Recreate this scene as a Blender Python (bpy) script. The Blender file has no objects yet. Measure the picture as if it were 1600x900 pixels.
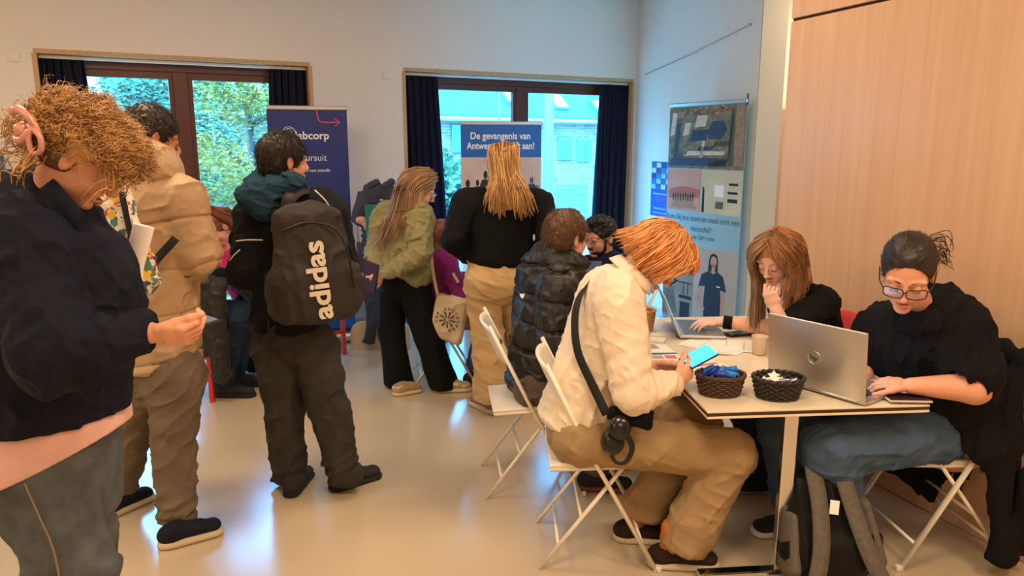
import bpy, bmesh, math, random
import numpy as np
from mathutils import Vector, Matrix
random.seed(7); RNG = np.random.RandomState(7)
C = bpy.context.scene.collection
SC = bpy.context.scene

# ------------------------------------------------------------------ camera
CAM_H, FOC, TILT = 1.68, 1150.0, math.atan(225.0/1150.0)
ct, st = math.cos(TILT), math.sin(TILT)
cam_d = bpy.data.cameras.new('camera'); cam = bpy.data.objects.new('camera', cam_d); C.objects.link(cam)
cam.location = (0, 0, CAM_H); cam.rotation_euler = (math.pi/2 - TILT, 0, 0)
cam_d.sensor_width = 36.0; cam_d.lens = 36.0*FOC/1600.0; cam_d.clip_start = 0.05; cam_d.clip_end = 300
SC.camera = cam
# ------------------------------------------------------------------ colour management
SC.view_settings.view_transform = 'Standard'; SC.view_settings.look = 'None'
SC.view_settings.gamma = 1.0; SC.view_settings.use_curve_mapping = False
SC.view_settings.exposure = 0.82
SC.cycles.use_denoising = True
SC.cycles.max_bounces = 8; SC.cycles.diffuse_bounces = 4; SC.cycles.transparent_max_bounces = 12
SC.cycles.sample_clamp_indirect = 6.0
SC.cycles.caustics_reflective = False; SC.cycles.caustics_refractive = False
# ------------------------------------------------------------------ world: cool daylight (the room's lamps are warm)
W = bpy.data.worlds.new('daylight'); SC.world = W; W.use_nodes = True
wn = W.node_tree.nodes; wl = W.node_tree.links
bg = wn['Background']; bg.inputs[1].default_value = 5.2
tc = wn.new('ShaderNodeTexCoord'); sx = wn.new('ShaderNodeSeparateXYZ'); cr = wn.new('ShaderNodeValToRGB')
wl.new(tc.outputs['Generated'], sx.inputs[0]); wl.new(sx.outputs['Z'], cr.inputs[0]); wl.new(cr.outputs[0], bg.inputs[0])
cr.color_ramp.elements[0].position = 0.0; cr.color_ramp.elements[0].color = (0.20, 0.62, 1.0, 1)
cr.color_ramp.elements[1].position = 0.6; cr.color_ramp.elements[1].color = (0.10, 0.42, 1.0, 1)
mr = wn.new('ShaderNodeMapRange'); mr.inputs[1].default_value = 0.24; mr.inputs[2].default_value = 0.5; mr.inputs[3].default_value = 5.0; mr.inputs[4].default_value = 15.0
wl.new(sx.outputs['Z'], mr.inputs[0]); wl.new(mr.outputs[0], bg.inputs[1])      # sky strength raised above the view, added to push more daylight indoors
sun_d = bpy.data.lights.new('sun', 'SUN'); sun = bpy.data.objects.new('sun', sun_d); C.objects.link(sun)
sun_d.energy = 2.5; sun_d.angle = math.radians(3); sun_d.color = (0.75, 0.95, 0.85)
sun.rotation_euler = (math.radians(48), 0, math.radians(-25))   # shines away from the camera, onto the trees and the house

# ------------------------------------------------------------------ room lamps (warm ceiling panels of the hall)
LAMPS = [(-3.6, 1.6, 2.9, 1.2, 52), (-1.7, 3.2, 2.9, 0.8, 30), (0.1, 1.2, 2.9, 0.8, 38), (0.5, 3.8, 2.9, 0.8, 22), (1.9, 1.0, 2.9, 0.8, 36), (-2.6, -1.2, 2.9, 1.2, 30), (1.0, -1.4, 2.9, 1.2, 30)]
for lx, ly, lz, ls, le in LAMPS:
    ld = bpy.data.lights.new('ceiling_lamp_light', 'AREA'); lo = bpy.data.objects.new('ceiling_lamp_light', ld); C.objects.link(lo)
    ld.shape = 'SQUARE'; ld.size = ls*0.9; ld.energy = le*0.66; ld.color = (1.0, 0.76, 0.53); lo.location = (lx, ly, lz + 0.26)

# ------------------------------------------------------------------ projection helpers (pixel of the 1600x900 photo -> place in the room)
def V(*a): return np.array(a if len(a) > 1 else a[0], dtype=float)
def ray(px, py):
    u, v = (px-800.0)/FOC, (450.0-py)/FOC
    return V(u, ct + st*v, -st + ct*v)
CAMP = V(0, 0, CAM_H)
def A(px, py, Y): r = ray(px, py); return CAMP + r*(Y/r[1])
def onz(px, py, z=0.0): r = ray(px, py); return CAMP + r*((z-CAM_H)/r[2])
def onplane(px, py, p0, n):
    r = ray(px, py); return CAMP + r*(np.dot(V(p0)-CAMP, n)/np.dot(r, n))
def nrm(v): v = np.asarray(v, float); return v/(np.linalg.norm(v)+1e-12)

# ------------------------------------------------------------------ materials
MATS = {}
def lin(c):
    c = tuple(x/255.0 for x in c); return tuple((x/12.92 if x <= 0.04045 else ((x+0.055)/1.055)**2.4) for x in c) + (1,)
def mat(name, col, rough=0.6, metal=0.0, bump=0.0, bscale=60.0, var=0.0, vscale=8.0, spec=0.5, emit=None, estr=0, alpha=None, stretch=None, sss=0.0, sheen=0.0, coat=0.0, attr=None, acol=None):
    if name in MATS: return MATS[name]
    m = bpy.data.materials.new(name); m.use_nodes = True; nt = m.node_tree; N = nt.nodes; L = nt.links
    b = N['Principled BSDF']; b.inputs['Roughness'].default_value = rough; b.inputs['Metallic'].default_value = metal
    b.inputs['Specular IOR Level'].default_value = spec
    c = lin(col) if max(col) > 1.0 else tuple(col) + (1,)
    b.inputs['Base Color'].default_value = c
    t = N.new('ShaderNodeTexCoord'); mp = N.new('ShaderNodeMapping'); L.new(t.outputs['Object'], mp.inputs[0])
    if stretch: mp.inputs['Scale'].default_value = stretch
    out = None
    if var > 0:
        n = N.new('ShaderNodeTexNoise'); n.inputs['Scale'].default_value = vscale; n.inputs['Detail'].default_value = 5; L.new(mp.outputs[0], n.inputs[0])
        r = N.new('ShaderNodeMapRange'); r.inputs[1].default_value = 0.3; r.inputs[2].default_value = 0.7; r.inputs[3].default_value = 1-var; r.inputs[4].default_value = 1+var
        L.new(n.outputs['Fac'], r.inputs[0])
        mx = N.new('ShaderNodeMix'); mx.data_type = 'RGBA'; mx.blend_type = 'MULTIPLY'; mx.inputs[0].default_value = 1
        mx.inputs[6].default_value = c; L.new(r.outputs[0], mx.inputs[7]); out = mx.outputs[2]
    if attr:
        at = N.new('ShaderNodeAttribute'); at.attribute_name = attr
        m2 = N.new('ShaderNodeMix'); m2.data_type = 'RGBA'; L.new(at.outputs['Fac'], m2.inputs[0])
        if out: L.new(out, m2.inputs[6])
        else: m2.inputs[6].default_value = c
        m2.inputs[7].default_value = lin(acol); out = m2.outputs[2]
    if out: L.new(out, b.inputs['Base Color'])
    if bump > 0:
        n = N.new('ShaderNodeTexNoise'); n.inputs['Scale'].default_value = bscale; n.inputs['Detail'].default_value = 4; L.new(mp.outputs[0], n.inputs[0])
        bp = N.new('ShaderNodeBump'); bp.inputs['Strength'].default_value = bump; bp.inputs['Distance'].default_value = 0.004
        L.new(n.outputs['Fac'], bp.inputs['Height']); L.new(bp.outputs[0], b.inputs['Normal'])
    if sss: b.inputs['Subsurface Weight'].default_value = sss; b.inputs['Subsurface Radius'].default_value = (0.02, 0.008, 0.004); b.inputs['Subsurface Scale'].default_value = 0.3
    if sheen: b.inputs['Sheen Weight'].default_value = sheen
    if coat: b.inputs['Coat Weight'].default_value = coat; b.inputs['Coat Roughness'].default_value = 0.15
    if emit: b.inputs['Emission Color'].default_value = lin(emit); b.inputs['Emission Strength'].default_value = estr
    if alpha is not None: b.inputs['Alpha'].default_value = alpha
    MATS[name] = m; return m
def fabric(name, col, **k): 
    d = dict(rough=0.85, bump=0.25, bscale=180, var=0.10, vscale=9, spec=0.2); d.update(k); return mat(name, col, **d)

# ------------------------------------------------------------------ mesh linking
def tag(o, label=None, cat=None, group=None, kind=None):
    if label: o['label'] = label
    if cat: o['category'] = cat
    if group: o['group'] = group
    if kind: o['kind'] = kind
    return o
def mesh_from(v, f, smooth=True):
    me = bpy.data.meshes.new('m')
    v = np.asarray(v, dtype=np.float32)
    if isinstance(f, np.ndarray) and f.ndim == 2:
        n, k = f.shape
        me.vertices.add(len(v)); me.vertices.foreach_set('co', v.ravel())
        me.loops.add(n*k); me.loops.foreach_set('vertex_index', f.astype(np.int32).ravel())
        me.polygons.add(n); me.polygons.foreach_set('loop_start', np.arange(0, n*k, k, dtype=np.int32)); me.polygons.foreach_set('loop_total', np.full(n, k, dtype=np.int32))
        me.update(calc_edges=True)
    else:
        me.from_pydata([tuple(map(float, p)) for p in v], [], [tuple(int(i) for i in q) for q in f]); me.update()
    if smooth: me.polygons.foreach_set('use_smooth', np.ones(len(me.polygons), dtype=bool))
    return me
ORI = {}     # world origin of every linked object
def link(name, v, f, m, parent=None, origin=None, smooth=True, tint=None):
    v = np.asarray(v, dtype=float)
    if origin is None:
        origin = V((v[:, 0].min()+v[:, 0].max())/2, (v[:, 1].min()+v[:, 1].max())/2, v[:, 2].min())
    origin = V(origin)
    me = mesh_from(v-origin, f, smooth); me.name = name
    if tint is not None:
        a = me.attributes.new('tint', 'FLOAT', 'POINT'); a.data.foreach_set('value', np.asarray(tint, dtype=np.float32))
    ms = m if isinstance(m, (list, tuple)) else [m]
    for x in ms: me.materials.append(x)
    o = bpy.data.objects.new(name, me); C.objects.link(o)
    if parent is not None: o.parent = parent; o.location = Vector(origin - ORI[parent.name])
    else: o.location = Vector(origin)
    ORI[o.name] = origin
    return o
def empty(name, loc, label=None, cat=None, group=None, kind=None):
    o = bpy.data.objects.new(name, None); C.objects.link(o); o.location = Vector(V(loc)); o.empty_display_size = 0.1
    ORI[o.name] = V(loc); return tag(o, label, cat, group, kind)
def dup(o, parent=None, loc=None, rotz=None):
    c = o.copy(); C.objects.link(c)
    if parent is not None: c.parent = parent
    if loc is not None: c.location = Vector(V(loc))
    if rotz is not None: c.rotation_euler = (0, 0, rotz)
    ORI[c.name] = V(loc) if loc is not None else ORI.get(o.name, V(0, 0, 0))
    for ch in list(o.children): dup(ch, c)
    return c

class MB:
    """collects primitive shapes into one mesh"""
    def __init__(s): s.v = []; s.f = []; s.n = 0
    def add(s, v, f):
        s.v.append(np.asarray(v, float)); s.f += [tuple(i+s.n for i in q) for q in f]; s.n += len(v); return s
    def box(s, c, size, R=None, bev=0.0):
        c = V(c); h = V(size)/2.0; R = np.eye(3) if R is None else np.asarray(R)
        if bev <= 0:
            pts = [V(x, y, z)*h for x in (-1, 1) for y in (-1, 1) for z in (-1, 1)]
            f = [(0, 1, 3, 2), (4, 6, 7, 5), (0, 4, 5, 1), (2, 3, 7, 6), (0, 2, 6, 4), (1, 5, 7, 3)]
            return s.add([c + R @ p for p in pts], f)
        b = min(bev, h.min()*0.9)
        bm = bmesh.new(); bmesh.ops.create_cube(bm, size=1)
        for vv in bm.verts: vv.co = Vector((vv.co.x*2*h[0], vv.co.y*2*h[1], vv.co.z*2*h[2]))
        bmesh.ops.bevel(bm, geom=list(bm.edges), offset=b, segments=2, affect='EDGES', profile=0.5)
        bm.verts.index_update()
        v = [c + R @ V(*vv.co) for vv in bm.verts]; f = [[x.index for x in q.verts] for q in bm.faces]; bm.free()
        return s.add(v, f)
    def tube(s, pts, r, n=8, cap=True, flat=None):
        pts = [V(p) for p in pts]; rs = r if isinstance(r, (list, tuple, np.ndarray)) else [r]*len(pts)
        up = None; vs = []
        for i, p in enumerate(pts):
            t = nrm(pts[min(i+1, len(pts)-1)] - pts[max(i-1, 0)])
            if up is None:
                up = V(0, 0, 1) if abs(t[2]) < 0.9 else V(1, 0, 0)
                if flat is not None: up = V(flat)
            a = nrm(np.cross(t, up)); b = nrm(np.cross(a, t)); up = b
            for k in range(n):
                an = 2*math.pi*k/n; rr = rs[i]
                ra, rb = (rr if not isinstance(rr, tuple) else rr[0]), (rr if not isinstance(rr, tuple) else rr[1])
                vs.append(p + a*math.cos(an)*ra + b*math.sin(an)*rb)
        f = [(i*n+k, i*n+(k+1) % n, (i+1)*n+(k+1) % n, (i+1)*n+k) for i in range(len(pts)-1) for k in range(n)]
        if cap: f += [tuple(range(n))[::-1], tuple((len(pts)-1)*n+k for k in range(n))]
        return s.add(vs, f)
    def lathe(s, c, prof, n=24, sx=1.0, sy=1.0):
        c = V(c); vs = [c + V(r*math.cos(2*math.pi*k/n)*sx, r*math.sin(2*math.pi*k/n)*sy, z) for r, z in prof for k in range(n)]
        f = [(i*n+k, i*n+(k+1) % n, (i+1)*n+(k+1) % n, (i+1)*n+k) for i in range(len(prof)-1) for k in range(n)]
        f += [tuple(range(n))[::-1], tuple((len(prof)-1)*n+k for k in range(n))]
        return s.add(vs, f)
    def prism(s, poly, ext):
        """poly: list of 3-D points (planar), ext: extrusion vector"""
        n = len(poly); p = [V(q) for q in poly]; e = V(ext)
        return s.add(p + [q+e for q in p], [tuple(range(n))[::-1], tuple(range(n, 2*n))] + [(i, (i+1) % n, n+(i+1) % n, n+i) for i in range(n)])
    def build(s, name, m, parent=None, origin=None, smooth=False):
        return link(name, np.vstack(s.v), s.f, m, parent, origin, smooth)
def rotz(a): c, s_ = math.cos(a), math.sin(a); return np.array([[c, -s_, 0], [s_, c, 0], [0, 0, 1.0]])
def frame(xd, up=(0, 0, 1)):
    x = nrm(xd); z = nrm(V(up) - x*np.dot(V(up), x)); y = np.cross(z, x); return np.stack([x, y, z], axis=1)
def sheet(name, grid, th, m, parent=None, smooth=True):
    """thick sheet from a (a,b,3) grid of points"""
    G = np.asarray(grid, float); a, b, _ = G.shape
    du = np.gradient(G, axis=0); dv = np.gradient(G, axis=1); n = np.cross(du, dv); n /= (np.linalg.norm(n, axis=2, keepdims=True)+1e-9)
    v = np.vstack([(G+n*th/2).reshape(-1, 3), (G-n*th/2).reshape(-1, 3)]); o = a*b; f = []
    for i in range(a-1):
        for j in range(b-1):
            q = (i*b+j, (i+1)*b+j, (i+1)*b+j+1, i*b+j+1); f.append(q); f.append(tuple(o+k for k in q[::-1]))
    for i in range(a-1):
        f.append((i*b, o+i*b, o+(i+1)*b, (i+1)*b)); k = b-1; f.append(((i+1)*b+k, o+(i+1)*b+k, o+i*b+k, i*b+k))
    for j in range(b-1):
        f.append((j+1, o+j+1, o+j, j)); k = (a-1)*b; f.append((k+j, o+k+j, o+k+j+1, k+j+1))
    return link(name, v, np.array(f), m, parent, None, smooth)
def text(s_, m, origin, xd, yd, width=None, height=0.05, parent=None, name='lettering', weight=0.0, align='LEFT', ext=0.001):
    """real lettering laid on a surface: origin = left end (or centre) of the base line"""
    cu = bpy.data.curves.new('t', 'FONT'); cu.body = s_; cu.size = 1.0; cu.extrude = 0.0; cu.offset = weight; cu.align_x = 'LEFT'
    cu.resolution_u = 3
    to = bpy.data.objects.new('t', cu); C.objects.link(to)
    bpy.context.view_layer.update()
    me = bpy.data.meshes.new_from_object(to); C.objects.unlink(to); bpy.data.objects.remove(to)
    v = np.array([tuple(q.co) for q in me.vertices]); f = [tuple(p.vertices) for p in me.polygons]; bpy.data.meshes.remove(me)
    x0, x1 = v[:, 0].min(), v[:, 0].max(); sc = height/0.72; v[:, 0] -= x0; w = (x1-x0)*sc; sxx = sc
    if width: sxx = sc*width/w; w = width
    xd, yd = nrm(xd), nrm(yd); n = np.cross(xd, yd); o = V(origin)
    if align == 'CENTER': o = o - xd*w/2
    P = o + v[:, :1]*sxx*xd + v[:, 1:2]*sc*yd + n*ext
    return link(name, P, f, m, parent, None, False)
# ------------------------------------------------------------------ sculpting: distance fields -> one continuous surface
_T = np.random.RandomState(3).rand(32, 32, 32).astype(np.float32)
def noise3(P):
    P = np.asarray(P, dtype=np.float32); i = np.floor(P).astype(np.int32); f = P - i; f = f*f*(3-2*f)
    i0 = i & 31; i1 = (i+1) & 31; r = 0
    for a in (0, 1):
        wa = f[:, 0] if a else 1-f[:, 0]; ia = i1[:, 0] if a else i0[:, 0]
        for b in (0, 1):
            wb = f[:, 1] if b else 1-f[:, 1]; ib = i1[:, 1] if b else i0[:, 1]
            for c in (0, 1):
                wc = f[:, 2] if c else 1-f[:, 2]; ic = i1[:, 2] if c else i0[:, 2]
                r = r + wa*wb*wc*_T[ia, ib, ic]
    return r
def wrinkles(amp=0.006, size=0.07, d=(0, 0, 1), st_=2.5, seed=0.0):
    """soft elongated cloth folds running along direction d"""
    d = nrm(d)
    def fn(P):
        Q = P - np.outer(P @ d, d)*(1-1/st_)
        n1 = noise3(Q/size + seed); n2 = noise3(Q/(size*0.45) + seed + 9.1)
        r1 = 1-np.abs(2*n1-1); r2 = 1-np.abs(2*n2-1)
        return amp*(r1**3.5*1.7 + 0.55*r2**3 - 0.55)
    return fn
def seams(sp, amp=.010, width=.010, off=0.0, d=(0, 0, 1), wob=.012):
    """stitched quilting lines every sp metres along d"""
    d = nrm(d)
    def fn(P):
        h = P @ d + off + wob*(noise3(P/.12)*2-1); q = np.abs((h/sp) % 1 - .5)*sp
        return -amp*np.exp(-(q/width)**2)
    return fn
def fuzz(amp=0.003, size=0.02, d=None, st_=4.0):
    def fn(P):
        Q = P if d is None else P - np.outer(P @ nrm(d), nrm(d))*(1-1/st_)
        return amp*(noise3(Q/size)*2-1)
    return fn
def nets(F, org, vx):
    ins = F < 0
    cnt = np.zeros(tuple(n-1 for n in F.shape), np.int8)
    cor = [(a, b, c) for a in (0, 1) for b in (0, 1) for c in (0, 1)]
    sl = lambda o, n: slice(o, n-1+o)
    for c in cor: cnt += ins[sl(c[0], F.shape[0]), sl(c[1], F.shape[1]), sl(c[2], F.shape[2])]
    act = (cnt > 0) & (cnt < 8); ii = np.argwhere(act)
    if len(ii) == 0: return np.zeros((0, 3)), np.zeros((0, 4), int)
    idx = -np.ones(act.shape, np.int64); idx[act] = np.arange(len(ii))
    pos = np.zeros((len(ii), 3)); num = np.zeros(len(ii))
    vals = {c: F[ii[:, 0]+c[0], ii[:, 1]+c[1], ii[:, 2]+c[2]] for c in cor}
    for c in cor:
        for ax in range(3):
            if c[ax]: continue
            e = list(c); e[ax] = 1; e = tuple(e); a, b = vals[c], vals[e]; x = (a < 0) != (b < 0)
            t = np.where(x, a/np.where(x, a-b, 1), 0); p = np.array(c, float)[None, :].repeat(len(ii), 0); p[:, ax] = t
            pos[x] += p[x]; num[x] += 1
    V_ = (ii + pos/np.maximum(num, 1)[:, None])*vx + org
    Q = []
    for ax in range(3):
        s0 = [slice(None)]*3; s1 = [slice(None)]*3; s0[ax] = slice(0, -1); s1[ax] = slice(1, None)
        a, b = ins[tuple(s0)], ins[tuple(s1)]; o1, o2 = [(1, 2), (2, 0), (0, 1)][ax]
        for sgn in (0, 1):
            e = np.argwhere((a & ~b) if sgn == 0 else (~a & b))
            if len(e) == 0: continue
            ok = (e[:, o1] > 0) & (e[:, o2] > 0) & (e[:, o1] < F.shape[o1]-1) & (e[:, o2] < F.shape[o2]-1); e = e[ok]
            q = []
            for d1, d2 in ((1, 1), (0, 1), (0, 0), (1, 0)):
                g = e.copy(); g[:, o1] -= d1; g[:, o2] -= d2; q.append(idx[g[:, 0], g[:, 1], g[:, 2]])
            q = np.stack(q, 1); Q.append(q if sgn == 0 else q[:, ::-1])
    return V_, np.vstack(Q)
class SDF:
    def __init__(s, vx=0.008): s.vx = vx; s.P = []; s.planes = []; s.disp = []; s.lo = None; s.hi = None
    def _add(s, lo, hi, fn, k, op):
        s.P.append((V(lo), V(hi), fn, k, op))
        if op == 'u':
            s.lo = V(lo) if s.lo is None else np.minimum(s.lo, lo); s.hi = V(hi) if s.hi is None else np.maximum(s.hi, hi)
        return s
    def cap(s, a, b, ra, rb, side=None, k=0.02, op='u', end=1.0, mod=None):
        """tapered capsule; ra / rb: radius or (half width along side, half depth)"""
        a, b = V(a), V(b); ra = ra if isinstance(ra, tuple) else (ra, ra); rb = rb if isinstance(rb, tuple) else (rb, rb)
        L = np.linalg.norm(b-a)+1e-9; u = (b-a)/L
        if side is None: side = V(1, 0, 0) if abs(u[0]) < 0.9 else V(0, 1, 0)
        sd = V(side) - u*np.dot(V(side), u); sd = nrm(sd); fd = np.cross(sd, u)
        m = max(ra+rb)*1.15 + 0.01; lo = np.minimum(a, b)-m; hi = np.maximum(a, b)+m
        def fn(X, Y, Z):
            X = X-a[0]; Y = Y-a[1]; Z = Z-a[2]
            h = X*u[0]+Y*u[1]+Z*u[2]; x = X*sd[0]+Y*sd[1]+Z*sd[2]; y = X*fd[0]+Y*fd[1]+Z*fd[2]
            t = np.clip(h/L, 0, 1); w = ra[0]+(rb[0]-ra[0])*t; d = ra[1]+(rb[1]-ra[1])*t
            if mod is not None: g = mod(t, x, y); w = w*g; d = d*g
            mn = np.minimum(w, d); z = (h-t*L)/(mn*end)
            return (np.sqrt((x/w)**2+(y/d)**2+z*z)-1)*mn
        return s._add(lo, hi, fn, k, op)
    def ell(s, c, R, M=None, k=0.02, op='u'):
        c = V(c); R = V(R); M = np.eye(3) if M is None else np.asarray(M)   # columns of M = local axes
        ext = np.abs(M) @ R + 0.005
        def fn(X, Y, Z):
            X = X-c[0]; Y = Y-c[1]; Z = Z-c[2]; q = [(X*M[0, i]+Y*M[1, i]+Z*M[2, i]) for i in range(3)]
            k0 = np.sqrt((q[0]/R[0])**2+(q[1]/R[1])**2+(q[2]/R[2])**2); k1 = np.sqrt((q[0]/R[0]**2)**2+(q[1]/R[1]**2)**2+(q[2]/R[2]**2)**2)+1e-6
            return np.where(k0 < 0.3, (k0-1)*R.min(), k0*(k0-1)/k1)
        return s._add(c-ext, c+ext, fn, k, op)
    def rbox(s, c, h, M=None, r=0.01, k=0.01, op='u'):
        c = V(c); h = V(h)-r; M = np.eye(3) if M is None else np.asarray(M); ext = np.abs(M) @ (h+r) + 0.005
        def fn(X, Y, Z):
            X = X-c[0]; Y = Y-c[1]; Z = Z-c[2]; q = [np.abs(X*M[0, i]+Y*M[1, i]+Z*M[2, i])-h[i] for i in range(3)]
            o = np.sqrt(np.maximum(q[0], 0)**2+np.maximum(q[1], 0)**2+np.maximum(q[2], 0)**2)
            return o + np.minimum(np.maximum(np.maximum(q[0], q[1]), q[2]), 0) - r
        return s._add(c-ext, c+ext, fn, k, op)
    def chain(s, pts, rs, **k):
        for i in range(len(pts)-1): s.cap(pts[i], pts[i+1], rs[i], rs[i+1], **k)
        return s
    def cut(s, p, n): s.planes.append((V(p), nrm(n))); return s      # removes everything on the side n points to
    def mesh(s):
        vx = s.vx; pad = vx*3; lo = s.lo-pad; n = np.ceil((s.hi+pad-lo)/vx).astype(int)+1
        ax = [(lo[i]+vx*np.arange(n[i])).astype(np.float32) for i in range(3)]
        F = np.full(tuple(n), 0.5, np.float32)
        for a, b, fn, k, op in s.P:
            m = k+2*vx; i0 = np.clip(np.floor((a-m-lo)/vx).astype(int), 0, n-1); i1 = np.clip(np.ceil((b+m-lo)/vx).astype(int)+1, 1, n)
            if (i1 <= i0).any(): continue
            X = ax[0][i0[0]:i1[0], None, None]; Y = ax[1][None, i0[1]:i1[1], None]; Z = ax[2][None, None, i0[2]:i1[2]]
            d = fn(X, Y, Z); S_ = (slice(i0[0], i1[0]), slice(i0[1], i1[1]), slice(i0[2], i1[2])); G = F[S_]
            if op == 'u':
                h = np.clip(0.5+0.5*(G-d)/k, 0, 1); F[S_] = G*(1-h)+d*h-k*h*(1-h)
            else:
                d = -d; h = np.clip(0.5+0.5*(d-G)/k, 0, 1); F[S_] = G*(1-h)+d*h+k*h*(1-h)
        if s.disp:
            I = np.argwhere(np.abs(F) < 3*vx+0.01); Pw = I*vx+lo; dd = 0
            for fn in s.disp: dd = dd + fn(Pw)
            F[I[:, 0], I[:, 1], I[:, 2]] -= dd
        for p, nn in s.planes:
            d = ((ax[0]-p[0])*nn[0])[:, None, None]+((ax[1]-p[1])*nn[1])[None, :, None]+((ax[2]-p[2])*nn[2])[None, None, :]
            F = np.maximum(F, d)
        return nets(F, lo, vx)
    def build(s, name, m, parent=None, origin=None):
        v, f = s.mesh(); return link(name, v, f, m, parent, origin)

def tubes(paths, rad, n=4):
    """many tapered strands at once: paths (N,S,3), rad (N,S)"""
    P = np.asarray(paths, float); N_, S_, _ = P.shape; T = np.gradient(P, axis=1); T /= (np.linalg.norm(T, axis=2, keepdims=True)+1e-9)
    ref = np.where(np.abs(T[..., 2:3]) < 0.9, V(0, 0, 1), V(1, 0, 0)); a = np.cross(T, ref); a /= (np.linalg.norm(a, axis=2, keepdims=True)+1e-9); b = np.cross(a, T)
    an = 2*math.pi*np.arange(n)/n
    v = P[:, :, None, :] + (a[:, :, None, :]*np.cos(an)[None, None, :, None] + b[:, :, None, :]*np.sin(an)[None, None, :, None])*np.asarray(rad)[:, :, None, None]
    base = (np.arange(N_)*S_*n)[:, None, None]; i = np.arange(S_-1)[None, :, None]*n; k = np.arange(n)[None, None, :]; k2 = (k+1) % n
    q = np.stack([base+i+k, base+i+k2, base+i+n+k2, base+i+n+k], axis=-1).reshape(-1, 4)
    return v.reshape(-1, 3), q
def cmr(pts, S_=12):
    """Catmull-Rom resample"""
    p = np.asarray([V(x) for x in pts]); p = np.vstack([2*p[0]-p[1], p, 2*p[-1]-p[-2]]); K = len(p)-3; out = []
    for s_ in np.linspace(0, K-1e-6, S_):
        i = int(s_); t = s_-i; a, b, c, d = p[i:i+4]
        out.append(0.5*((2*b)+(-a+c)*t+(2*a-5*b+4*c-d)*t*t+(-a+3*b-3*c+d)*t**3))
    return np.array(out)
def guided(guides, n, r=0.003, jit=0.008, S_=12, wave=0.0, seed=1, out=0.0, centre=None, trim=0.25):
    """strands interpolated between neighbouring guide curves"""
    R = np.random.RandomState(seed); G = [cmr(g, S_) for g in guides]; P = []; rad = []
    for _ in range(n):
        if len(G) == 1: c = G[0].copy()
        else:
            x = R.rand()*(len(G)-1); i = int(x); t = x-i; c = G[i]*(1-t)+G[i+1]*t
        c = c + R.randn(3)*jit; s_ = np.linspace(0, 1, S_)[:, None]
        c = c + R.randn(3)*jit*1.2*s_ + wave*np.sin(s_*R.uniform(6, 14)+R.rand()*6)*R.randn(3)
        e = 1-trim*R.rand(); k = np.linspace(0, e*(S_-1), S_); i0 = np.floor(k).astype(int).clip(0, S_-2); fr = (k-i0)[:, None]; c = c[i0]*(1-fr)+c[i0+1]*fr
        P.append(c); rr = r*R.uniform(0.6, 1.3)*np.sqrt(np.clip(np.minimum(np.linspace(0.25, 1, S_)*3, (1-np.linspace(0, 1, S_))*4+0.12), 0, 1)); rad.append(rr)
    return tubes(np.array(P), np.array(rad))

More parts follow.
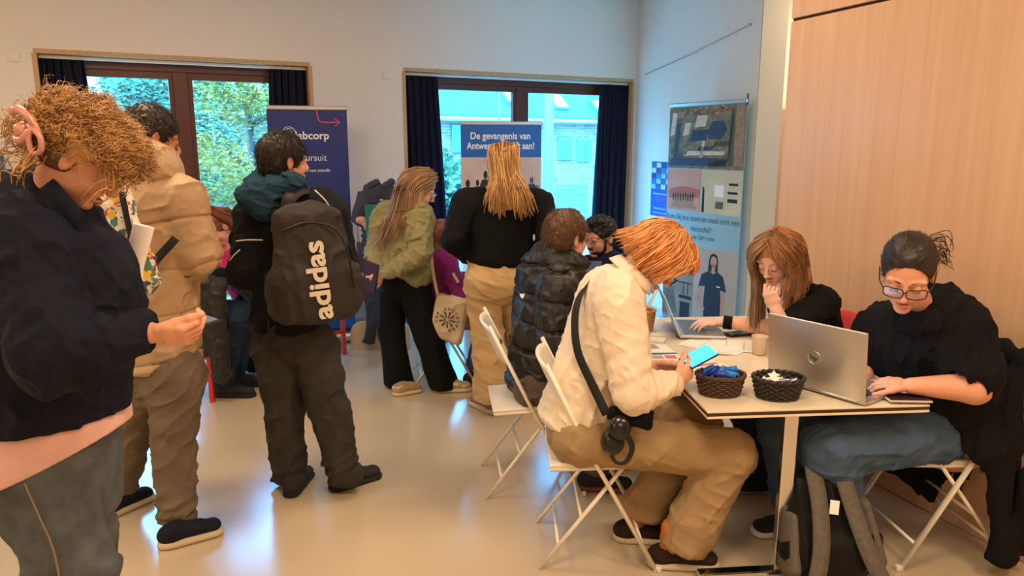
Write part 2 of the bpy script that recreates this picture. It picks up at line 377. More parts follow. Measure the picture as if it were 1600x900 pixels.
# ------------------------------------------------------------------ people
SKIN = lambda n, c, a=(176, 92, 80): mat(n, c, rough=0.5, bump=0.08, bscale=220, var=0.05, vscale=14, sss=0.12, attr='tint', acol=a, spec=0.35)
class Head:
    def __init__(s, c, fwd, up, sc=1.0):
        s.c = V(c); s.f = nrm(fwd); u = V(up); s.u = nrm(u-s.f*np.dot(u, s.f)); s.s = np.cross(s.u, s.f); s.sc = sc
        s.M = np.stack([s.f, s.s, s.u], axis=1)
    def p(s, f, l, u): return s.c + (s.f*f + s.s*l + s.u*u)*s.sc
    def R(s, *a): return V(*a)*s.sc
    def carve(s, S, neck=None, nr=0.055, female=False, open_eyes=False, nose=1.0):
        p, R, M, k = s.p, s.R, s.M, s.sc; e = lambda c, r, kk=0.012, op='u', m=None: S.ell(p(*c), R(*r), M if m is None else m, k=kk*k, op=op)
        e((-.014, 0, .03), (.098, .075, .09)); e((.040, 0, -.015), (.052, .058, .078), .02)
        e((.025, 0, -.055), (.060, .053 if female else .058, .058), .02); e((.070, 0, -.098), (.021, .024 if female else .028, .018), .02)
        for q in (-1, 1):
            e((.060, q*.036, -.036), (.024, .020, .024), .016)
            e((.101, q*.033, .002), (.016, .018, .012), .010, 's')
            e((.080, q*.032, .000), (.0135, .0145, .0125), .004)
            S.cap(p(.086, q*.014, .020), p(.074, q*.052, .021), .008*k, .007*k, k=.010*k)
            e((.104, q*.0105, -.036), (.009, .0075, .007), .006)
            mm = M @ rotz(q*-.35); e((-.008, q*.078, -.010), (.017, .0075, .030), .005, 'u', mm); e((-.002, q*.084, -.006), (.009, .005, .016), .004, 's', mm)
            S.cap(p(.1005, q*.002, -.0665), p(.088, q*.022, -.070), .0048*k, .003*k, k=.004*k); S.cap(p(.0985, q*.002, -.0765), p(.087, q*.020, -.073), .0058*k, .003*k, k=.004*k)
        S.cap(p(.088, 0, .012), p(.1125*nose, 0, -.030), .0075*k, .0105*k, k=.008*k)
        if neck is not None:
            S.cap(p(-.020, 0, -.045), neck, (nr*.98, nr*.98), (nr*1.12, nr*1.05), side=s.s, k=.025)
    def tint(s, v):
        q = (v-s.c) @ s.M/s.sc; d1 = np.sqrt(((q[:, 0]-.097)/.014)**2+(q[:, 1]/.023)**2+((q[:, 2]+.0715)/.0095)**2)
        ear = np.sqrt(((q[:, 0]+.004)/.03)**2+((np.abs(q[:, 1])-.08)/.02)**2+((q[:, 2]+.008)/.035)**2)
        ch = np.sqrt(((q[:, 0]-.07)/.03)**2+((np.abs(q[:, 1])-.038)/.022)**2+((q[:, 2]+.032)/.022)**2)
        return np.clip(1.4-d1, 0, 1)*.8 + np.clip(1-ear, 0, 1)*.3 + np.clip(1-ch, 0, 1)*.22
    def brows(s, P, m, open_eyes=True):
        pa = []
        R = np.random.RandomState(5)
        for q in (-1, 1):
            for _ in range(26):
                t = R.rand(); a = s.p(.0965-.022*t, q*(.014+.036*t), .024+.004*math.sin(t*2.4)-.009*t+R.randn()*.0012)
                b = a + (s.s*q*.007 - s.f*.002 + s.u*.002)*s.sc; pa.append([a, (a+b)/2+s.f*.0006, b])
        v, f = tubes(np.array(pa), np.full((len(pa), 3), .0008)*s.sc, 3); o = link('eyebrows', v, f, m, P.root)
        pa = []
        for q in (-1, 1):   # lash line
            for t in np.linspace(0, 1, 12):
                an = -1.05+2.1*t; a = s.p(.0935-.003*abs(an)**2, q*(.032+.0135*math.sin(an)), -.0035-.003*math.cos(an)); b = a+(s.f*.005-s.u*.003)*s.sc; pa.append([a, (a+b)/2, b])
        v, f = tubes(np.array(pa), np.full((len(pa), 3), .0009)*s.sc, 3); link('eyelashes', v, f, m, P.root)
    def cap_hair(s, S, grow=1.10, front=.055, nape=-.07, side=-.02, ears=True):
        """hair volume over the skull, cut free of the face, the ears and the nape"""
        S.ell(s.p(-.016, 0, .034), s.R(.098, .076, .09)*grow, s.M, k=.01); S.ell(s.p(-.05, 0, -.01), s.R(.062, .064, .075)*grow, s.M, k=.02)
        S.ell(s.p(.115, 0, front-.125), s.R(.085, .12, .12), s.M, k=.008, op='s')
        if ears:
            for q in (-1, 1): S.ell(s.p(.004, q*.09, -.025), s.R(.024, .03, .042), s.M, k=.006, op='s')
        S.ell(s.p(.0, 0, nape-.10), s.R(.13, .11, .10), s.M, k=.008, op='s')
def fuzzhair(P, v, f, hd, m, n=900, L=.022, r=.0009, name='hair_tips', flow=None, lift=.25, curl=0, seed=2, sel=None, rnd=.22):
    """fine short hairs lying on the hair volume"""
    R = np.random.RandomState(seed); T = v[f]; a = T[:, 0]; nn = np.cross(T[:, 1]-T[:, 0], T[:, 2]-T[:, 0]); ar = np.linalg.norm(nn, axis=1); nn = nn/(ar[:, None]+1e-12)
    if sel is not None: ar = ar*sel(T.mean(1))
    i = R.choice(len(f), n, p=ar/ar.sum()); p = T[i].mean(1); N_ = nn[i]
    cen = v.mean(0); sg = np.sign(((p-cen)*N_).sum(1))[:, None]; N_ = N_*sg
    d0 = flow(p) if callable(flow) else np.broadcast_to((hd.f*.6 - hd.u*1.0) if flow is None else V(flow), p.shape)
    d = d0 - N_*(d0*N_).sum(1)[:, None]; d = d/(np.linalg.norm(d, axis=1)[:, None]+1e-6) + R.randn(n, 3)*rnd
    S_ = 5 if not curl else 9; t = np.linspace(0, 1, S_)[None, :, None]; LL = L*R.uniform(.6, 1.3, n)[:, None, None]
    P_ = p[:, None, :] + d[:, None, :]*LL*t + N_[:, None, :]*LL*(lift*t*(1.6-t*1.2))
    if curl:
        ph = R.rand(n)[:, None, None]*6.28; w = R.uniform(7, 15, n)[:, None, None]; side = np.cross(N_, d)[:, None, :]
        P_ = P_ + side*curl*np.sin(w*t+ph)*(.3+t) + N_[:, None, :]*curl*np.cos(w*t+ph)*(.3+t)
    rad = r*(1.05-np.linspace(0, 1, S_))[None, :].repeat(n, 0)**.5
    vv, ff = tubes(P_, rad, 3); return vv, ff
class Person:
    def __init__(s, base, label, skin):
        s.base = V(base); me = bpy.data.meshes.new('person'); s.root = bpy.data.objects.new('person', me); C.objects.link(s.root); s.root.location = Vector(s.base)
        ORI[s.root.name] = s.base; tag(s.root, label, 'person'); s.v = []; s.f = []; s.t = []; s.n = 0; s.skin = skin
    def flesh(s, S, head=None):
        v, f = S.mesh(); s.v.append(v); s.f.append(f+s.n); s.t.append(head.tint(v) if head is not None else np.zeros(len(v))); s.n += len(v); return s
    def cloth(s, name, S, m, label=None):
        o = S.build(name, m, s.root)
        if label: o['label'] = label
        return o
    def part(s, name, v, f, m, label=None):
        o = link(name, v, f, m, s.root)
        if label: o['label'] = label
        return o
    def finish(s):
        me = mesh_from(np.vstack(s.v)-s.base, np.vstack(s.f)); me.name = 'person'
        a = me.attributes.new('tint', 'FLOAT', 'POINT'); a.data.foreach_set('value', np.concatenate(s.t).astype(np.float32)); me.materials.append(s.skin)
        old = s.root.data; s.root.data = me; bpy.data.meshes.remove(old); return s.root
def collar_ring(P, name, c, ax, fw, r, h, m, flare=.012, open_=.5, th=.003):
    """standing shirt collar round the neck, open towards fw"""
    ax = nrm(ax); f_ = nrm(V(fw)-ax*np.dot(V(fw), ax)); l_ = np.cross(ax, f_); G = np.zeros((40, 7, 3))
    for i in range(40):
        a = open_+(2*math.pi-2*open_)*i/39; e = f_*math.cos(a)*r[0]+l_*math.sin(a)*r[1]
        for j in range(7):
            q = j/6; up_ = h*math.sin(min(q*1.9, 1.57)) if q < .5 else h*(1-(q-.5)*2.1); ro = 0 if q < .5 else flare*(q-.5)*2+.004; G[i, j] = V(c)+e*(1+ro/max(r))+nrm(e)*ro+ax*up_
    return sheet(name, G, th, m, P.root)
def hand(S, wr, d, n, side=1, curl=(.5, .5, .5, .5, .5), sc=1.0, spread=0.10, thumb=(.75, .65, -.25)):
    """palm, four unequal bent fingers and a thumb; d = finger direction, n = direction the back of the hand faces, side = +1/-1 which edge the thumb leaves"""
    d = nrm(d); n = nrm(V(n)-d*np.dot(V(n), d)); l = np.cross(n, d)*side; wr = V(wr)
    S.cap(wr, wr+d*.05*sc, (.026*sc, .019*sc), (.036*sc, .015*sc), side=l, k=.01); S.cap(wr+d*.04*sc, wr+d*.082*sc, (.036*sc, .015*sc), (.038*sc, .0125*sc), side=l, k=.01, end=.5)
    Ls = (.070, .079, .073, .057)
    for i in range(4):
        off = (.0295-.0195*i)*sc; b = wr + d*(.088-.004*abs(i-1))*sc + l*off; dd = nrm(d + l*spread*(1.5-i)); c = curl[i+1]; r = (.0088-.0006*(i == 3))*sc; L_ = Ls[i]*sc
        ang = 0; q = b - dd*.012*sc; S.cap(q, b, r, r, k=.006)
        for seg, (fr, bend) in enumerate(((.44, .75), (.31, 1.0), (.25, .7))):
            ang += c*bend; e = dd*math.cos(ang) - n*math.sin(ang); nb = b + e*L_*fr; r2 = r*.90; S.cap(b, nb, r, r2, k=.003); b, r = nb, r2
    b = wr + d*.026*sc + l*.022*sc; t = nrm(l*thumb[0] + d*thumb[1] + n*thumb[2]); r = .0125*sc; bend = curl[0]
    for fr, bd in ((.042, 0.0), (.034, .5), (.028, .6)):
        ang = bend*bd; t = nrm(t*math.cos(ang) + nrm(d*.9 - l*.8 - n*.5)*math.sin(ang)); nb = b+t*fr*sc; S.cap(b, nb, r, r*.88, k=.007); b, r = nb, r*.86
def shoe(P, heel, dr, m_up, m_sole, L=.275, name='shoe', laces=None, hh=.085, up=(0, 0, 1), thick=.028, w=.046, ankle=None, vx=.005):
    heel = V(heel); d = nrm(dr); u = nrm(V(up)-d*np.dot(V(up), d)); s_ = np.cross(u, d)
    S = SDF(vx); z = thick
    S.cap(heel+d*.04+u*(z+.018), heel+d*(L-.05)+u*(z+.012), (w*.80, .034), (w*.98, .026), side=s_, k=.02, end=1.35)
    S.cap(heel+d*.045+u*(z+.02), heel+d*.055+u*hh, (w*.82, .042), (w*.80, .044), side=s_, k=.025)
    S.cap(heel+d*.07+u*(hh-.01), heel+d*(L*.62)+u*(z+.03), (w*.70, .022), (w*.78, .018), side=s_, k=.02)
    S.cut(heel+u*z*.6, -u); S.cut(heel+d*.06+u*(hh+.012), nrm(u*1.0-d*.25))
    o = S.build(name, m_up, P.root if hasattr(P, 'root') else P)
    Q = SDF(vx); Q.cap(heel+d*.045+u*z*.5, heel+d*(L-.05)+u*z*.5, (w*.92, z*.75), (w*1.06, z*.72), side=s_, k=.01, end=1.6 if z > .03 else 2.2)
    Q.cap(heel+d*.03+u*z*.5, heel+d*(L-.045)+u*z*.5, (w*.8, z*.8), (w*.9, z*.7), side=s_, k=.01, end=1.5); Q.cut(heel+u*.001, -u); Q.cut(heel+u*z*1.15, u)
    q = Q.build('sole', m_sole, o)
    if laces is not None:
        mb = MB()
        for i in range(4):
            c = heel+d*(.105+.022*i)+u*(hh-.004-.0105*i); mb.tube(cmr([c-s_*.026-u*.012, c-s_*.012+u*.004, c+s_*.012+u*.005, c+s_*.026-u*.012], 7), .0032, 5)
        mb.build('laces', laces, o, smooth=True)
    return o
def spectacles(P, hd, m, lens, w=.026, h=.019, drop=-.002, fw=.112, r=.0016, square=.5):
    mb = MB(); lm = MB()
    for q in (-1, 1):
        c = hd.p(fw, q*.0335, drop); pts = []
        for i in range(25):
            a = 2*math.pi*i/24; x = math.copysign(abs(math.cos(a))**square, math.cos(a))*w; y = math.copysign(abs(math.sin(a))**square, math.sin(a))*h; pts.append(c+(hd.s*x+hd.u*y-hd.f*.012*abs(x+q*.0)/w*(1 if x*q > 0 else 0))*hd.sc)
        mb.tube(pts, r*hd.sc, 6, cap=False); lm.prism(pts[:-1], hd.f*-.0012)
        mb.tube([hd.p(fw-.011, q*(.0335+w), drop+.006), hd.p(.06, q*.078, drop+.006), hd.p(-.01, q*.083, .004), hd.p(-.022, q*.082, -.014)], r*1.1*hd.sc, 6)
    mb.tube([hd.p(fw, -.0335+w, drop+.004), hd.p(fw+.003, 0, drop+.008), hd.p(fw, .0335-w, drop+.004)], r*1.2*hd.sc, 6)
    o = mb.build('glasses', m, P.root, smooth=True); lm.build('lens', lens, o); return o
# ------------------------------------------------------------------ the setting
M_wall = mat('wall_paint', (236, 228, 216), rough=0.75, bump=0.05, bscale=90, var=0.015, vscale=2)
M_ceil = mat('ceiling_paint', (235, 230, 222), rough=0.8)
M_trim = mat('light_wood_trim', (196, 160, 112), rough=0.45, var=0.08, vscale=30, stretch=(1, 1, .1))
M_frame = mat('brown_window_frame', (92, 48, 36), rough=0.35, spec=0.5)
M_curt = fabric('navy_curtain', (26, 29, 46), rough=0.8)
M_white = mat('white_plastic', (232, 228, 218), rough=0.4)
M_chrome = mat('chrome', (225, 225, 225), rough=0.12, metal=1.0)
M_alu = mat('brushed_aluminium', (190, 188, 184), rough=0.35, metal=0.9)
M_black = mat('black_plastic', (14, 14, 15), rough=0.4)
M_rub = mat('dark_rubber', (20, 20, 21), rough=0.8)
def glassmat(name, tint=(0.93, 1.0, 1.0), refl=0.06):
    m = bpy.data.materials.new(name); m.use_nodes = True; N = m.node_tree.nodes; L = m.node_tree.links; N.clear()
    o = N.new('ShaderNodeOutputMaterial'); a = N.new('ShaderNodeBsdfTransparent'); a.inputs[0].default_value = tint + (1,)
    g = N.new('ShaderNodeBsdfGlossy'); g.inputs['Roughness'].default_value = 0.02; x = N.new('ShaderNodeMixShader'); x.inputs[0].default_value = refl
    L.new(a.outputs[0], x.inputs[1]); L.new(g.outputs[0], x.inputs[2]); L.new(x.outputs[0], o.inputs[0]); return m
M_glass = glassmat('window_glass'); M_lens = glassmat('spectacle_lens', (0.95, 0.95, 0.97), 0.08)

def floor_mat():
    m = mat('poured_floor', (198, 180, 150), rough=0.19, spec=0.8); N = m.node_tree.nodes; L = m.node_tree.links; b = N['Principled BSDF']
    t = N.new('ShaderNodeTexCoord'); n = N.new('ShaderNodeTexNoise'); n.inputs['Scale'].default_value = 1.6; n.inputs['Detail'].default_value = 5; L.new(t.outputs['Object'], n.inputs[0])
    r = N.new('ShaderNodeMapRange'); r.inputs[3].default_value = 0.17; r.inputs[4].default_value = 0.27; L.new(n.outputs['Fac'], r.inputs[0]); L.new(r.outputs[0], b.inputs['Roughness'])
    mp = N.new('ShaderNodeMapping'); mp.inputs['Rotation'].default_value = (0, 0, .5); mp.inputs['Scale'].default_value = (1.2, 14, 1); L.new(t.outputs['Object'], mp.inputs[0])
    n2 = N.new('ShaderNodeTexNoise'); n2.inputs['Scale'].default_value = 3; n2.inputs['Detail'].default_value = 6; L.new(mp.outputs[0], n2.inputs[0])
    bp = N.new('ShaderNodeBump'); bp.inputs['Strength'].default_value = 0.06; bp.inputs['Distance'].default_value = 0.004; L.new(n2.outputs['Fac'], bp.inputs['Height']); L.new(bp.outputs[0], b.inputs['Normal'])
    b.inputs['Coat Weight'].default_value = 0.25; b.inputs['Coat Roughness'].default_value = 0.12
    return m
def wood_mat():
    m = mat('birch_plywood', (205, 162, 122), rough=0.32, spec=0.45, bump=0.04, bscale=40); N = m.node_tree.nodes; L = m.node_tree.links; b = N['Principled BSDF']
    t = N.new('ShaderNodeTexCoord'); mp = N.new('ShaderNodeMapping'); mp.inputs['Scale'].default_value = (7, 7, .22); L.new(t.outputs['Object'], mp.inputs[0])
    n = N.new('ShaderNodeTexNoise'); n.inputs['Scale'].default_value = 3.2; n.inputs['Detail'].default_value = 8; n.inputs['Distortion'].default_value = .7; L.new(mp.outputs[0], n.inputs[0])
    c = N.new('ShaderNodeValToRGB'); c.color_ramp.elements[0].position = .3; c.color_ramp.elements[0].color = lin((206, 164, 128)); c.color_ramp.elements[1].position = .7; c.color_ramp.elements[1].color = lin((218, 180, 146))
    L.new(n.outputs['Fac'], c.inputs[0]); L.new(c.outputs[0], b.inputs['Base Color']); return m
M_wood = wood_mat()
H = 3.25
B0, B1 = V(-3.45, 5.53, 0), V(1.33, 8.14, 0); bd = nrm(B1-B0); bn = V(bd[1], -bd[0], 0)
BL = np.linalg.norm(B1-B0)
def bp(s, z=0, off=0): return B0 + bd*s + bn*off + V(0, 0, z)
RB = np.stack([bd, -bn, V(0, 0, 1)], axis=1)
def st_(o): o['kind'] = 'structure'; return o

mb = MB(); mb.prism([(-5.9, -3.3, -.1), (5.2, -3.3, -.1), (5.2, 8.6, -.1), (1.5, 8.6, -.1), (-5.9, 4.6, -.1)], (0, 0, .1)); st_(mb.build('floor', floor_mat()))
mb = MB(); mb.prism([(-5.9, -3.3, H), (5.2, -3.3, H), (5.2, 8.6, H), (1.3, 8.6, H), (-5.9, 4.6, H)], (0, 0, .1)); st_(mb.build('ceiling', M_ceil))
W1, W2, WZ0, WZ1 = (0.0, 1.984), (2.815, 5.405), 0.06, 2.345
TH = 0.30
mb = MB()
def wseg(s0, s1, z0, z1): mb.box(bp((s0+s1)/2, (z0+z1)/2, -TH/2), (s1-s0, TH, z1-z0), RB)
wseg(-2.5, W1[0], 0, H); wseg(W1[0], W1[1], WZ1, H); wseg(W1[0], W1[1], 0, WZ0); wseg(W1[1], W2[0], 0, H); wseg(W2[0], W2[1], WZ1, H); wseg(W2[0], W2[1], 0, WZ0); wseg(W2[1], BL+.35, 0, H)
st_(mb.build('wall_back', M_wall))
# the projecting wall with the posters
wd = nrm(V(.302, -.953, 0)); wn_ = V(-wd[1]*-1, wd[0], 0); wn_ = nrm(V(-.953, -.302, 0))
E0, E1 = B1, B1 + wd*2.13
RW = np.stack([wd, -wn_, V(0, 0, 1)], axis=1)
def wp(s, z=0, off=0): return E0 + wd*s + wn_*off + V(0, 0, z)
mb = MB(); mb.box(wp(1.065-.15, H/2, -.12), (2.13+.3, .24, H), RW); st_(mb.build('wall_poster', M_wall))
mb = MB(); mb.box(wp(2.135, H/2, -.12), (.012, .236, H-.002), RW); st_(mb.build('trim_wall_end', mat('beige_end_panel', (205, 178, 150), rough=0.6)))
# plywood sliding wall on the right
P0, pd = V(1.53, 4.24, 0), nrm(V(.349, -.937, 0)); pn = V(-pd[1]*-1, pd[0]*-1, 0); pn = nrm(V(-.937, -.349, 0)); RP = np.stack([pd, -pn, V(0, 0, 1)], axis=1)
def pp(s, z=0, off=0): return P0 + pd*s + pn*off + V(0, 0, z)
mb = MB(); mb.box(pp(3.9, 1.17, -.03), (7.8, .06, 2.335), RP, bev=.004); st_(mb.build('wall_right', M_wood))
mb = MB(); mb.box(pp(3.9, (2.352+H)/2, -.03), (7.8, .06, H-2.352), RP, bev=.004); st_(mb.build('wall_right_upper', M_wood))
mb = MB(); mb.box(pp(3.9, 2.345, -.04), (7.8, .05, .014), RP); st_(mb.build('trim_1', mat('dark_joint', (60, 38, 26), rough=.8)))
# side room seen through the slit
mb = MB(); mb.box((3.4, 7.3, H/2), (3.2, .1, H)); mb.box((4.9, 5.0, H/2), (.1, 7, H)); st_(mb.build('wall_side_room', mat('side_room_paint', (228, 214, 190), rough=.8)))
mb = MB(); mb.box((-5.75, .5, H/2), (.2, 8.0, H)); st_(mb.build('wall_left', M_wall))
mb = MB(); mb.box((0, -3.2, H/2), (11.4, .2, H)); st_(mb.build('wall_behind', M_wall))
ld = bpy.data.lights.new('side_room_lamp_light', 'AREA'); lo = bpy.data.objects.new('side_room_lamp_light', ld); C.objects.link(lo); ld.size = .8; ld.energy = 30; ld.color = (1, .8, .55); lo.location = (3.0, 6.2, 3.1)
mb = MB(); mb.box((2.75, 7.13, 1.0), (.9, .2, 2.0)); 
o = mb.build('tall_cabinet', mat('cabinet_wood', (178, 128, 84), rough=.5)); tag(o, 'tall wooden cabinet glimpsed through the slit beside the plywood wall', 'cabinet')

# windows
for i, (w, split_px) in enumerate(((W1, 289), (W2, 812))):
    s0, s1 = w; mid = V(0, 0, 0)
    # mullion position from the photo
    lo_, hi_ = s0, s1
    for _ in range(40):
        m_ = (lo_+hi_)/2; q = bp(m_, 1.7, -.2); px = 800+FOC*q[0]/(q[1]*ct-(q[2]-CAM_H)*st)
        if px < split_px: lo_ = m_
        else: hi_ = m_
    sm = lo_
    mb = MB(); off = -.20; D = .07
    def bar(sa, sb, za, zb, d=D, o_=off): mb.box(bp((sa+sb)/2, (za+zb)/2, o_), (sb-sa, d, zb-za), RB, bev=.004)
    bar(s0+.02, s1-.02, WZ1-.10, WZ1-.02); bar(s0+.02, s1-.02, WZ0, WZ0+.08); bar(s0+.02, s0+.09, WZ0+.08, WZ1-.10); bar(s1-.09, s1-.02, WZ0+.08, WZ1-.10); bar(sm-.055, sm+.055, WZ0+.08, WZ1-.10)
    fr = mb.build('window_%d' % (i+1), M_frame); st_(fr)
    mb = MB()
    for a, b in ((s0+.09, sm-.055), (sm+.055, s1-.09)):
        for (sa, sb, za, zb) in ((a, b, WZ1-.155, WZ1-.10), (a, b, WZ0+.08, WZ0+.15), (a, a+.035, WZ0+.15, WZ1-.155), (b-.035, b, WZ0+.15, WZ1-.155)):
            mb.box(bp((sa+sb)/2, (za+zb)/2, off-.005), (sb-sa, .05, zb-za), RB, bev=.003)
    mb.build('sash', M_frame, fr)
    for a, b in ((s0+.09, sm-.055), (sm+.055, s1-.09)):
        g = MB(); g.box(bp((a+b)/2, (WZ0+WZ1)/2, off-.005), (b-a-.04, .006, WZ1-WZ0-.2), RB); g.build('pane', M_glass, fr)
    mb = MB()
    for (sa, sb, za, zb) in ((s0, s1, WZ1-.02, WZ1+.012), (s0-.012, s0+.02, WZ0, WZ1-.02), (s1-.02, s1+.012, WZ0, WZ1-.02)):
        mb.box(bp((sa+sb)/2, (za+zb)/2, -TH/2+.006), (sb-sa, TH, zb-za), RB, bev=.002)
    st_(mb.build('trim_%d' % (i+2), M_trim))
for w in (W1, W2):
    pl = bpy.data.lights.new('window_portal', 'AREA'); po_ = bpy.data.objects.new('window_portal', pl); C.objects.link(po_); pl.shape = 'RECTANGLE'; pl.size = w[1]-w[0]; pl.size_y = WZ1-WZ0; pl.cycles.is_portal = True
    q = bp((w[0]+w[1])/2, (WZ0+WZ1)/2, -.32); Mx = Matrix.Identity(4)
    z_ = -bn
    Mx.col[0] = (*bd, 0); Mx.col[1] = (0, 0, 1, 0); Mx.col[2] = (*(-bn), 0) if np.dot(np.cross(bd, V(0, 0, 1)), -bn) > 0 else (*bn, 0)
    Mx.col[3] = (*q, 1); po_.matrix_world = Mx
    if Mx.col[2][1] < 0: Mx.col[0] = (*(-bd), 0); Mx.col[2] = (-Mx.col[2][0], -Mx.col[2][1], 0, 0); po_.matrix_world = Mx
def sat(px, y=150, off=0):
    q = onplane(px, y, bp(0, 0, off), bn); return float(np.dot(q-B0, bd))
M_rod = mat('curtain_track', (230, 225, 215), rough=.4)
for i, (a, b, lab) in enumerate(((60, 136, 'navy curtain at the left side of the tree window'), (422, 483, 'navy curtain at the right side of the tree window, behind the labcorp banner'.replace('labcorp ', 'dark blue ')),
                           (630, 686, 'navy curtain left of the brick house view, behind the woman in the olive jacket'), (938, 990, 'navy curtain in the room corner, behind the bearded man'))):
    sa, sb = sat(a, off=-.07), sat(b, off=-.07); n = 70; m_ = 22; G = np.zeros((n, m_, 3)); R = np.random.RandomState(i+3); ph = R.rand(8)*6
    for u in range(n):
        for v_ in range(m_):
            t = u/(n-1); z = v_/(m_-1); zz = .08 + (WZ1-.05-.08)*z; spread = 1-.16*math.sin(z*3.1)*(1 if i in (0, 2) else .6)
            s_ = sa+(sb-sa)*t if i % 2 == 1 else sa+(sb-sa)*t
            amp = .026*(1-.45*z); d = amp*math.sin(t*6.283*(5.5)+ph[0]+.5*math.sin(z*3+ph[1])) + .012*math.sin(t*6.283*11+ph[2]+z*2)
            edge = (1-z)*.09*(t if i % 2 == 0 else -(1-t))
            G[u, v_] = bp(s_+edge+.012*math.sin(z*5+ph[3])*math.sin(t*9), zz, -.075+d)
    o = sheet('curtain', G, .006, M_curt); tag(o, lab, 'curtain', 'navy curtains at the windows')
for k, (w) in enumerate((W1, W2)):
    mb = MB(); mb.box(bp((w[0]+w[1])/2, WZ1-.035, -.075), (w[1]-w[0]-.05, .03, .025), RB, bev=.004); o = mb.build('curtain_track', M_rod); tag(o, ['thin white curtain track over the tree window', 'thin white curtain track over the brick house window'][k], 'curtain track')
# switches, wire
for k, (px, py, lab) in enumerate(((22, 88, 'small white wall plate high on the wall left of the tree window'), (603, 117, 'small white wall plate between the two windows'))):
    q = onplane(px, py, B0, bn); mb = MB(); mb.box(q+bn*.006, (.075, .012, .075), RB, bev=.004); o = mb.build('wall_plate', M_white); tag(o, lab, 'wall plate', 'white wall plates')
    m2 = MB(); m2.box(q+bn*.014, (.05, .006, .05), RB, bev=.002); m2.build('button', M_white, o)
qa, qb = onplane(1172, 38, wp(0, 0, .012), wn_), onplane(1009, 116, wp(0, 0, .012), wn_)
mb = MB(); mb.tube([qa, qa*.5+qb*.5+V(0, 0, -.012), qb], .0035, 6); mb.tube([qa-wn_*.012, qa+wn_*.012], .009, 8); mb.tube([qb-wn_*.012, qb+wn_*.008], .007, 8)
tag(mb.build('picture_wire', M_alu, smooth=True), 'thin slanting wire high on the white wall above the posters', 'wire')
# radiator
ra, rb = sat(545, 350), sat(640, 350); rz0, rz1 = .22, .98
rad = empty('radiator', bp((ra+rb)/2, 0, .1), 'white ribbed panel radiator behind the headless cut-out figure', 'radiator')
mb = MB(); k = int((rb-ra)/.04); R_ = np.random.RandomState(1)
G = np.zeros((k*6+1, 2, 3))
for i in range(k*6+1):
    s_ = ra+(rb-ra)*i/(k*6); d = .012*(1 if (i % 6) in (1, 2, 3) else 0)
    G[i, 0] = bp(s_, rz0, .12+d); G[i, 1] = bp(s_, rz1, .12+d)
o = sheet('front_panel', G, .006, M_white, rad, smooth=False)
mb = MB(); mb.box(bp((ra+rb)/2, (rz0+rz1)/2, .06), (rb-ra, .02, rz1-rz0-.02), RB, bev=.004); mb.build('back_panel', M_white, rad)
mb = MB(); mb.box(bp((ra+rb)/2, rz1+.006, .09), (rb-ra, .09, .014), RB, bev=.004); mb.build('top_grille', M_white, rad)
mb = MB(); 
for q in (ra+.1, rb-.1): mb.box(bp(q, (rz0+rz1)/2, .025), (.04, .05, .5), RB)
mb.build('bracket', M_white, rad)
mb = MB(); mb.box(bp((-2.5+W1[0])/2, .05, .006), (W1[0]+2.5, .012, .1), RB); mb.box(bp((W1[1]+W2[0])/2, .05, .006), (W2[0]-W1[1], .012, .1), RB); st_(mb.build('baseboard_back', mat('grey_skirting', (150, 158, 170), rough=.5)))

# ------------------------------------------------------------------ outside
M_grass = mat('lawn', (70, 110, 60), rough=.9, var=.3, vscale=3)
mb = MB(); mb.prism([(-60, 4.0, -2.6), (60, 12.0, -2.6), (90, 90, -2.6), (-90, 90, -2.6)], (0, 0, -.2)); g = mb.build('outdoor_ground', mat('paving', (150, 150, 145), rough=.9, var=.1)); g['kind'] = 'structure'
# trees beyond the left window: trunk, boughs and thousands of leaf blades per crown
def tree(c, h, r, m_leaf, label, n=5200, seed=1, leaf=.11, squash=.8):
    R = np.random.RandomState(seed); c = V(c)
    t = empty('tree', c, label, 'tree', 'trees beyond the left window')
    mb = MB(); mb.tube([c, c+V(.1, 0, h*.35), c+V(-.05, .1, h*.8)], [.16, .12, .05], 8); tips = []
    for k in range(26):
        a = R.rand()*6.28; z = h*(.22+.7*R.rand()); L_ = r*(1.0-.35*abs(z/h-.5))*R.uniform(.6, 1.05); b = c+V(0, 0, z); e = b+V(math.cos(a)*L_, math.sin(a)*L_, L_*R.uniform(-.05, .35)); m_ = (b+e)/2+V(0, 0, .12*L_)
        mb.tube([b, m_, e], [.05, .03, .01], 5); tips += [(b*.4+e*.6), e, m_*.5+e*.5, e*.8+b*.2]
    mb.build('trunk', mat('bark', (92, 84, 70), rough=.9), t, smooth=True)
    tips = np.array(tips); i = R.randint(0, len(tips), n); p = tips[i] + R.randn(n, 3)*V(r*.16, r*.16, r*.085)
    a = R.randn(n, 3); a[:, 2] *= .35; a /= np.linalg.norm(a, axis=1)[:, None]; b = np.cross(a, R.randn(n, 3)); b /= np.linalg.norm(b, axis=1)[:, None]
    l = leaf*R.uniform(.6, 1.3, n)[:, None]; v = np.stack([p-a*l, p+b*l*.35, p+a*l, p-b*l*.35], 1).reshape(-1, 3)
    link('foliage', v, np.arange(4*n).reshape(n, 4), m_leaf, t, smooth=False)
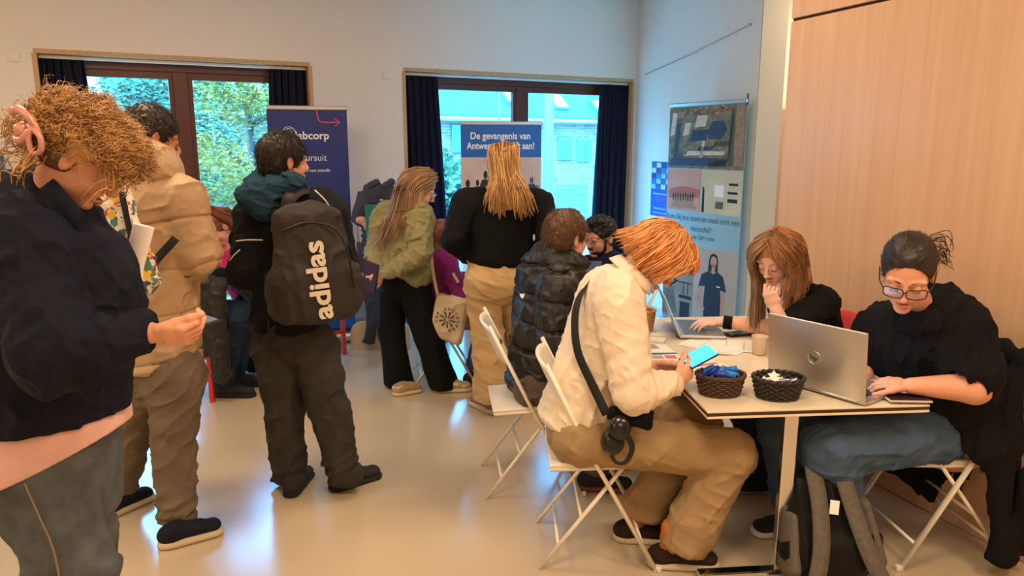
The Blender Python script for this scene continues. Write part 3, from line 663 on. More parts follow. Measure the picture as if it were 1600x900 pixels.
def leafmat(name, a, b):
    m = mat(name, a, rough=.6, spec=.3); N = m.node_tree.nodes; L = m.node_tree.links; B = N['Principled BSDF']
    t = N.new('ShaderNodeTexCoord'); n = N.new('ShaderNodeTexNoise'); n.inputs['Scale'].default_value = 1.1; n.inputs['Detail'].default_value = 6; L.new(t.outputs['Object'], n.inputs[0])
    c = N.new('ShaderNodeValToRGB'); c.color_ramp.elements[0].position = .38; c.color_ramp.elements[0].color = lin(a); c.color_ramp.elements[1].position = .62; c.color_ramp.elements[1].color = lin(b); L.new(n.outputs['Fac'], c.inputs[0]); L.new(c.outputs[0], B.inputs['Base Color'])
    B.inputs['Transmission Weight'].default_value = 0.0
    return m
LA = leafmat('pale_leaves', (80, 92, 36), (176, 150, 66)); LB = leafmat('dark_leaves', (30, 78, 60), (84, 126, 92)); LC = leafmat('mid_leaves', (44, 92, 60), (112, 146, 88))
def gp(px, Y, z=-2.6): q = A(px, 225, Y); return V(q[0], Y, z)
tree(gp(392, 11.0), 6.0, 1.65, LA, 'pale yellow-green tree filling the right pane of the left window', 21000, 11, .042)
tree(gp(230, 16.5), 5.3, 2.3, LB, 'blue-green tree behind the left pane of the left window, right of the bushy one', 18000, 12, .07)
tree(gp(150, 14.5), 4.7, 2.0, LC, 'bushy teal tree at the far left of the left window', 18000, 13, .065)
tree(gp(310, 19.0), 6.2, 2.8, LB, 'dark blue-green tree standing behind the pale one', 16000, 14, .085)
tree(gp(60, 18.0), 4.8, 2.4, LB, 'teal tree partly behind the curtain and the curly-haired woman', 4500, 15, .14)
# low hedge
R = np.random.RandomState(5); n = 9000; p = np.stack([R.uniform(-9, -2.3, n), R.uniform(12.2, 13.2, n), -2.6+2.0*R.rand(n)**.7], 1); a = R.randn(n, 3); a /= np.linalg.norm(a, axis=1)[:, None]; b = np.cross(a, R.randn(n, 3)); b /= np.linalg.norm(b, axis=1)[:, None]
v = np.stack([p-a*.09, p+b*.05, p+a*.09, p-b*.05], 1).reshape(-1, 3)
tag(link('hedge', v, np.arange(4*n).reshape(n, 4), LC, smooth=False), 'low leafy hedge under the trees beyond the left window', 'hedge')
mb = MB(); mb.box((-9.4, 21.5, -.9), (15, .3, 3.4)); tag(mb.build('garden_fence', mat('teal_fence', (40, 104, 112), rough=.7, var=.15, vscale=4)), 'teal boundary fence seen between the tree crowns', 'fence')

# brick terrace beyond the right window
def brickmat():
    m = mat('pale_brick', (190, 195, 195), rough=.9); N = m.node_tree.nodes; L = m.node_tree.links; B = N['Principled BSDF']
    t = N.new('ShaderNodeTexCoord'); mp = N.new('ShaderNodeMapping'); mp.inputs['Rotation'].default_value = (math.pi/2, 0, 0); L.new(t.outputs['Object'], mp.inputs[0])
    b = N.new('ShaderNodeTexBrick'); b.inputs['Scale'].default_value = 3.0; b.inputs['Color1'].default_value = lin((112, 108, 106)); b.inputs['Color2'].default_value = lin((136, 130, 126)); b.inputs['Mortar'].default_value = lin((172, 166, 160)); b.inputs['Mortar Size'].default_value = .03
    b.inputs['Brick Width'].default_value = .9; b.inputs['Row Height'].default_value = .34
    L.new(mp.outputs[0], b.inputs[0]); L.new(b.outputs[0], B.inputs['Base Color']); return m
def tilemat():
    m = mat('roof_tiles', (90, 160, 160), rough=.7); N = m.node_tree.nodes; L = m.node_tree.links; B = N['Principled BSDF']
    t = N.new('ShaderNodeTexCoord'); b = N.new('ShaderNodeTexBrick'); b.inputs['Scale'].default_value = 2.4; b.inputs['Color1'].default_value = lin((50, 124, 112)); b.inputs['Color2'].default_value = lin((66, 138, 124)); b.inputs['Mortar'].default_value = lin((30, 84, 80)); b.inputs['Mortar Size'].default_value = .03; b.inputs['Brick Width'].default_value = .7; b.inputs['Row Height'].default_value = .5
    L.new(t.outputs['Object'], b.inputs[0]); L.new(b.outputs[0], B.inputs['Base Color']); return m
HY = 30.0; ha, hb = A(640, 168, 28.0), A(1000, 207, 35.0)   # eave line of the terrace
hx = nrm(V(hb[0]-ha[0], hb[1]-ha[1], 0)); hn = V(hx[1], -hx[0], 0); ez = 3.25
ha = V(ha[0], ha[1], 0)-hx*10; RH = np.stack([hx, -hn, V(0, 0, 1)], axis=1)
house = empty('terraced_house', ha+hx*14+V(0, 0, -2.6), 'pale brick terraced house with a teal tiled roof beyond the right window', 'house')
# eave height from the photo at px 800
q = onplane(800, 186, ha, hn); ez = q[2]
mb = MB(); mb.box(ha+hx*14+V(0, 0, (ez-2.6)/2)-hn*3, (28, 6, ez+2.6), RH); mb.build('wall', brickmat(), house)
G = MB(); a0 = ha+V(0, 0, ez)+hn*.35; a1 = a0+hx*28; G.prism([a0, a1, a1-hn*5+V(0, 0, 4.2), a0-hn*5+V(0, 0, 4.2)], V(0, 0, .12)); G.build('roof', tilemat(), house)
mb = MB(); mb.tube([a0+V(0, 0, -.05), a1+V(0, 0, -.05)], .09, 8); mb.build('gutter', mat('pale_gutter', (170, 200, 205), rough=.5), house, smooth=True)
def hface(px, py): return onplane(px, py, ha+hn*.02, hn)
M_hf = mat('teal_window_frame', (90, 150, 158), rough=.5); M_hp = mat('window_dark_glass', (70, 150, 185), rough=.15); M_gd = mat('garage_door', (104, 162, 156), rough=.5)
for (x0, x1, y0, y1) in ((873, 892, 216, 248), (902, 921, 219, 250), (707, 718, 197, 236), (716, 722, 282, 330)):
    a, b = hface(x0, y0), hface(x1, y1); c = (a+b)/2; w = abs(np.dot(b-a, hx)); hgt = abs(a[2]-b[2])
    mb = MB(); mb.box(c, (w+.12, .12, hgt+.12), RH, bev=.02); o = mb.build('window', M_hf, house); mb = MB(); mb.box(c+hn*.05, (w-.1, .06, hgt-.1), RH); mb.build('pane', M_hp, o)
a, b = hface(869, 289), hface(916, 345); c = (a+b)/2; mb = MB()
for k in range(7): mb.box(c+V(0, 0, (k-3)*abs(a[2]-b[2])/7), (abs(np.dot(b-a, hx)), .08, abs(a[2]-b[2])/7*.94), RH)
mb.build('garage_door', M_gd, house)
M_sky = mat('skylight_glass', (235, 245, 250), rough=.1)
rn = nrm(np.cross(hx, nrm(-hn*5+V(0, 0, 4.2)))); rn = rn if rn[2] > 0 else -rn; ru = nrm(-hn*5+V(0, 0, 4.2)); RR = np.stack([hx, ru, np.cross(hx, ru)], axis=1)
for (px, py) in ((797, 152), (871, 161), (938, 170)):
    q = onplane(px, py, a0+V(0, 0, .14), rn); mb = MB(); mb.box(q+rn*.06, (.75, .95, .12), RR, bev=.02); o = mb.build('skylight', M_hf, house); mb = MB(); mb.box(q+rn*.13, (.6, .8, .02), RR); mb.build('pane', M_sky, o)
# lamp post in front of the terrace
q = A(857, 225, 16.0); mb = MB(); mb.tube([V(q[0], 16, -2.6), V(q[0], 16, 6.0)], [.12, .09], 12); tag(mb.build('street_lamp_post', mat('pale_post', (112, 160, 166), rough=.5), smooth=True), 'pale blue lamp post standing in front of the brick house', 'post')
q = A(781, 160, 29.0); mb = MB(); mb.tube([V(q[0], 27.5, -2.6), V(q[0], 27.5, 5.2)], .045, 8); tag(mb.build('drain_pipe', mat('pale_post', (112, 160, 166))), 'thin pale pipe rising past the eaves of the brick house', 'pipe')
# bushes at the foot of the terrace
n = 3000; q0 = A(672, 300, 20.0); p = q0+R.randn(n, 3)*V(1.0, .5, .45); a = R.randn(n, 3); a /= np.linalg.norm(a, axis=1)[:, None]; b = np.cross(a, R.randn(n, 3)); b /= np.linalg.norm(b, axis=1)[:, None]
v = np.stack([p-a*.12, p+b*.07, p+a*.12, p-b*.07], 1).reshape(-1, 3)
tag(link('shrub', v, np.arange(4*n).reshape(n, 4), LC, smooth=False), 'leafy shrub in front of the brick house beside the left curtain', 'shrub')

# ------------------------------------------------------------------ roll-up banners
M_lab = mat('banner_deep_blue', (22, 44, 118), rough=.45); M_txt = mat('white_print', (245, 245, 245), rough=.5); M_blue2 = mat('banner_blue', (20, 100, 180), rough=.45)
M_pink = mat('pink_print', (235, 90, 140), rough=.5); M_pbk = mat('print_black', (22, 24, 34), rough=.55); M_pnv = mat('print_navy', (36, 52, 86), rough=.55)
def rollup(a, b, z0, z1, m, label, name='roll_up_banner'):
    a = V(a[0], a[1], 0); b = V(b[0], b[1], 0); x = nrm(b-a); w = np.linalg.norm(b-a); n = V(x[1], -x[0], 0); c = (a+b)/2; R_ = np.stack([x, -n, V(0, 0, 1)], axis=1)
    root = empty(name, c, label, 'banner')
    mb = MB(); mb.box(c+V(0, 0, .045), (w+.03, .16, .09), R_, bev=.03); mb.build('base_cassette', M_alu, root)
    mb = MB(); mb.tube([c-n*.05+V(0, 0, .05), c-n*.03+V(0, 0, z1)], .012, 8); mb.build('support_pole', M_alu, root, smooth=True)
    mb = MB(); mb.box(c+V(0, 0, z1+.012), (w+.01, .03, .035), R_, bev=.008); mb.build('top_rail', M_alu, root)
    mb = MB(); mb.box(c+V(0, 0, (z1+.09)/2), (w, .003, z1-.09), R_); g = mb.build('graphic_panel', m, root)
    def at(u, z, off=.004): return a + x*(u*w) + V(0, 0, z) + n*off
    def rect(u0, u1, za, zb, mm, nm='printed_field', off=.003):
        k = MB(); k.prism([at(u0, za, off), at(u1, za, off), at(u1, zb, off), at(u0, zb, off)], n*.0008); return k.build(nm, mm, g)
    def poly(pts, mm, nm='printed_figure', off=.005):
        if len(pts) <= 8:
            for P_ in pts: k = MB(); k.prism([at(u, z, off) for u, z in P_], n*.0006); o_ = k.build(nm, mm, g)
            return o_
        k = MB()
        for P_ in pts: k.prism([at(u, z, off) for u, z in P_], n*.0006)
        return k.build(nm, mm, g)
    return root, g, at, rect, poly, x, n, w
def blobs(P_, c, w, h):
    """simple standing silhouette (head, shoulders, body, legs) as a list of polygons"""
    u, z = c; hd = [(u+.13*w*math.cos(t)*1.0, z+h*.91+.085*h*math.sin(t)) for t in np.linspace(0, 6.28, 12)[:-1]]
    body = [(u-.24*w, z+h*.45), (u-.10*w, z+h*.45), (u, z+h*.42), (u+.16*w, z+h*.45), (u+.30*w, z+h*.5), (u+.32*w, z+h*.74), (u+.20*w, z+h*.82), (u-.20*w, z+h*.82), (u-.34*w, z+h*.72), (u-.34*w, z+h*.5)]
    legs = [(u-.2*w, z), (u-.04*w, z), (u, z+h*.4), (u+.05*w, z), (u+.2*w, z), (u+.2*w, z+h*.48), (u-.2*w, z+h*.48)]
    P_ += [hd, body, legs]; return P_
root, g, at, rect, poly, x, n, w = rollup((-1.965, 6.05), (-1.36, 6.22), 0, 1.955, M_lab, 'dark blue roll-up banner with a pink arrow behind the backpack man')
text('labcorp', M_txt, at(.34, 1.72), x, (0, 0, 1), width=w*.42, height=.062, parent=g, weight=.02)
mb = MB()
for k in range(3): mb.tube([at(.26+(.085-.02*k)*math.cos(t), 1.755+(.062-.014*k)*math.sin(t), .006) for t in np.linspace(0, 5.4, 22)+k], .0028, 5)
mb.build('ring_emblem', M_txt, g, smooth=True)
mb = MB(); mb.tube(cmr([at(.62, 1.95, .006), at(.63, 1.89, .006), at(.68, 1.855, .006), at(.90, 1.855, .006)], 14), .0055, 6); mb.tube([at(.84, 1.885, .006), at(.905, 1.855, .006), at(.84, 1.825, .006)], .0055, 6); mb.build('arrow', M_pink, g, smooth=True)
text('In pursuit', mat('serif_print', (225, 230, 240)), at(.28, 1.545), x, (0, 0, 1), width=w*.44, height=.055, parent=g)
text('of the next scientific', M_txt, at(.36, 1.455), x, (0, 0, 1), width=w*.40, height=.026, parent=g)
rect(0, 1, .12, 1.17, mat('banner_photo_dark', (38, 40, 52), rough=.5, var=.5, vscale=7)); rect(.86, .93, .3, 1.15, mat('banner_teal_stripe', (100, 130, 140)), off=.005)
poly([[(.5+.16*math.cos(t), .92+.11*math.sin(t)) for t in np.linspace(0, 6.28, 14)[:-1]]], mat('print_face', (150, 90, 80))); rect(0, 1, .12, .45, M_blue2, off=.0045)

root, g, at, rect, poly, x, n, w = rollup((-.468, 6.85), (.272, 6.98), 0, 1.855, M_blue2, 'blue roll-up banner reading De gevangenis van Antwerpen werft aan')
text('De gevangenis van', M_txt, at(.49, 1.725), x, (0, 0, 1), width=w*.74, height=.062, parent=g, weight=.025, align='CENTER')
text('Antwerpen werft aan!', M_txt, at(.49, 1.635), x, (0, 0, 1), width=w*.84, height=.062, parent=g, weight=.025, align='CENTER')
rect(0, 1, .12, 1.56, mat('banner_photo_cell_hall', (222, 190, 170), rough=.55, var=.15, vscale=3)); rect(0, .34, .95, 1.25, M_pnv, off=.0045); rect(.62, 1, .9, 1.18, mat('print_grey_floor', (150, 165, 185)), off=.0045); rect(.80, .97, 1.18, 1.30, mat('print_teal_desk', (60, 130, 160)), off=.0046)
P_ = []
for u, z, ww, hh in ((.08, .92, .22, .44), (.2, 1.0, .16, .36), (.30, .98, .2, .46), (.46, 1.0, .2, .5), (.52, 1.04, .22, .55)): blobs(P_, (u, z), ww, hh)
poly(P_, M_pbk); P_ = []; blobs(P_, (.88, 1.02), .17, .36); blobs(P_, (.78, 1.25), .04, .1); poly(P_, M_pnv, off=.0055)
mb = MB()
for k in range(6): mb.tube([at(.72+.04*k, 1.3, .006), at(.72+.04*k, 1.47, .006)], .002, 4)
mb.build('printed_bars', mat('print_bars', (190, 180, 180)), g)

# large photo banner by the white wall
root, g, at, rect, poly, x, n, w = rollup((1.425, 6.80), (1.875, 6.03), 0, 2.005, mat('banner_light_blue', (150, 190, 205), rough=.4), 'tall photo banner with aerial view and woman in navy polo by the white wall')
R = np.random.RandomState(9)
rect(0, 1, 1.47, 1.995, mat('aerial_ground', (120, 116, 92), rough=.6, var=.5, vscale=14), 'aerial_photograph')
cols = [mat('aerial_%d' % i, c, rough=.6, var=.25, vscale=20) for i, c in enumerate(((44, 66, 100), (190, 180, 160), (90, 96, 70), (150, 130, 110), (60, 60, 66), (150, 70, 60), (205, 200, 190)))]
def qd(u0, z0, u1, z1, t=.03): return [(u0, z0), (u1, z0+t*.3), (u1+t, z1), (u0+t, z1)]
poly([qd(.02, 1.49, .78, 1.56), qd(.08, 1.56, .14, 1.86), qd(.80, 1.56, .83, 1.92), qd(.30, 1.70, .52, 1.80), [(.55, 1.72), (.72, 1.72), (.78, 1.80), (.74, 1.87), (.60, 1.87), (.54, 1.80)], qd(.40, 1.62, .60, 1.66)], cols[0], 'aerial_photograph_roofs')
poly([qd(.25, 1.58, .75, 1.62), qd(.2, 1.75, .28, 1.86), qd(.36, 1.82, .50, 1.92), qd(.02, 1.75, .08, 1.95), qd(.44, 1.56, .48, 1.72)], cols[6], 'aerial_photograph_yards')
poly([qd(.88, 1.5, .99, 1.98, 0), qd(.1, 1.9, .2, 1.96)], cols[3], 'aerial_photograph_road'); poly([qd(.82, 1.5, .87, 1.97, 0), qd(.55, 1.48, .80, 1.545)], cols[2], 'aerial_photograph_trees'); poly([qd(.36, 1.93, .45, 1.965), qd(.55, 1.92, .62, 1.95), qd(.68, 1.94, .78, 1.97)], cols[5], 'aerial_photograph_red_roofs')
P_ = [qd(.62+.035*k, 1.66, .642+.035*k, 1.70, .012) for k in range(6)]; poly(P_, cols[4], 'aerial_photograph_cars', .0062)
P_ = []
for k in range(60):
    u, z = R.uniform(.02, .76), R.choice([R.uniform(1.93, 1.985), R.uniform(1.57, 1.9)]); s_ = R.uniform(.01, .035); P_.append(qd(u, z, u+s_, z+s_*.35, .006))
poly(P_[:30], cols[1], 'aerial_photograph_houses', .0064); poly(P_[30:], cols[4], 'aerial_photograph_shadow_blocks', .0066)
rect(.0, .47, 1.10, 1.46, mat('hall_photo_salmon', (206, 160, 140), rough=.6, var=.12, vscale=4), 'cell_hall_photograph'); rect(.48, 1, 1.09, 1.46, mat('corridor_photo', (208, 200, 170), rough=.6, var=.1, vscale=4), 'corridor_photograph')
poly([[(.04, 1.28), (.2, 1.31), (.3, 1.31), (.46, 1.29), (.46, 1.22), (.04, 1.2)]], mat('hall_photo_rose', (184, 110, 90)), 'printed_wall'); poly([[(.06, 1.12), (.44, 1.12), (.32, 1.23), (.16, 1.23)]], mat('hall_photo_floor', (170, 140, 110)), 'printed_floor', .0052); P_ = []
for k in range(9): blobs(P_, (.1+.035*k, 1.18+.005*(k % 3)), .03, .07)
poly(P_, M_pbk, off=.0065); poly([[(.5, 1.1), (.535, 1.1), (.53, 1.3), (.505, 1.33)], qd(.83, 1.2, .95, 1.23, 0), qd(.83, 1.27, .95, 1.29, 0), qd(.84, 1.34, .95, 1.36, 0)], M_pbk, 'printed_shelves'); poly([qd(.66, 1.24, .78, 1.34, 0)], M_txt, 'printed_door'); poly([qd(.68, 1.14, .78, 1.2, 0)], cols[2], 'printed_plant')
M_dt = mat('banner_text_teal', (60, 110, 125), rough=.5)
text('Kom bij ons team en maak echt een', M_dt, at(.5, 1.015), x, (0, 0, 1), width=w*.98, height=.052, parent=g, align='CENTER'); text('verschil!', M_dt, at(.5, .925), x, (0, 0, 1), width=w*.28, height=.052, parent=g, align='CENTER'); text('Scan de QR code', M_dt, at(.48, .86), x, (0, 0, 1), width=w*.42, height=.036, parent=g, align='CENTER')
rect(0, .43, .10, .80, mat('photo_left_bottom', (150, 138, 120), rough=.6, var=.25, vscale=5), 'yard_photograph'); rect(.44, 1, .10, .79, mat('photo_concrete', (186, 170, 154), rough=.6, var=.08, vscale=5), 'portrait_photograph')
poly([[(.0, .8), (.43, .8), (.43, .56), (.25, .56), (.0, .64)]], mat('print_greenery', (96, 104, 60), var=.5, vscale=16), 'printed_greenery'); poly([[(.0, .5), (.15, .38), (.22, .15), (.0, .12)]], mat('print_rock', (110, 96, 76), var=.3, vscale=9), 'printed_rock'); poly([qd(.24, .3, .42, .33, 0), qd(.3, .34, .31, .46, 0), qd(.36, .34, .37, .46, 0), qd(.24, .44, .42, .45, 0), qd(.26, .12, .4, .27, 0)], M_pbk, 'printed_railing')
M_pf = mat('print_skin', (205, 150, 125)); u0 = .70
poly([[(u0-.07, .585), (u0-.062, .70), (u0-.042, .742), (u0, .757), (u0+.040, .742), (u0+.054, .70), (u0+.056, .585), (u0+.03, .60), (u0-.035, .60)]], M_pbk, 'printed_hair'); poly([[(u0+.042*math.cos(t), .685+.048*math.sin(t)) for t in np.linspace(0, 6.28, 14)[:-1]], [(u0-.022, .58), (u0+.022, .58), (u0+.02, .66), (u0-.02, .66)], [(u0-.18, .44), (u0-.14, .46), (u0-.19, .33), (u0-.09, .26), (u0-.1, .24), (u0-.24, .31)], [(u0+.11, .44), (u0+.15, .44), (u0+.15, .18), (u0+.12, .18)]], M_pf, 'printed_face', .0058)
poly([[(u0-.10, .12), (u0-.11, .34), (u0-.10, .46), (u0-.19, .44), (u0-.15, .56), (u0-.05, .60), (u0, .575), (u0+.05, .60), (u0+.13, .57), (u0+.18, .44), (u0+.10, .45), (u0+.12, .34), (u0+.12, .12)]], mat('print_polo', (34, 42, 60)), 'printed_polo', .0056); poly([qd(u0+.05, .47, u0+.10, .48, 0)], M_txt, 'printed_badge', .0064)
mb = MB(); mb.box(at(1.0, 2.03, .0), (.012, .012, .09)); mb.build('hook', M_black, root)
# small blue poster on the white wall
a, b = onplane(1019, 252, wp(0, 0, .004), wn_), onplane(1046, 341, wp(0, 0, .004), wn_)
c = (a+b)/2; wv = abs(np.dot(b-a, wd)); hv = abs(a[2]-b[2]); mb = MB(); mb.box(c, (wv, .003, hv), RW); po = mb.build('wall_poster_sheet', mat('poster_blue', (30, 96, 190), rough=.5)); tag(po, 'small blue poster with photo grid on the white wall, left of the tall photo banner', 'poster')
bl = c-wd*wv/2-V(0, 0, hv/2)+wn_*.003
for k in range(20):
    u, z = (k % 4)/4+.02, .50+.098*(k//4); q = bl+wd*wv*(u+.11)+V(0, 0, hv*(z+.045)); mb = MB(); mb.box(q, (wv*.21, .002, hv*.088), RW)
    mb.build('printed_photo', mat('poster_pic_%d' % (k % 5), ((150, 200, 225), (60, 110, 160), (200, 220, 230), (90, 70, 90), (40, 130, 190))[k % 5], rough=.5, var=.3, vscale=30), po)
for k, (tx, z, ww) in enumerate((('Samen werken', .40, .7), ('Binnen kijken', .13, .6), ('vacatures', .05, .7))): text(tx, M_txt, bl+wd*wv*.5+V(0, 0, hv*z), wd, (0, 0, 1), width=wv*ww, height=.022, parent=po, align='CENTER', ext=.002)
text('Tot ins', M_pink, bl+wd*wv*.5+V(0, 0, hv*.29), wd, (0, 0, 1), width=wv*.5, height=.04, parent=po, align='CENTER', ext=.002)
# blue banner far left behind the curly-haired woman
root, g, at, rect, poly, x, n, w = rollup((-4.05, 4.98), (-3.55, 5.22), 0, 1.60, mat('banner_steel_blue', (48, 92, 140), rough=.5), 'steel blue roll-up banner at the far left behind the curly-haired woman')
# ------------------------------------------------------------------ people
SK1 = SKIN('skin_warm', (222, 160, 130)); SK2 = SKIN('skin_tan', (190, 130, 98), (140, 70, 60)); SK3 = SKIN('skin_fair', (232, 178, 152))
M_brow = mat('brow_hair_brown', (64, 42, 28), rough=.7); M_browl = mat('brow_hair_light', (140, 96, 58), rough=.7)
def hairmat(n, c, v=.22): return mat(n, c, rough=.42, var=v, vscale=26, spec=.5, stretch=(1, 1, .25), bump=.3, bscale=120)
H_gold = hairmat('hair_golden_curls', (206, 158, 98), .35); H_roots = hairmat('hair_dark_roots', (88, 60, 38)); H_dark = hairmat('hair_dark_brown', (40, 28, 22)); H_black = hairmat('hair_black', (22, 19, 19))
H_brown = hairmat('hair_brown', (104, 72, 48)); H_blond = hairmat('hair_dark_blond', (176, 128, 74), .3); H_ash = hairmat('hair_light_brown', (158, 122, 88), .28); H_red = hairmat('hair_copper', (208, 134, 72), .3); H_auburn = hairmat('hair_auburn', (128, 74, 50)); H_mid = hairmat('hair_caramel', (158, 108, 62), .35)
Y0 = lambda p: V(p[0], p[1], 0)
def arm(S, sh, el, wr, r=(.075, .062, .048), k=.03, folds=0.0):
    S.cap(sh, el, r[0], r[1], k=k, mod=(lambda t, x, y: 1+folds*np.sin(t*34+x*40)*np.clip(t*1.5-.3, 0, 1)) if folds else None)
    S.cap(el, wr, r[1]*1.02, r[2], k=k*.7, mod=(lambda t, x, y: 1+folds*np.sin(t*30+y*40)) if folds else None)
def leg(S, hip, kn, an, r=(.11, .085, .07), k=.04, bunch=0.0):
    S.cap(hip, kn, r[0], r[1], k=k); S.cap(kn, an, r[1], r[2], k=.02, mod=(lambda t, x, y: 1+bunch*np.sin(t*44+x*22+y*12)*np.clip(t*2.2-1.1, 0, 1)) if bunch else None)

# ---- 1: curly-haired woman in the foreground
M_nv = fabric('navy_twill', (17, 20, 34), var=.15, bscale=240, rough=.8); M_bl = fabric('pink_blouse', (226, 182, 172), bump=.05, rough=.6); M_j1 = fabric('grey_blue_denim', (88, 94, 98), var=.28, vscale=16, bscale=400)
Y = 2.0; P = Person(Y0(A(100, 500, Y)), 'woman with curly golden hair and pink claw clip, navy jacket, looking at a phone', SK1)
hf = V(math.cos(.72)*.97, math.cos(.72)*.22, -math.sin(.72)); hd = Head(A(131, 247, Y), hf, (.66, .1, .75), 1.0)
S = SDF(.0035); nb = A(72, 335, Y+.04); hd.carve(S, nb, .062, True); P.flesh(S, hd)
wr = A(232, 520, 1.80); S = SDF(.003); S.cap(A(180, 530, 1.78), wr, .034, .028, k=.01); hand(S, wr, (1, .15, -.12), (.0, -.72, -.70), 1, (.2, .8, .85, .9, .95), 1.05, thumb=(.30, .95, -.35)); P.flesh(S)
wl = A(178, 462, 2.16); S = SDF(.004); S.cap(A(150, 500, 2.2), wl, .034, .026, k=.01); hand(S, wl, (.45, 0, .9), (.6, .8, 0), -1, (.7, 1, 1, 1, 1), .95); P.flesh(S)
S = SDF(.012); S.cap(A(70, 400, Y+.03), A(95, 640, Y+.03), (.16, .15), (.16, .14), side=(0, 1, 0)); S.cap(A(95, 720, 1.93), V(A(100, 800, 1.93)[0], 1.93, .1), .08, .05); S.cap(A(95, 720, 2.13), V(A(100, 800, 2.13)[0], 2.13, .1), .08, .05); P.flesh(S)
S = SDF(.0065)
S.cap(A(48, 425, Y+.03), A(84, 640, Y+.03), (.215, .215), (.225, .205), side=(0, 1, 0), k=.05); S.cap(A(38, 372, 1.84), A(62, 352, 2.22), .085, .08, k=.07); S.cap(A(5, 332, Y+.03), A(72, 322, Y+.03), (.13, .105), (.085, .085), side=(0, 1, 0), k=.06)
S.ell(A(132, 462, Y), (.135, .17, .19), k=.06); S.cap(A(78, 318, Y+.03), A(108, 352, Y+.03), .085, .075, k=.04)
arm(S, A(40, 392, 1.80), A(80, 553, 1.69), A(226, 521, 1.795), (.105, .082, .047), .035, .035); arm(S, A(65, 372, 2.26), A(140, 520, 2.30), A(170, 478, 2.2), (.09, .075, .05), .03)
S.disp += [wrinkles(.012, .11, (.3, 0, .95), 2.2, 1.3), wrinkles(.005, .05, (.8, 0, -.6), 3, 5.1)]
S.cut(A(100, 646, Y), (.02, 0, -1)); S.cut(A(237, 521, 1.80), (1, .1, -.05)); P.cloth('jacket', S, M_nv)
# collar and chest flap
mb = MB(); cp = [A(52, 262, 2.12), A(76, 280, 1.98), A(104, 312, 1.93), A(134, 346, 1.93)]; G = np.zeros((14, 5, 3)); cc = cmr(cp, 14)
for i in range(14):
    for j in range(5): G[i, j] = cc[i] + V(-.018*j+.006, -.012-.004*j, -.024*j+.02-.004*i*j/4)
P.root  # collar flap lies along the neckline
o = sheet('collar', G, .007, M_nv, P.root)
if 0: S = SDF(.004); Gm = frame(nrm(A(95, 470, 1.83)-A(55, 452, 1.83)), (0, 0, 1)); S.rbox(A(150, 415, 1.885), (.085, .012, .022), frame((1, .25, -.22), (0, 0, 1)), r=.008); P.cloth('chest_flap', S, M_nv)
S = SDF(.006); S.cap(A(84, 640, Y+.03), A(84, 800, Y+.03), (.215, .198), (.250, .243), side=(0, 1, 0), end=.4, mod=lambda t, x, y: 1+.02*np.sin(x*55)*t+.015*np.sin(y*70)*t); S.cut(A(100, 724, 1.80), (.40, .0, -.9)); S.cut(A(100, 686, Y), (-.0, .2, -1)) if False else None
P.cloth('blouse', S, M_bl)
S = SDF(.008); S.cap(A(92, 700, Y+.03), A(95, 770, Y+.03), (.18, .155), (.175, .155), side=(0, 1, 0), k=.05); xs = A(98, 800, 1.9)[0]
for yy in (1.915, 2.14): xs = A(98, 800, 1.9)[0]-(.13 if yy > 2 else 0); S.cap(V(xs-.06, yy, .80), V(xs+.0, yy, .48), (.098, .125), (.085, .125), side=(0, 1, 0), k=.03); S.cap(V(xs, yy, .48), V(xs-.02, yy, .09), (.085, .125), (.075, .105), side=(0, 1, 0), k=.02, end=.5)
S.disp += [wrinkles(.006, .08, (0, 0, 1), 2, 3.3)]; S.cut((0, 0, .07), (0, 0, -1)); o = P.cloth('jeans', S, M_j1)
xs = A(98, 800, 1.9)[0]; mb = MB(); mb.tube(cmr([V(xs-.03, 1.808, .80), V(xs-.005, 1.812, .70), V(xs+.015, 1.820, .60), V(xs+.018, 1.828, .46)], 12), .0025, 5); mb.build('seam', mat('denim_thread', (150, 130, 100), rough=.8), o, smooth=True)
for yy in (1.915, 2.14): shoe(P, V(xs+.0-.12, yy, 0), (1, 0, 0), M_black, M_white)
# hair: pinned-up volume, dark roots, loose spirals
S = SDF(.005); hp = hd.p
S.ell(hp(-.03, 0, .055), (.115, .098, .092), hd.M, k=.03); S.ell(hp(-.10, 0, .035), (.07, .075, .075), hd.M, k=.03); S.ell(hp(.045, 0, .075), (.075, .09, .052), hd.M, k=.03)
S.ell(hp(.105, 0, -.05), (.10, .14, .092), hd.M, k=.01, op='s'); S.ell(hp(.0, -.11, -.02), (.03, .04, .038), hd.M, k=.01, op='s'); S.ell(hp(0, 0, -.16), (.13, .12, .10), hd.M, k=.01, op='s')
S.disp += [fuzz(.010, .02, hd.f, 3)]; v, f = S.mesh(); hr = P.part('hair', v, f, H_gold)
flow = lambda p: np.broadcast_to(hd.f*.9+hd.u*.1, p.shape)
for mm_, n_, sd_ in ((H_gold, 2200, 4), (hairmat('hair_light_gold', (222, 176, 112)), 1300, 14), (hairmat('hair_dark_gold', (126, 86, 48)), 1300, 24)):
    v2, f2 = fuzzhair(P, v, f, hd, mm_, n_, .042, .0015, flow=flow, lift=.22, curl=.0070, seed=sd_, sel=lambda p: (((p-hd.c) @ hd.u > .050) | ((p-hd.c) @ hd.f < -.05) | (((p-hd.c) @ hd.f > .035) & ((p-hd.c) @ hd.u > .012))).astype(float)); link('loose_curls', v2, f2, mm_, hr)
v2, f2 = fuzzhair(P, v, f, hd, H_gold, 260, .05, .0008, flow=lambda p: (p-hd.c)*4+hd.f*.5, lift=.45, curl=.010, seed=8); link('flyaway_curls', v2, f2, H_gold, hr)
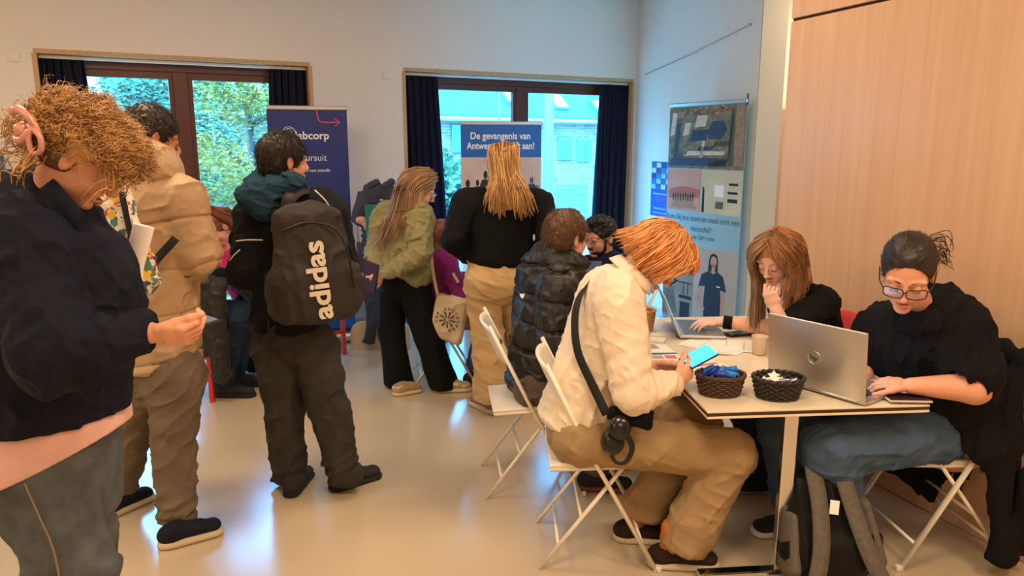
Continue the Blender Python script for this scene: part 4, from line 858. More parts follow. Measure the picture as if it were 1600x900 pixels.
gd = [[hp(.035, -.08, .045), hp(.075, -.085, .0), hp(.07, -.09, -.05), hp(.055, -.088, -.10)], [hp(.085, -.06, .05), hp(.115, -.06, .03), hp(.115, -.065, .0), hp(.10, -.078, -.04)], [hp(.10, 0, .06), hp(.14, -.02, .03), hp(.135, -.03, -.005)]]
v2, f2 = guided(gd, 30, .0012, .010, 26, .008, 3); link('face_curls', v2, f2, H_gold, hr)
gd = [[hp(-.05, -.07, -.03), hp(-.06, -.08, -.07), hp(-.07, -.07, -.12), hp(-.05, -.06, -.15)], [hp(-.11, -.05, -.02), hp(-.13, -.05, -.06), hp(-.13, -.04, -.11)], [hp(-.16, -.02, .02), hp(-.19, -.02, -.01), hp(-.18, 0, -.05)]]
v2, f2 = guided(gd, 70, .0016, .016, 26, .013, 6); link('nape_curls', v2, f2, H_gold, hr)
S = SDF(.004); S.ell(hp(-.045, -.058, -.012), (.055, .028, .05), hd.M, k=.01); S.ell(hp(.0, -.11, -.02), (.024, .04, .034), hd.M, k=.01, op='s'); S.disp += [fuzz(.004, .012, hd.f, 4)]; v, f = S.mesh(); link('dark_roots', v, f, H_roots, hr)
M_clip = mat('pink_acetate', (214, 150, 132), rough=.25, coat=.5); mb = MB(); cl = hp(-.118, -.075, .012)
for q, sg in ((0, 1), (1, -1)):
    b = cl+V(-.0, -.012, 0)
    mb.tube(cmr([b+V(-.045, 0, .03*sg), b+V(-.02, -.012, .038*sg), b+V(.012, -.016, .012*sg), b+V(.028, -.01, -.03)], 10), [.009, .012, .012, .011, .011, .01, .01, .009, .008, .006], 8)
mb.tube(cmr([b+V(.0, -.012, .0), b+V(.032, -.022, -.028), b+V(.028, -.016, -.062), b+V(.004, -.012, -.07), b+V(.0, -.016, -.035), b+V(.01, -.018, -.01)], 18), .0075, 8)
mb.lathe(b+V(-.02, -.005, -.012), [(.004, -.018), (.018, -.012), (.02, .01), (.006, .02)], 12); o = mb.build('claw_clip', M_clip, P.root, smooth=True); o['label'] = 'pink claw clip'
hd.brows(P, M_browl); P.finish()
# phone and rolled paper she holds
M_ph = mat('phone_glass', (18, 20, 26), rough=.08, spec=.8); M_scr = mat('phone_screen_dim', (70, 80, 96), rough=.1, emit=(190, 205, 230), estr=.12)
def phone(c, M, label, scr=M_scr, w=.074, l=.152, case=M_black, on=True):
    mb = MB(); mb.box(c, (l, w, .009), M, bev=.004); o = mb.build('mobile_phone', case, smooth=False); tag(o, label, 'phone')
    m2 = MB(); m2.box(V(c)+M[:, 2]*.0052, (l-.008, w-.007, .0012), M); m2.build('screen', scr if on else M_ph, o); return o
phone(A(291, 510, 1.87), frame((.62, .78, .10), (-.05, -.12, 1)), 'black phone in the hand of the curly-haired woman')
S = SDF(.004); a, b = A(203, 440, 2.19), A(225, 352, 2.22); S.cap(a, b, (.030, .017), (.033, .018), side=(1, 0, .25), k=.01, end=.1); S.cap(b+nrm(b-a)*-.004, b+nrm(b-a)*.02, .019, .019, op='s', k=.003) if False else None
o = S.build('folded_paper', mat('white_paper', (240, 226, 220), rough=.7)); tag(o, 'white folded paper roll tucked before the curly-haired woman', 'paper')

# ---- 2: man in the beige padded jacket
M_bg = fabric('beige_padded_nylon', (184, 152, 116), var=.05, rough=.55, bump=.12, bscale=60, spec=.4); M_kh = fabric('grey_khaki_twill', (112, 98, 82), var=.16, vscale=7)
Y = 3.08; P = Person(Y0(A(245, 500, Y)), 'man in beige padded hooded jacket and grey khaki trousers, seen from behind', SK2); hd = Head(A(238, 214, Y), (.72, .62, -.28), (.22, .15, 1))
S = SDF(.005); hd.carve(S, A(222, 282, Y), .06); P.flesh(S, hd)
wr = A(288, 430, 3.30); S = SDF(.005); S.cap(A(305, 420, 3.18), wr, .035, .028, k=.01); hand(S, wr, (-.8, .5, .1), (0, .3, 1), 1, (.5, .7, .7, .7, .7)); P.flesh(S)
S = SDF(.014); S.cap(A(235, 330, Y), A(250, 545, Y), (.17, .10), (.15, .1), side=(.85, -.5, 0)); S.cap(A(272, 580, 3.02), A(272, 780, 3.0), .08, .05); S.cap(A(230, 580, 3.12), A(185, 770, 3.2), .08, .05); P.flesh(S)
sd = V(.86, -.5, 0)
def puff(n, a=.07): return lambda t, x, y: 1+a*(np.abs(np.sin(np.pi*n*t))**.6-.6)
S = SDF(.0055); S.cap(A(228, 318, Y), A(252, 556, Y), (.225, .165), (.165, .155), side=sd, k=.05, mod=None); S.cap(A(288, 306, Y-.1), A(165, 300, Y+.13), .080, .082, k=.06)
S.cap(A(287, 312, Y-.1), A(312, 396, Y-.08), .084, .078, k=.025, mod=puff(2.5, .05)); S.cap(A(312, 396, Y-.08), A(296, 428, Y+.19), .078, .056, k=.03, mod=puff(2, .08)); S.cap(A(168, 312, Y+.12), A(158, 410, Y+.15), .085, .075, k=.03, mod=puff(2.5)); S.cap(A(158, 410, Y+.15), A(230, 430, Y+.35), .075, .055, k=.03)
S.disp += [wrinkles(.007, .07, (.9, 0, .3), 2, 2.1), seams(.19, .010, .006, .05, (-.15, 0, 1))]; S.cut(A(250, 570, Y), (.0, .05, -1)); S.cut(A(292, 430, Y+.24), (-.3, 1, -.1)); P.cloth('padded_jacket', S, M_bg)
S = SDF(.006); S.cap(A(212, 262, Y-.08), A(248, 256, Y-.04), (.085, .075), (.085, .075), side=(0, 1, 0), k=.04); S.cap(A(218, 240, Y-.06), A(246, 262, Y-.09), .085, .07, k=.04); S.cap(A(205, 275, Y-.02), A(268, 276, Y-.05), .06, .05, k=.05); S.cap(A(206, 222, Y-.03), A(212, 256, Y-.06), .055, .07, k=.04)
S.ell(A(246, 212, Y+.05), (.085, .10, .11), k=.02, op='s'); S.disp += [wrinkles(.009, .06, (.7, 0, -.7), 2.5, 8)]; P.cloth('hood', S, M_bg)
mb = MB()
S = SDF(.007); S.cap(A(250, 560, Y), A(255, 590, Y), (.165, .13), (.165, .13), side=sd, k=.04); leg(S, A(276, 585, 3.03), A(271, 690, 3.02), A(278, 808, 2.99), (.118, .086, .078), .03, .05); leg(S, A(238, 585, 3.14), A(205, 680, 3.18), A(182, 780, 3.22), (.112, .083, .075), .03, .05)
S.disp += [wrinkles(.009, .06, (.8, 0, .5), 2.5, 4.4)]; S.cut(V(0, 0, .055), (0, 0, -1)); o = P.cloth('trousers', S, M_kh)
mb = MB(); pk = [A(219, 573, 2.965), A(264, 566, 2.885), A(268, 592, 2.88), A(246, 606, 2.905), A(222, 598, 2.955)]; mb.tube(pk+[pk[0]], .0018, 4); mb.build('pocket_stitching', mat('stitch_khaki', (80, 68, 54)), o)
M_ns = fabric('navy_knit_shoe', (24, 27, 38), rough=.8); M_cream = mat('cream_rubber', (205, 190, 160), rough=.6)
ha_, tb = onz(250, 858), onz(352, 829); sh_ = shoe(P, ha_, nrm(tb-ha_), M_ns, M_cream, L=float(np.linalg.norm(tb-ha_)), laces=M_ns, thick=.034); ha_, tb = onz(155, 815), onz(192, 798); shoe(P, ha_, nrm(tb-ha_), M_ns, M_cream, L=.28, thick=.03)
q = onz(302, 842); mb = MB(); mb.tube([q+V(-.012+.0, -.012, .052), q+V(.002, -.016, .068), q+V(.02, -.014, .072), q+V(.012, -.014, .06), q+V(.024, -.014, .052), q+V(.004, -.012, .05), q+V(-.012, -.012, .052)], .0022, 5); mb.build('shoe_emblem', mat('red_print', (190, 70, 60)), sh_)
S = SDF(.004); hd.cap_hair(S, 1.08, .06, -.055); S.disp += [fuzz(.004, .012)]; v, f = S.mesh(); hr = P.part('hair', v, f, H_dark); v2, f2 = fuzzhair(P, v, f, hd, H_dark, 2600, .016, .0009, lift=.5); link('hair_tips', v2, f2, H_dark, hr)
S = SDF(.005); S.ell(hd.p(.045, 0, -.085), (.055, .062, .045), hd.M, k=.01); S.ell(hd.p(.10, 0, -.03), (.035, .05, .04), hd.M, k=.01, op='s'); S.disp += [fuzz(.003, .01)]; P.cloth('beard', S, H_dark)
S = SDF(.006); S.cap(A(331, 412, Y+.10), A(326, 437, Y+.17), .055, .035, k=.02); hd.brows(P, M_brow); P.finish()
# floral shoulder bag
def floral():
    m = mat('floral_print', (220, 210, 190), rough=.6); N = m.node_tree.nodes; L = m.node_tree.links; B = N['Principled BSDF']; t = N.new('ShaderNodeTexCoord')
    n = N.new('ShaderNodeTexNoise'); n.inputs['Scale'].default_value = 18; L.new(t.outputs['Object'], n.inputs[0]); mx = N.new('ShaderNodeMix'); mx.data_type = 'RGBA'; mx.blend_type = 'ADD'; mx.inputs[0].default_value = .12; L.new(t.outputs['Object'], mx.inputs[6]); L.new(n.outputs['Color'], mx.inputs[7])
    v = N.new('ShaderNodeTexVoronoi'); v.inputs['Scale'].default_value = 42; L.new(mx.outputs[2], v.inputs[0]); s_ = N.new('ShaderNodeSeparateColor'); L.new(v.outputs['Color'], s_.inputs[0])
    c = N.new('ShaderNodeValToRGB'); c.color_ramp.interpolation = 'CONSTANT'; e = c.color_ramp.elements
    for k, (p_, co) in enumerate(((0, (225, 215, 190)), (.3, (205, 70, 90)), (.42, (60, 120, 130)), (.56, (225, 180, 70)), (.68, (80, 110, 60)), (.78, (235, 225, 205)), (.9, (60, 80, 120)))):
        x = e[k] if k < 2 else e.new(p_); x.position = p_; x.color = lin(co)
    L.new(s_.outputs[0], c.inputs[0]); L.new(c.outputs[0], B.inputs['Base Color']); return m
M_fl = floral(); S = SDF(.006); Mf = frame((.30, -.1, -.95), (0, 1, 0)); S.rbox(A(187, 375, 2.72), (.215, .035, .095), np.stack([Mf[:, 0], Mf[:, 2], Mf[:, 1]], 1), r=.03); S.disp += [wrinkles(.008, .07, (.2, 0, -1), 2, 6)]
o = S.build('shoulder_bag', M_fl); tag(o, 'floral patterned shoulder bag on the back of the man in the beige jacket', 'bag')
M_strap = mat('black_webbing', (20, 20, 22), rough=.8, bump=.3, bscale=300)
def strap(pts, w, m, parent=None, name='strap', th=.003, nn=(0, -1, 0), S_=20):
    c = cmr(pts, S_); G = np.zeros((S_, 3, 3)); T = np.gradient(c, axis=0); N_ = np.broadcast_to(V(nn), c.shape) if not callable(nn) else nn(c); sd_ = np.cross(T, N_); sd_ /= np.linalg.norm(sd_, axis=1)[:, None]
    for j in range(3): G[:, j] = c+sd_*w*(j-1)/2
    return sheet(name, G, th, m, parent)
strap([A(218, 452, 2.70), A(240, 412, 2.82), A(275, 372, 2.87)], .032, M_strap, o); strap([A(190, 300, 2.68), A(196, 330, 2.67), A(205, 372, 2.67)], .022, M_strap, o)

# ---- 3: man with the black backpack
M_bj = fabric('black_jersey', (15, 15, 17), rough=.75); M_teal = fabric('teal_hood_fleece', (32, 62, 78)); M_gj = fabric('charcoal_denim', (56, 52, 48), var=.25, vscale=10); M_pip = mat('cream_piping', (225, 214, 195), rough=.6)
Y = 3.45; P = Person(Y0(A(460, 500, Y)), 'man in black track jacket with teal hood and charcoal jeans, wearing a backpack', SK1); hd = Head(A(444, 251, Y), (.74, .66, -.05), (0, 0, 1))
S = SDF(.005); hd.carve(S, A(446, 305, Y), .062); P.flesh(S, hd)
for (a, b, q) in ((A(375, 425, 3.42), A(415, 468, 3.62), -1), (A(536, 425, 3.4), A(505, 468, 3.62), 1)):
    S = SDF(.006); S.cap(a, b, .035, .026); hand(S, b, (b-a)*V(.6, 1, .6), (0, -.3, .9), q, (.5, .8, .8, .8, .8)); P.flesh(S)
S = SDF(.014); S.cap(A(450, 330, Y), A(458, 505, Y), (.17, .1), (.15, .1), side=(.95, -.3, 0)); S.cap(A(430, 540, Y), A(455, 740, Y), .08, .045); S.cap(A(495, 540, 3.42), A(538, 730, 3.36), .08, .045); P.flesh(S)
S = SDF(.007); S.cap(A(450, 345, Y), A(447, 500, Y), (.205, .135), (.185, .135), side=(.95, -.3, 0), k=.05); S.cap(A(400, 330, Y), A(502, 322, Y-.05), .074, .078, k=.06)
arm(S, A(394, 338, Y), A(383, 425, 3.40), A(410, 466, 3.60), (.080, .074, .052), .04, .03); arm(S, A(512, 333, Y-.06), A(534, 420, 3.40), A(525, 466, 3.56), (.086, .07, .048), .04, .03)
S.disp += [wrinkles(.010, .08, (.4, 0, .9), 2.5, 7.7)]; S.cut(A(450, 514, Y), (0, .02, -1)); jk = P.cloth('track_jacket', S, M_bj)
S = SDF(.0055); S.cap(A(395, 302, Y-.08), A(455, 290, Y-.10), (.06, .085), (.055, .07), side=(0, 0, 1), k=.04); S.cap(A(392, 316, Y-.10), A(415, 322, Y-.12), .05, .06, k=.04); S.cap(A(408, 285, Y-.02), A(470, 296, Y-.02), .055, .04, k=.04); S.ell(A(444, 262, Y+.02), (.088, .10, .10), k=.02, op='s'); S.disp += [wrinkles(.011, .05, (.9, 0, -.3), 2.5, 3)]; P.cloth('hood', S, M_teal)
def on(px, py, Y_): return A(px, py, Y_)
mb = MB(); mb.tube(cmr([on(492, 297, 3.29), on(512, 318, 3.29), on(528, 352, 3.305), on(541, 385, 3.315), on(547, 418, 3.32)], 16), .0035, 5); mb.build('piping', M_pip, jk, smooth=True)
mb = MB(); mb.tube(cmr([on(369, 377, 3.33), on(385, 375, 3.29), on(411, 375, 3.29)], 8), .003, 5); mb.build('back_piping', M_pip, jk, smooth=True)
mb = MB(); mb.tube(cmr([on(375, 390, 3.33), on(362, 403, 3.34), on(357, 417, 3.35), on(362, 432, 3.35)], 10), .003, 5); mb.build('elbow_piping', M_pip, jk, smooth=True)
ax_ = nrm(A(525, 466, 3.56)-A(534, 420, 3.40)); ce = A(533.5, 421, 3.405)
for k in range(3):
    c = ce + ax_*(.014+.026*k); rr = .0765-.004*k; e1 = nrm(np.cross(ax_, V(0, 0, 1))); e2 = np.cross(ax_, e1); mb = MB(); pts = [c+e1*rr*math.cos(t)+e2*rr*math.sin(t) for t in np.linspace(0, 6.283, 25)]; mb.tube(pts, [(.005, .0085)]*25, 6, cap=False, flat=tuple(ax_)); mb.build('cuff_stripe', M_pip, jk, smooth=True)
S = SDF(.007); S.cap(A(452, 512, Y), A(458, 535, Y), (.17, .13), (.175, .13), side=(.95, -.3, 0), k=.04); leg(S, A(430, 545, Y), A(445, 640, Y), A(453, 752, Y), (.112, .090, .080), .03, .07); leg(S, A(490, 540, 3.43), A(514, 635, 3.39), A(537, 738, 3.35), (.115, .090, .082), .03, .07)
S.disp += [wrinkles(.010, .07, (.6, 0, .8), 2.5, 1.4)]; S.cut((0, 0, .035), (0, 0, -1)); P.cloth('jeans', S, M_gj)
M_ds = mat('dark_suede', (30, 28, 28), rough=.8)
ha_, tb = onz(516, 768), onz(596, 742); shoe(P, ha_, nrm(tb-ha_), M_ds, M_rub, L=.29, laces=M_ds, hh=.08); ha_, tb = onz(452, 779), onz(470, 755); shoe(P, ha_, nrm(tb-ha_), M_ds, M_rub, L=.28)
S = SDF(.004); hd.cap_hair(S, 1.12, .055, -.075); S.disp += [fuzz(.005, .014)]; v, f = S.mesh(); hr = P.part('hair', v, f, H_dark); v2, f2 = fuzzhair(P, v, f, hd, H_dark, 3000, .024, .0010, lift=.45); link('hair_tips', v2, f2, H_dark, hr); P.finish()
# his backpack
M_bp = fabric('black_brown_nylon', (46, 40, 38), rough=.6, var=.06, spec=.35); bx = nrm(A(452, 330, 3.2)-A(478, 500, 3.2)); bz = nrm(V(.28, -.93, .0)); bz = nrm(bz-bx*np.dot(bz, bx)); by = np.cross(bx, bz); BM = np.stack([bx, bz, by], 1); bc = A(487, 412, 3.235)
S = SDF(.006); S.cap(bc+bx*.19, bc-bx*.16, (.135, .075), (.185, .10), side=by, k=.04, end=1.1); S.cap(bc-bx*.05, bc-bx*.20, (.18, .10), (.175, .095), side=by, k=.04, end=.7); S.disp += [wrinkles(.009, .10, tuple(bx), 2, 2.8)]
pk = S.build('backpack', M_bp); tag(pk, 'black backpack with large cream vertical lettering on the man in the track jacket', 'backpack')
mb = MB(); zz = [bc+bx*(.17-.02)+by*.0+bz*.10]; ar_ = [bc+bx*(-.12)+by*.165+bz*.085, bc+bx*.06+by*.155+bz*.085, bc+bx*.155+by*.11+bz*.082, bc+bx*.19+by*.0+bz*.084, bc+bx*.165+by*-.10+bz*.082]; mb.tube(cmr(ar_, 26), .005, 6); mb.build('zip', M_black, pk, smooth=True)
tn = nrm(np.cross(bx, -by)); tn = bz if np.dot(tn, bz) < 0 else tn
ty = nrm(np.cross(bz, bx)); text('adidas', M_pip, bc-bx*.235+bz*.112-ty*.055, bx, ty, width=.345, height=.085, parent=pk, weight=.03, ext=.003) if np.dot(np.cross(bx, ty), bz) > 0 else None
strap([A(446, 345, 3.29), A(452, 312, 3.27), A(470, 298, 3.33), A(492, 300, 3.42), A(508, 318, 3.52)], .062, M_bp, pk, 'shoulder_strap', .008, nn=lambda c: (c-A(470, 345, 3.45))/np.linalg.norm(c-A(470, 345, 3.45), axis=1)[:, None]); strap([A(440, 348, 3.29), A(424, 330, 3.30), A(415, 312, 3.34), A(412, 300, 3.44)], .05, M_bp, pk, 'shoulder_strap', .008)
mb = MB(); mb.tube(cmr([A(420, 500, 3.28), A(419, 540, 3.26), A(420, 572, 3.27)], 8), .004, 5); mb.build('strap_end', M_strap, pk)
# ---- 4: woman in olive jacket
M_ol = fabric('olive_cotton', (140, 134, 96), var=.14, vscale=10); M_bk = fabric('black_cloth', (13, 13, 15), rough=.85, var=.05); M_gold = mat('pale_gold_leather', (190, 165, 120), rough=.35, metal=.3)
Y = 4.95; P = Person(Y0(A(635, 500, Y)), 'woman with long light brown hair, olive jacket and wide black trousers, hands behind her back', SK3); hd = Head(A(655, 296, Y-.05), (.86, .28, -.42), (.4, 0, .9), 1.03)
S = SDF(.005); hd.carve(S, A(638, 335, Y), .052, True); P.flesh(S, hd)
wr = A(598, 428, 4.70); S = SDF(.0035); S.cap(A(612, 424, 4.72), wr, .032, .025, k=.01); hand(S, wr, (-.75, .0, -.45), (.35, -.85, -.3), 1, (.4, .9, .9, .9, .9), 1.0); P.flesh(S)
S = SDF(.014); S.cap(A(634, 345, Y), A(632, 430, Y), (.12, .1), (.12, .1), side=(.5, -.85, 0)); S.cap(A(616, 450, Y+.06), A(612, 520, Y+.05), .06, .05); S.cap(A(612, 520, Y+.05), A(622, 590, Y+.03), .05, .04); S.cap(A(646, 452, Y-.05), A(670, 530, Y-.06), .06, .05); S.cap(A(670, 530, Y-.06), A(688, 585, Y-.06), .05, .04); P.flesh(S)
S = SDF(.0055); sd = V(.75, -.65, 0); S.cap(A(636, 342, Y), A(628, 415, Y), (.165, .12), (.20, .15), side=sd, k=.05); S.cap(A(628, 410, Y), A(640, 438, Y), (.20, .15), (.19, .15), side=sd, k=.03, end=.6); S.cap(A(604, 336, Y+.05), A(655, 334, Y-.12), .075, .07, k=.06)
arm(S, A(658, 342, 4.82), A(654, 398, 4.72), A(606, 425, 4.72), (.078, .075, .048), .03, .03); arm(S, A(598, 345, 5.0), A(585, 392, 4.95), A(590, 424, 4.78), (.075, .065, .048), .03, .03)
S.disp += [wrinkles(.012, .09, (.5, 0, .85), 2.2, 3.7), wrinkles(.005, .04, (.8, 0, -.5), 3, 1.7)]; S.cut(A(640, 436, Y), (-.42, 0, -.9)); S.cut(A(590, 447, Y), (0, 0, -1)); jk = P.cloth('jacket', S, M_ol)
mb = MB(); mb.tube(cmr([A(664, 322, 4.78), A(640, 326, 4.76), A(612, 330, 4.80)], 10), .003, 5); mb.build('yoke_seam', mat('olive_stitch', (120, 112, 70)), jk, smooth=True)
S = SDF(.006); S.cap(A(627, 312, Y+.01), A(652, 318, Y+.02), (.055, .045), (.05, .045), side=(0, 1, 0), k=.03); S.disp += [fuzz(.004, .03)]; P.cloth('collar', S, M_ol)
S = SDF(.007); S.cap(A(622, 436, Y), A(638, 442, Y), (.17, .13), (.17, .13), side=sd, k=.04); S.cap(A(616, 450, Y+.06), A(612, 520, Y+.05), .105, .088, k=.03); S.cap(A(612, 520, Y+.05), A(624, 603, Y+.02), .088, .10, k=.03); S.cap(A(646, 452, Y-.05), A(670, 530, Y-.06), .11, .088, k=.03); S.cap(A(670, 530, Y-.06), A(692, 598, Y-.06), .088, .10, k=.03)
S.disp += [wrinkles(.006, .10, (0, 0, 1), 4, 2.5)]; S.cut((0, 0, .018), (0, 0, -1)); P.cloth('trousers', S, M_bk)
ha_, tb = onz(678, 612), onz(735, 610); shoe(P, ha_, nrm(tb-ha_), M_gold, M_cream, L=.27, laces=M_cream); ha_, tb = onz(615, 619), onz(650, 612); shoe(P, ha_, nrm(tb-ha_), M_gold, M_cream, L=.22, hh=.07)
hp = hd.p; S = SDF(.005); hd.cap_hair(S, 1.10, .05, -.10, ears=False); S.chain([hp(-.06, 0, .0), A(628, 320, Y), A(612, 345, Y-.04), A(602, 372, Y-.08)], [.085, .07, .055, .022], k=.03); S.chain([hp(-.01, -.06, .02), hp(0, -.075, -.06), A(664, 338, Y-.16), A(668, 352, Y-.17)], [.045, .035, .03, .012], k=.02); S.disp += [fuzz(.005, .015, (-.4, 0, -.9), 6)]; v, f = S.mesh(); hr = P.part('hair', v, f, H_ash)
gd = [[hp(.07, -.02, .10), hp(.02, -.085, .06), hp(-.02, -.095, -.03), A(655, 338, Y-.18), A(665, 365, Y-.20)], [hp(.05, 0, .125), hp(-.04, -.08, .08), hp(-.08, -.085, -.02), A(628, 340, Y-.15), A(612, 380, Y-.18)], [hp(.02, 0, .13), hp(-.10, -.04, .07), hp(-.13, -.04, -.03), A(612, 335, Y-.10), A(594, 372, Y-.12), A(590, 392, Y-.12)], [hp(0, 0, .13), hp(-.13, .02, .05), A(618, 318, Y), A(603, 345, Y-.02), A(588, 378, Y-.04)]]
v2, f2 = guided(gd, 420, .0026, .009, 16, .004, 5); link('hair_strands', v2, f2, H_ash, hr)
spectacles(P, hd, M_alu, M_lens); hd.brows(P, M_browl); P.finish()
S = SDF(.004); Mn = frame((.1, 0, 1), (-.6, -.8, 0)); S.rbox(A(579, 433, 4.70), (.10, .010, .055), np.stack([nrm(V(.25, 0, 1)), nrm(V(.5, .85, 0)), nrm(np.cross(nrm(V(.25, 0, 1)), nrm(V(.5, .85, 0))))], 1), r=.003); nb_ = S.build('notebook', mat('plum_cover', (52, 36, 70), rough=.5)); tag(nb_, 'dark purple notebook held behind the back by the woman in the olive jacket', 'notebook')
# tote bag on her shoulder
M_cv = fabric('canvas', (206, 186, 156), bump=.4, bscale=260)
S = SDF(.005); Mt = np.stack([nrm(V(1, -.2, -.0)), nrm(V(.2, 1, 0)), V(0, 0, 1)], 1); Mt = Mt @ np.array([[math.cos(.22), 0, math.sin(.22)], [0, 1, 0], [-math.sin(.22), 0, math.cos(.22)]]); tc_ = A(702, 497, 4.86); S.rbox(tc_, (.115, .04, .155), Mt, r=.025, k=.02); S.disp += [wrinkles(.008, .08, (.1, 0, 1), 2.5, 3)]
tb_ = S.build('tote_bag', M_cv); tag(tb_, 'canvas tote bag with round black print hanging beside the woman in the olive jacket', 'bag')
strap([A(684, 462, 4.84), A(676, 420, 4.80), A(672, 370, 4.76), A(666, 330, 4.78)], .02, M_cv, tb_, 'handle'); mb = MB(); e1, e3, e2 = Mt[:, 0], Mt[:, 2], Mt[:, 1]; pc = tc_-e2*.049
for k in range(9): a_ = k*math.pi/9*2; mb.tube([pc+(e1*math.cos(a_)+e3*math.sin(a_))*.012, pc+(e1*math.cos(a_)+e3*math.sin(a_))*.056], [.002, .005], 4)
mb.build('printed_star', M_pbk, tb_)
for k, ch in enumerate('WINTER'[:0] + 'CAP ANTWERPEN'):
    if ch == ' ': continue
    a_ = math.pi*1.15 - k*math.pi*2*.8/13; rr = .078; xd = V(math.sin(a_), 0, -math.cos(a_)); rd = e1*math.cos(a_)+e3*math.sin(a_); tg = e1*math.sin(a_)-e3*math.cos(a_); text(ch, M_pbk, pc-e2*.003+rd*rr*.85, tg, rd, width=.016, height=.02, parent=tb_, weight=.02)

# ---- 5: woman in black sweater
M_sand = fabric('sand_denim', (198, 166, 120), var=.07, vscale=7); M_tan = mat('tan_leather', (150, 104, 66), rough=.5)
Y = 4.5; P = Person(Y0(A(775, 500, Y)), 'woman with long blond half-tied hair in black sweater and sand trousers, seen from behind', SK3); hd = Head(A(789, 263, Y), (.08, .96, -.35), (0, .2, 1))
S = SDF(.005); hd.carve(S, A(787, 305, Y), .05, True); P.flesh(S, hd)
for (a, b, q) in ((A(716, 385, 4.45), A(733, 404, 4.62), -1), (A(854, 380, 4.45), A(838, 400, 4.62), 1)):
    S = SDF(.006); S.cap(a, b, .034, .026); hand(S, b, (.5*-q, .7, -.4), (.5*q, 0, .5), q, (.4, .5, .5, .5, .5)); P.flesh(S)
S = SDF(.014); S.cap(A(786, 320, Y), A(778, 415, Y), (.15, .09), (.14, .1), side=(1, 0, 0)); S.cap(A(755, 440, Y), A(775, 600, Y), .08, .045); S.cap(A(803, 440, 4.6), A(822, 590, 4.75), .08, .045); P.flesh(S)
S = SDF(.007); S.cap(A(785, 328, Y), A(780, 400, Y), (.205, .14), (.195, .145), side=(1, 0, 0), k=.06, end=.8); S.cap(A(732, 316, Y), A(838, 314, Y), .078, .078, k=.06)
arm(S, A(728, 320, Y), A(707, 375, 4.42), A(733, 402, 4.60), (.085, .072, .050), .03, .02); arm(S, A(842, 318, Y), A(858, 372, 4.42), A(838, 398, 4.60), (.085, .070, .050), .03, .02)
S.disp += [wrinkles(.008, .11, (.2, 0, 1), 2, 5.7), fuzz(.0015, .012)]; S.cut(A(780, 415, Y), (0, 0, -1)); P.cloth('sweater', S, M_bk)
S = SDF(.006); S.cap(A(776, 410, Y), A(776, 440, Y), (.175, .13), (.19, .145), side=(1, 0, 0), k=.04); S.ell(A(753, 440, Y-.05), (.10, .10, .10), k=.03); S.ell(A(800, 440, Y-.04), (.10, .10, .10), k=.03)
S.cap(A(754, 445, Y), A(762, 525, Y), .112, .100, k=.03); S.cap(A(762, 525, Y), A(772, 625, Y-.02), .10, .128, k=.03); S.cap(A(802, 445, Y+.06), A(812, 520, Y+.16), .11, .098, k=.025); S.cap(A(812, 520, Y+.16), A(822, 610, Y+.26), .098, .12, k=.025)
S.disp += [wrinkles(.008, .08, (.8, 0, -.4), 3, 2.9)]; S.cut((0, 0, .085), (0, 0, -1)); tr = P.cloth('trousers', S, M_sand)
ha_, tb = onz(776, 648), onz(742, 632); shoe(P, ha_, nrm(tb-ha_), M_tan, M_cream, L=.27, w=.05, hh=.10, thick=.035); ha_ = onz(826, 618); shoe(P, ha_, nrm(V(.1, 1, 0)), M_tan, M_cream, L=.27, thick=.035)
hp = hd.p; S = SDF(.005); hd.cap_hair(S, 1.13, .06, -.12, ears=False); S.cap(hp(-.05, 0, .02), A(790, 290, Y-.11), (.085, .07), (.10, .045), side=(1, 0, 0), k=.03); S.cap(A(790, 290, Y-.11), A(800, 322, Y-.165), (.10, .045), (.125, .018), side=(1, 0, 0), k=.03); S.disp += [fuzz(.006, .014, (0, 0, 1), 7)]; v, f = S.mesh(); hr = P.part('hair', v, f, H_blond)
gd = []
for k, (xa, xb, yb) in enumerate(((770, 758, 325), (776, 772, 338), (783, 784, 343), (790, 797, 322), (797, 806, 338), (802, 820, 344), (806, 838, 336))):
    q = (k-3)/3; gd.append([hp(.02, -q*.05, .13), hp(-.08, -q*.075, .10), hp(-.12, -q*.085, .03), A(xa, 280, Y-.15), A(xb*.6+xa*.4, 302, Y-.20), A(xb, yb, Y-.21)])
v2, f2 = guided(gd, 460, .0030, .009, 16, .006, 7); link('hair_strands', v2, f2, H_blond, hr); v2, f2 = guided(gd, 160, .0030, .010, 16, .007, 17); link('hair_highlights', v2, f2, hairmat('hair_honey', (214, 174, 118)), hr)
gd = [[hp(.03, -.05, .12), hp(-.06, -.05, .13), hp(-.115, -.01, .08)], [hp(.03, 0, .13), hp(-.07, 0, .135), hp(-.12, 0, .09)], [hp(.03, .05, .12), hp(-.06, .05, .13), hp(-.115, .01, .08)]]; v2, f2 = guided(gd, 120, .003, .005, 10, .002, 8); link('tied_top_hair', v2, f2, H_mid, hr)
S = SDF(.004); S.ell(hp(-.122, 0, .07), (.022, .02, .02), k=.01); S.disp += [fuzz(.004, .01)]; v, f = S.mesh(); link('hair_knot', v, f, H_mid, hr); P.finish()

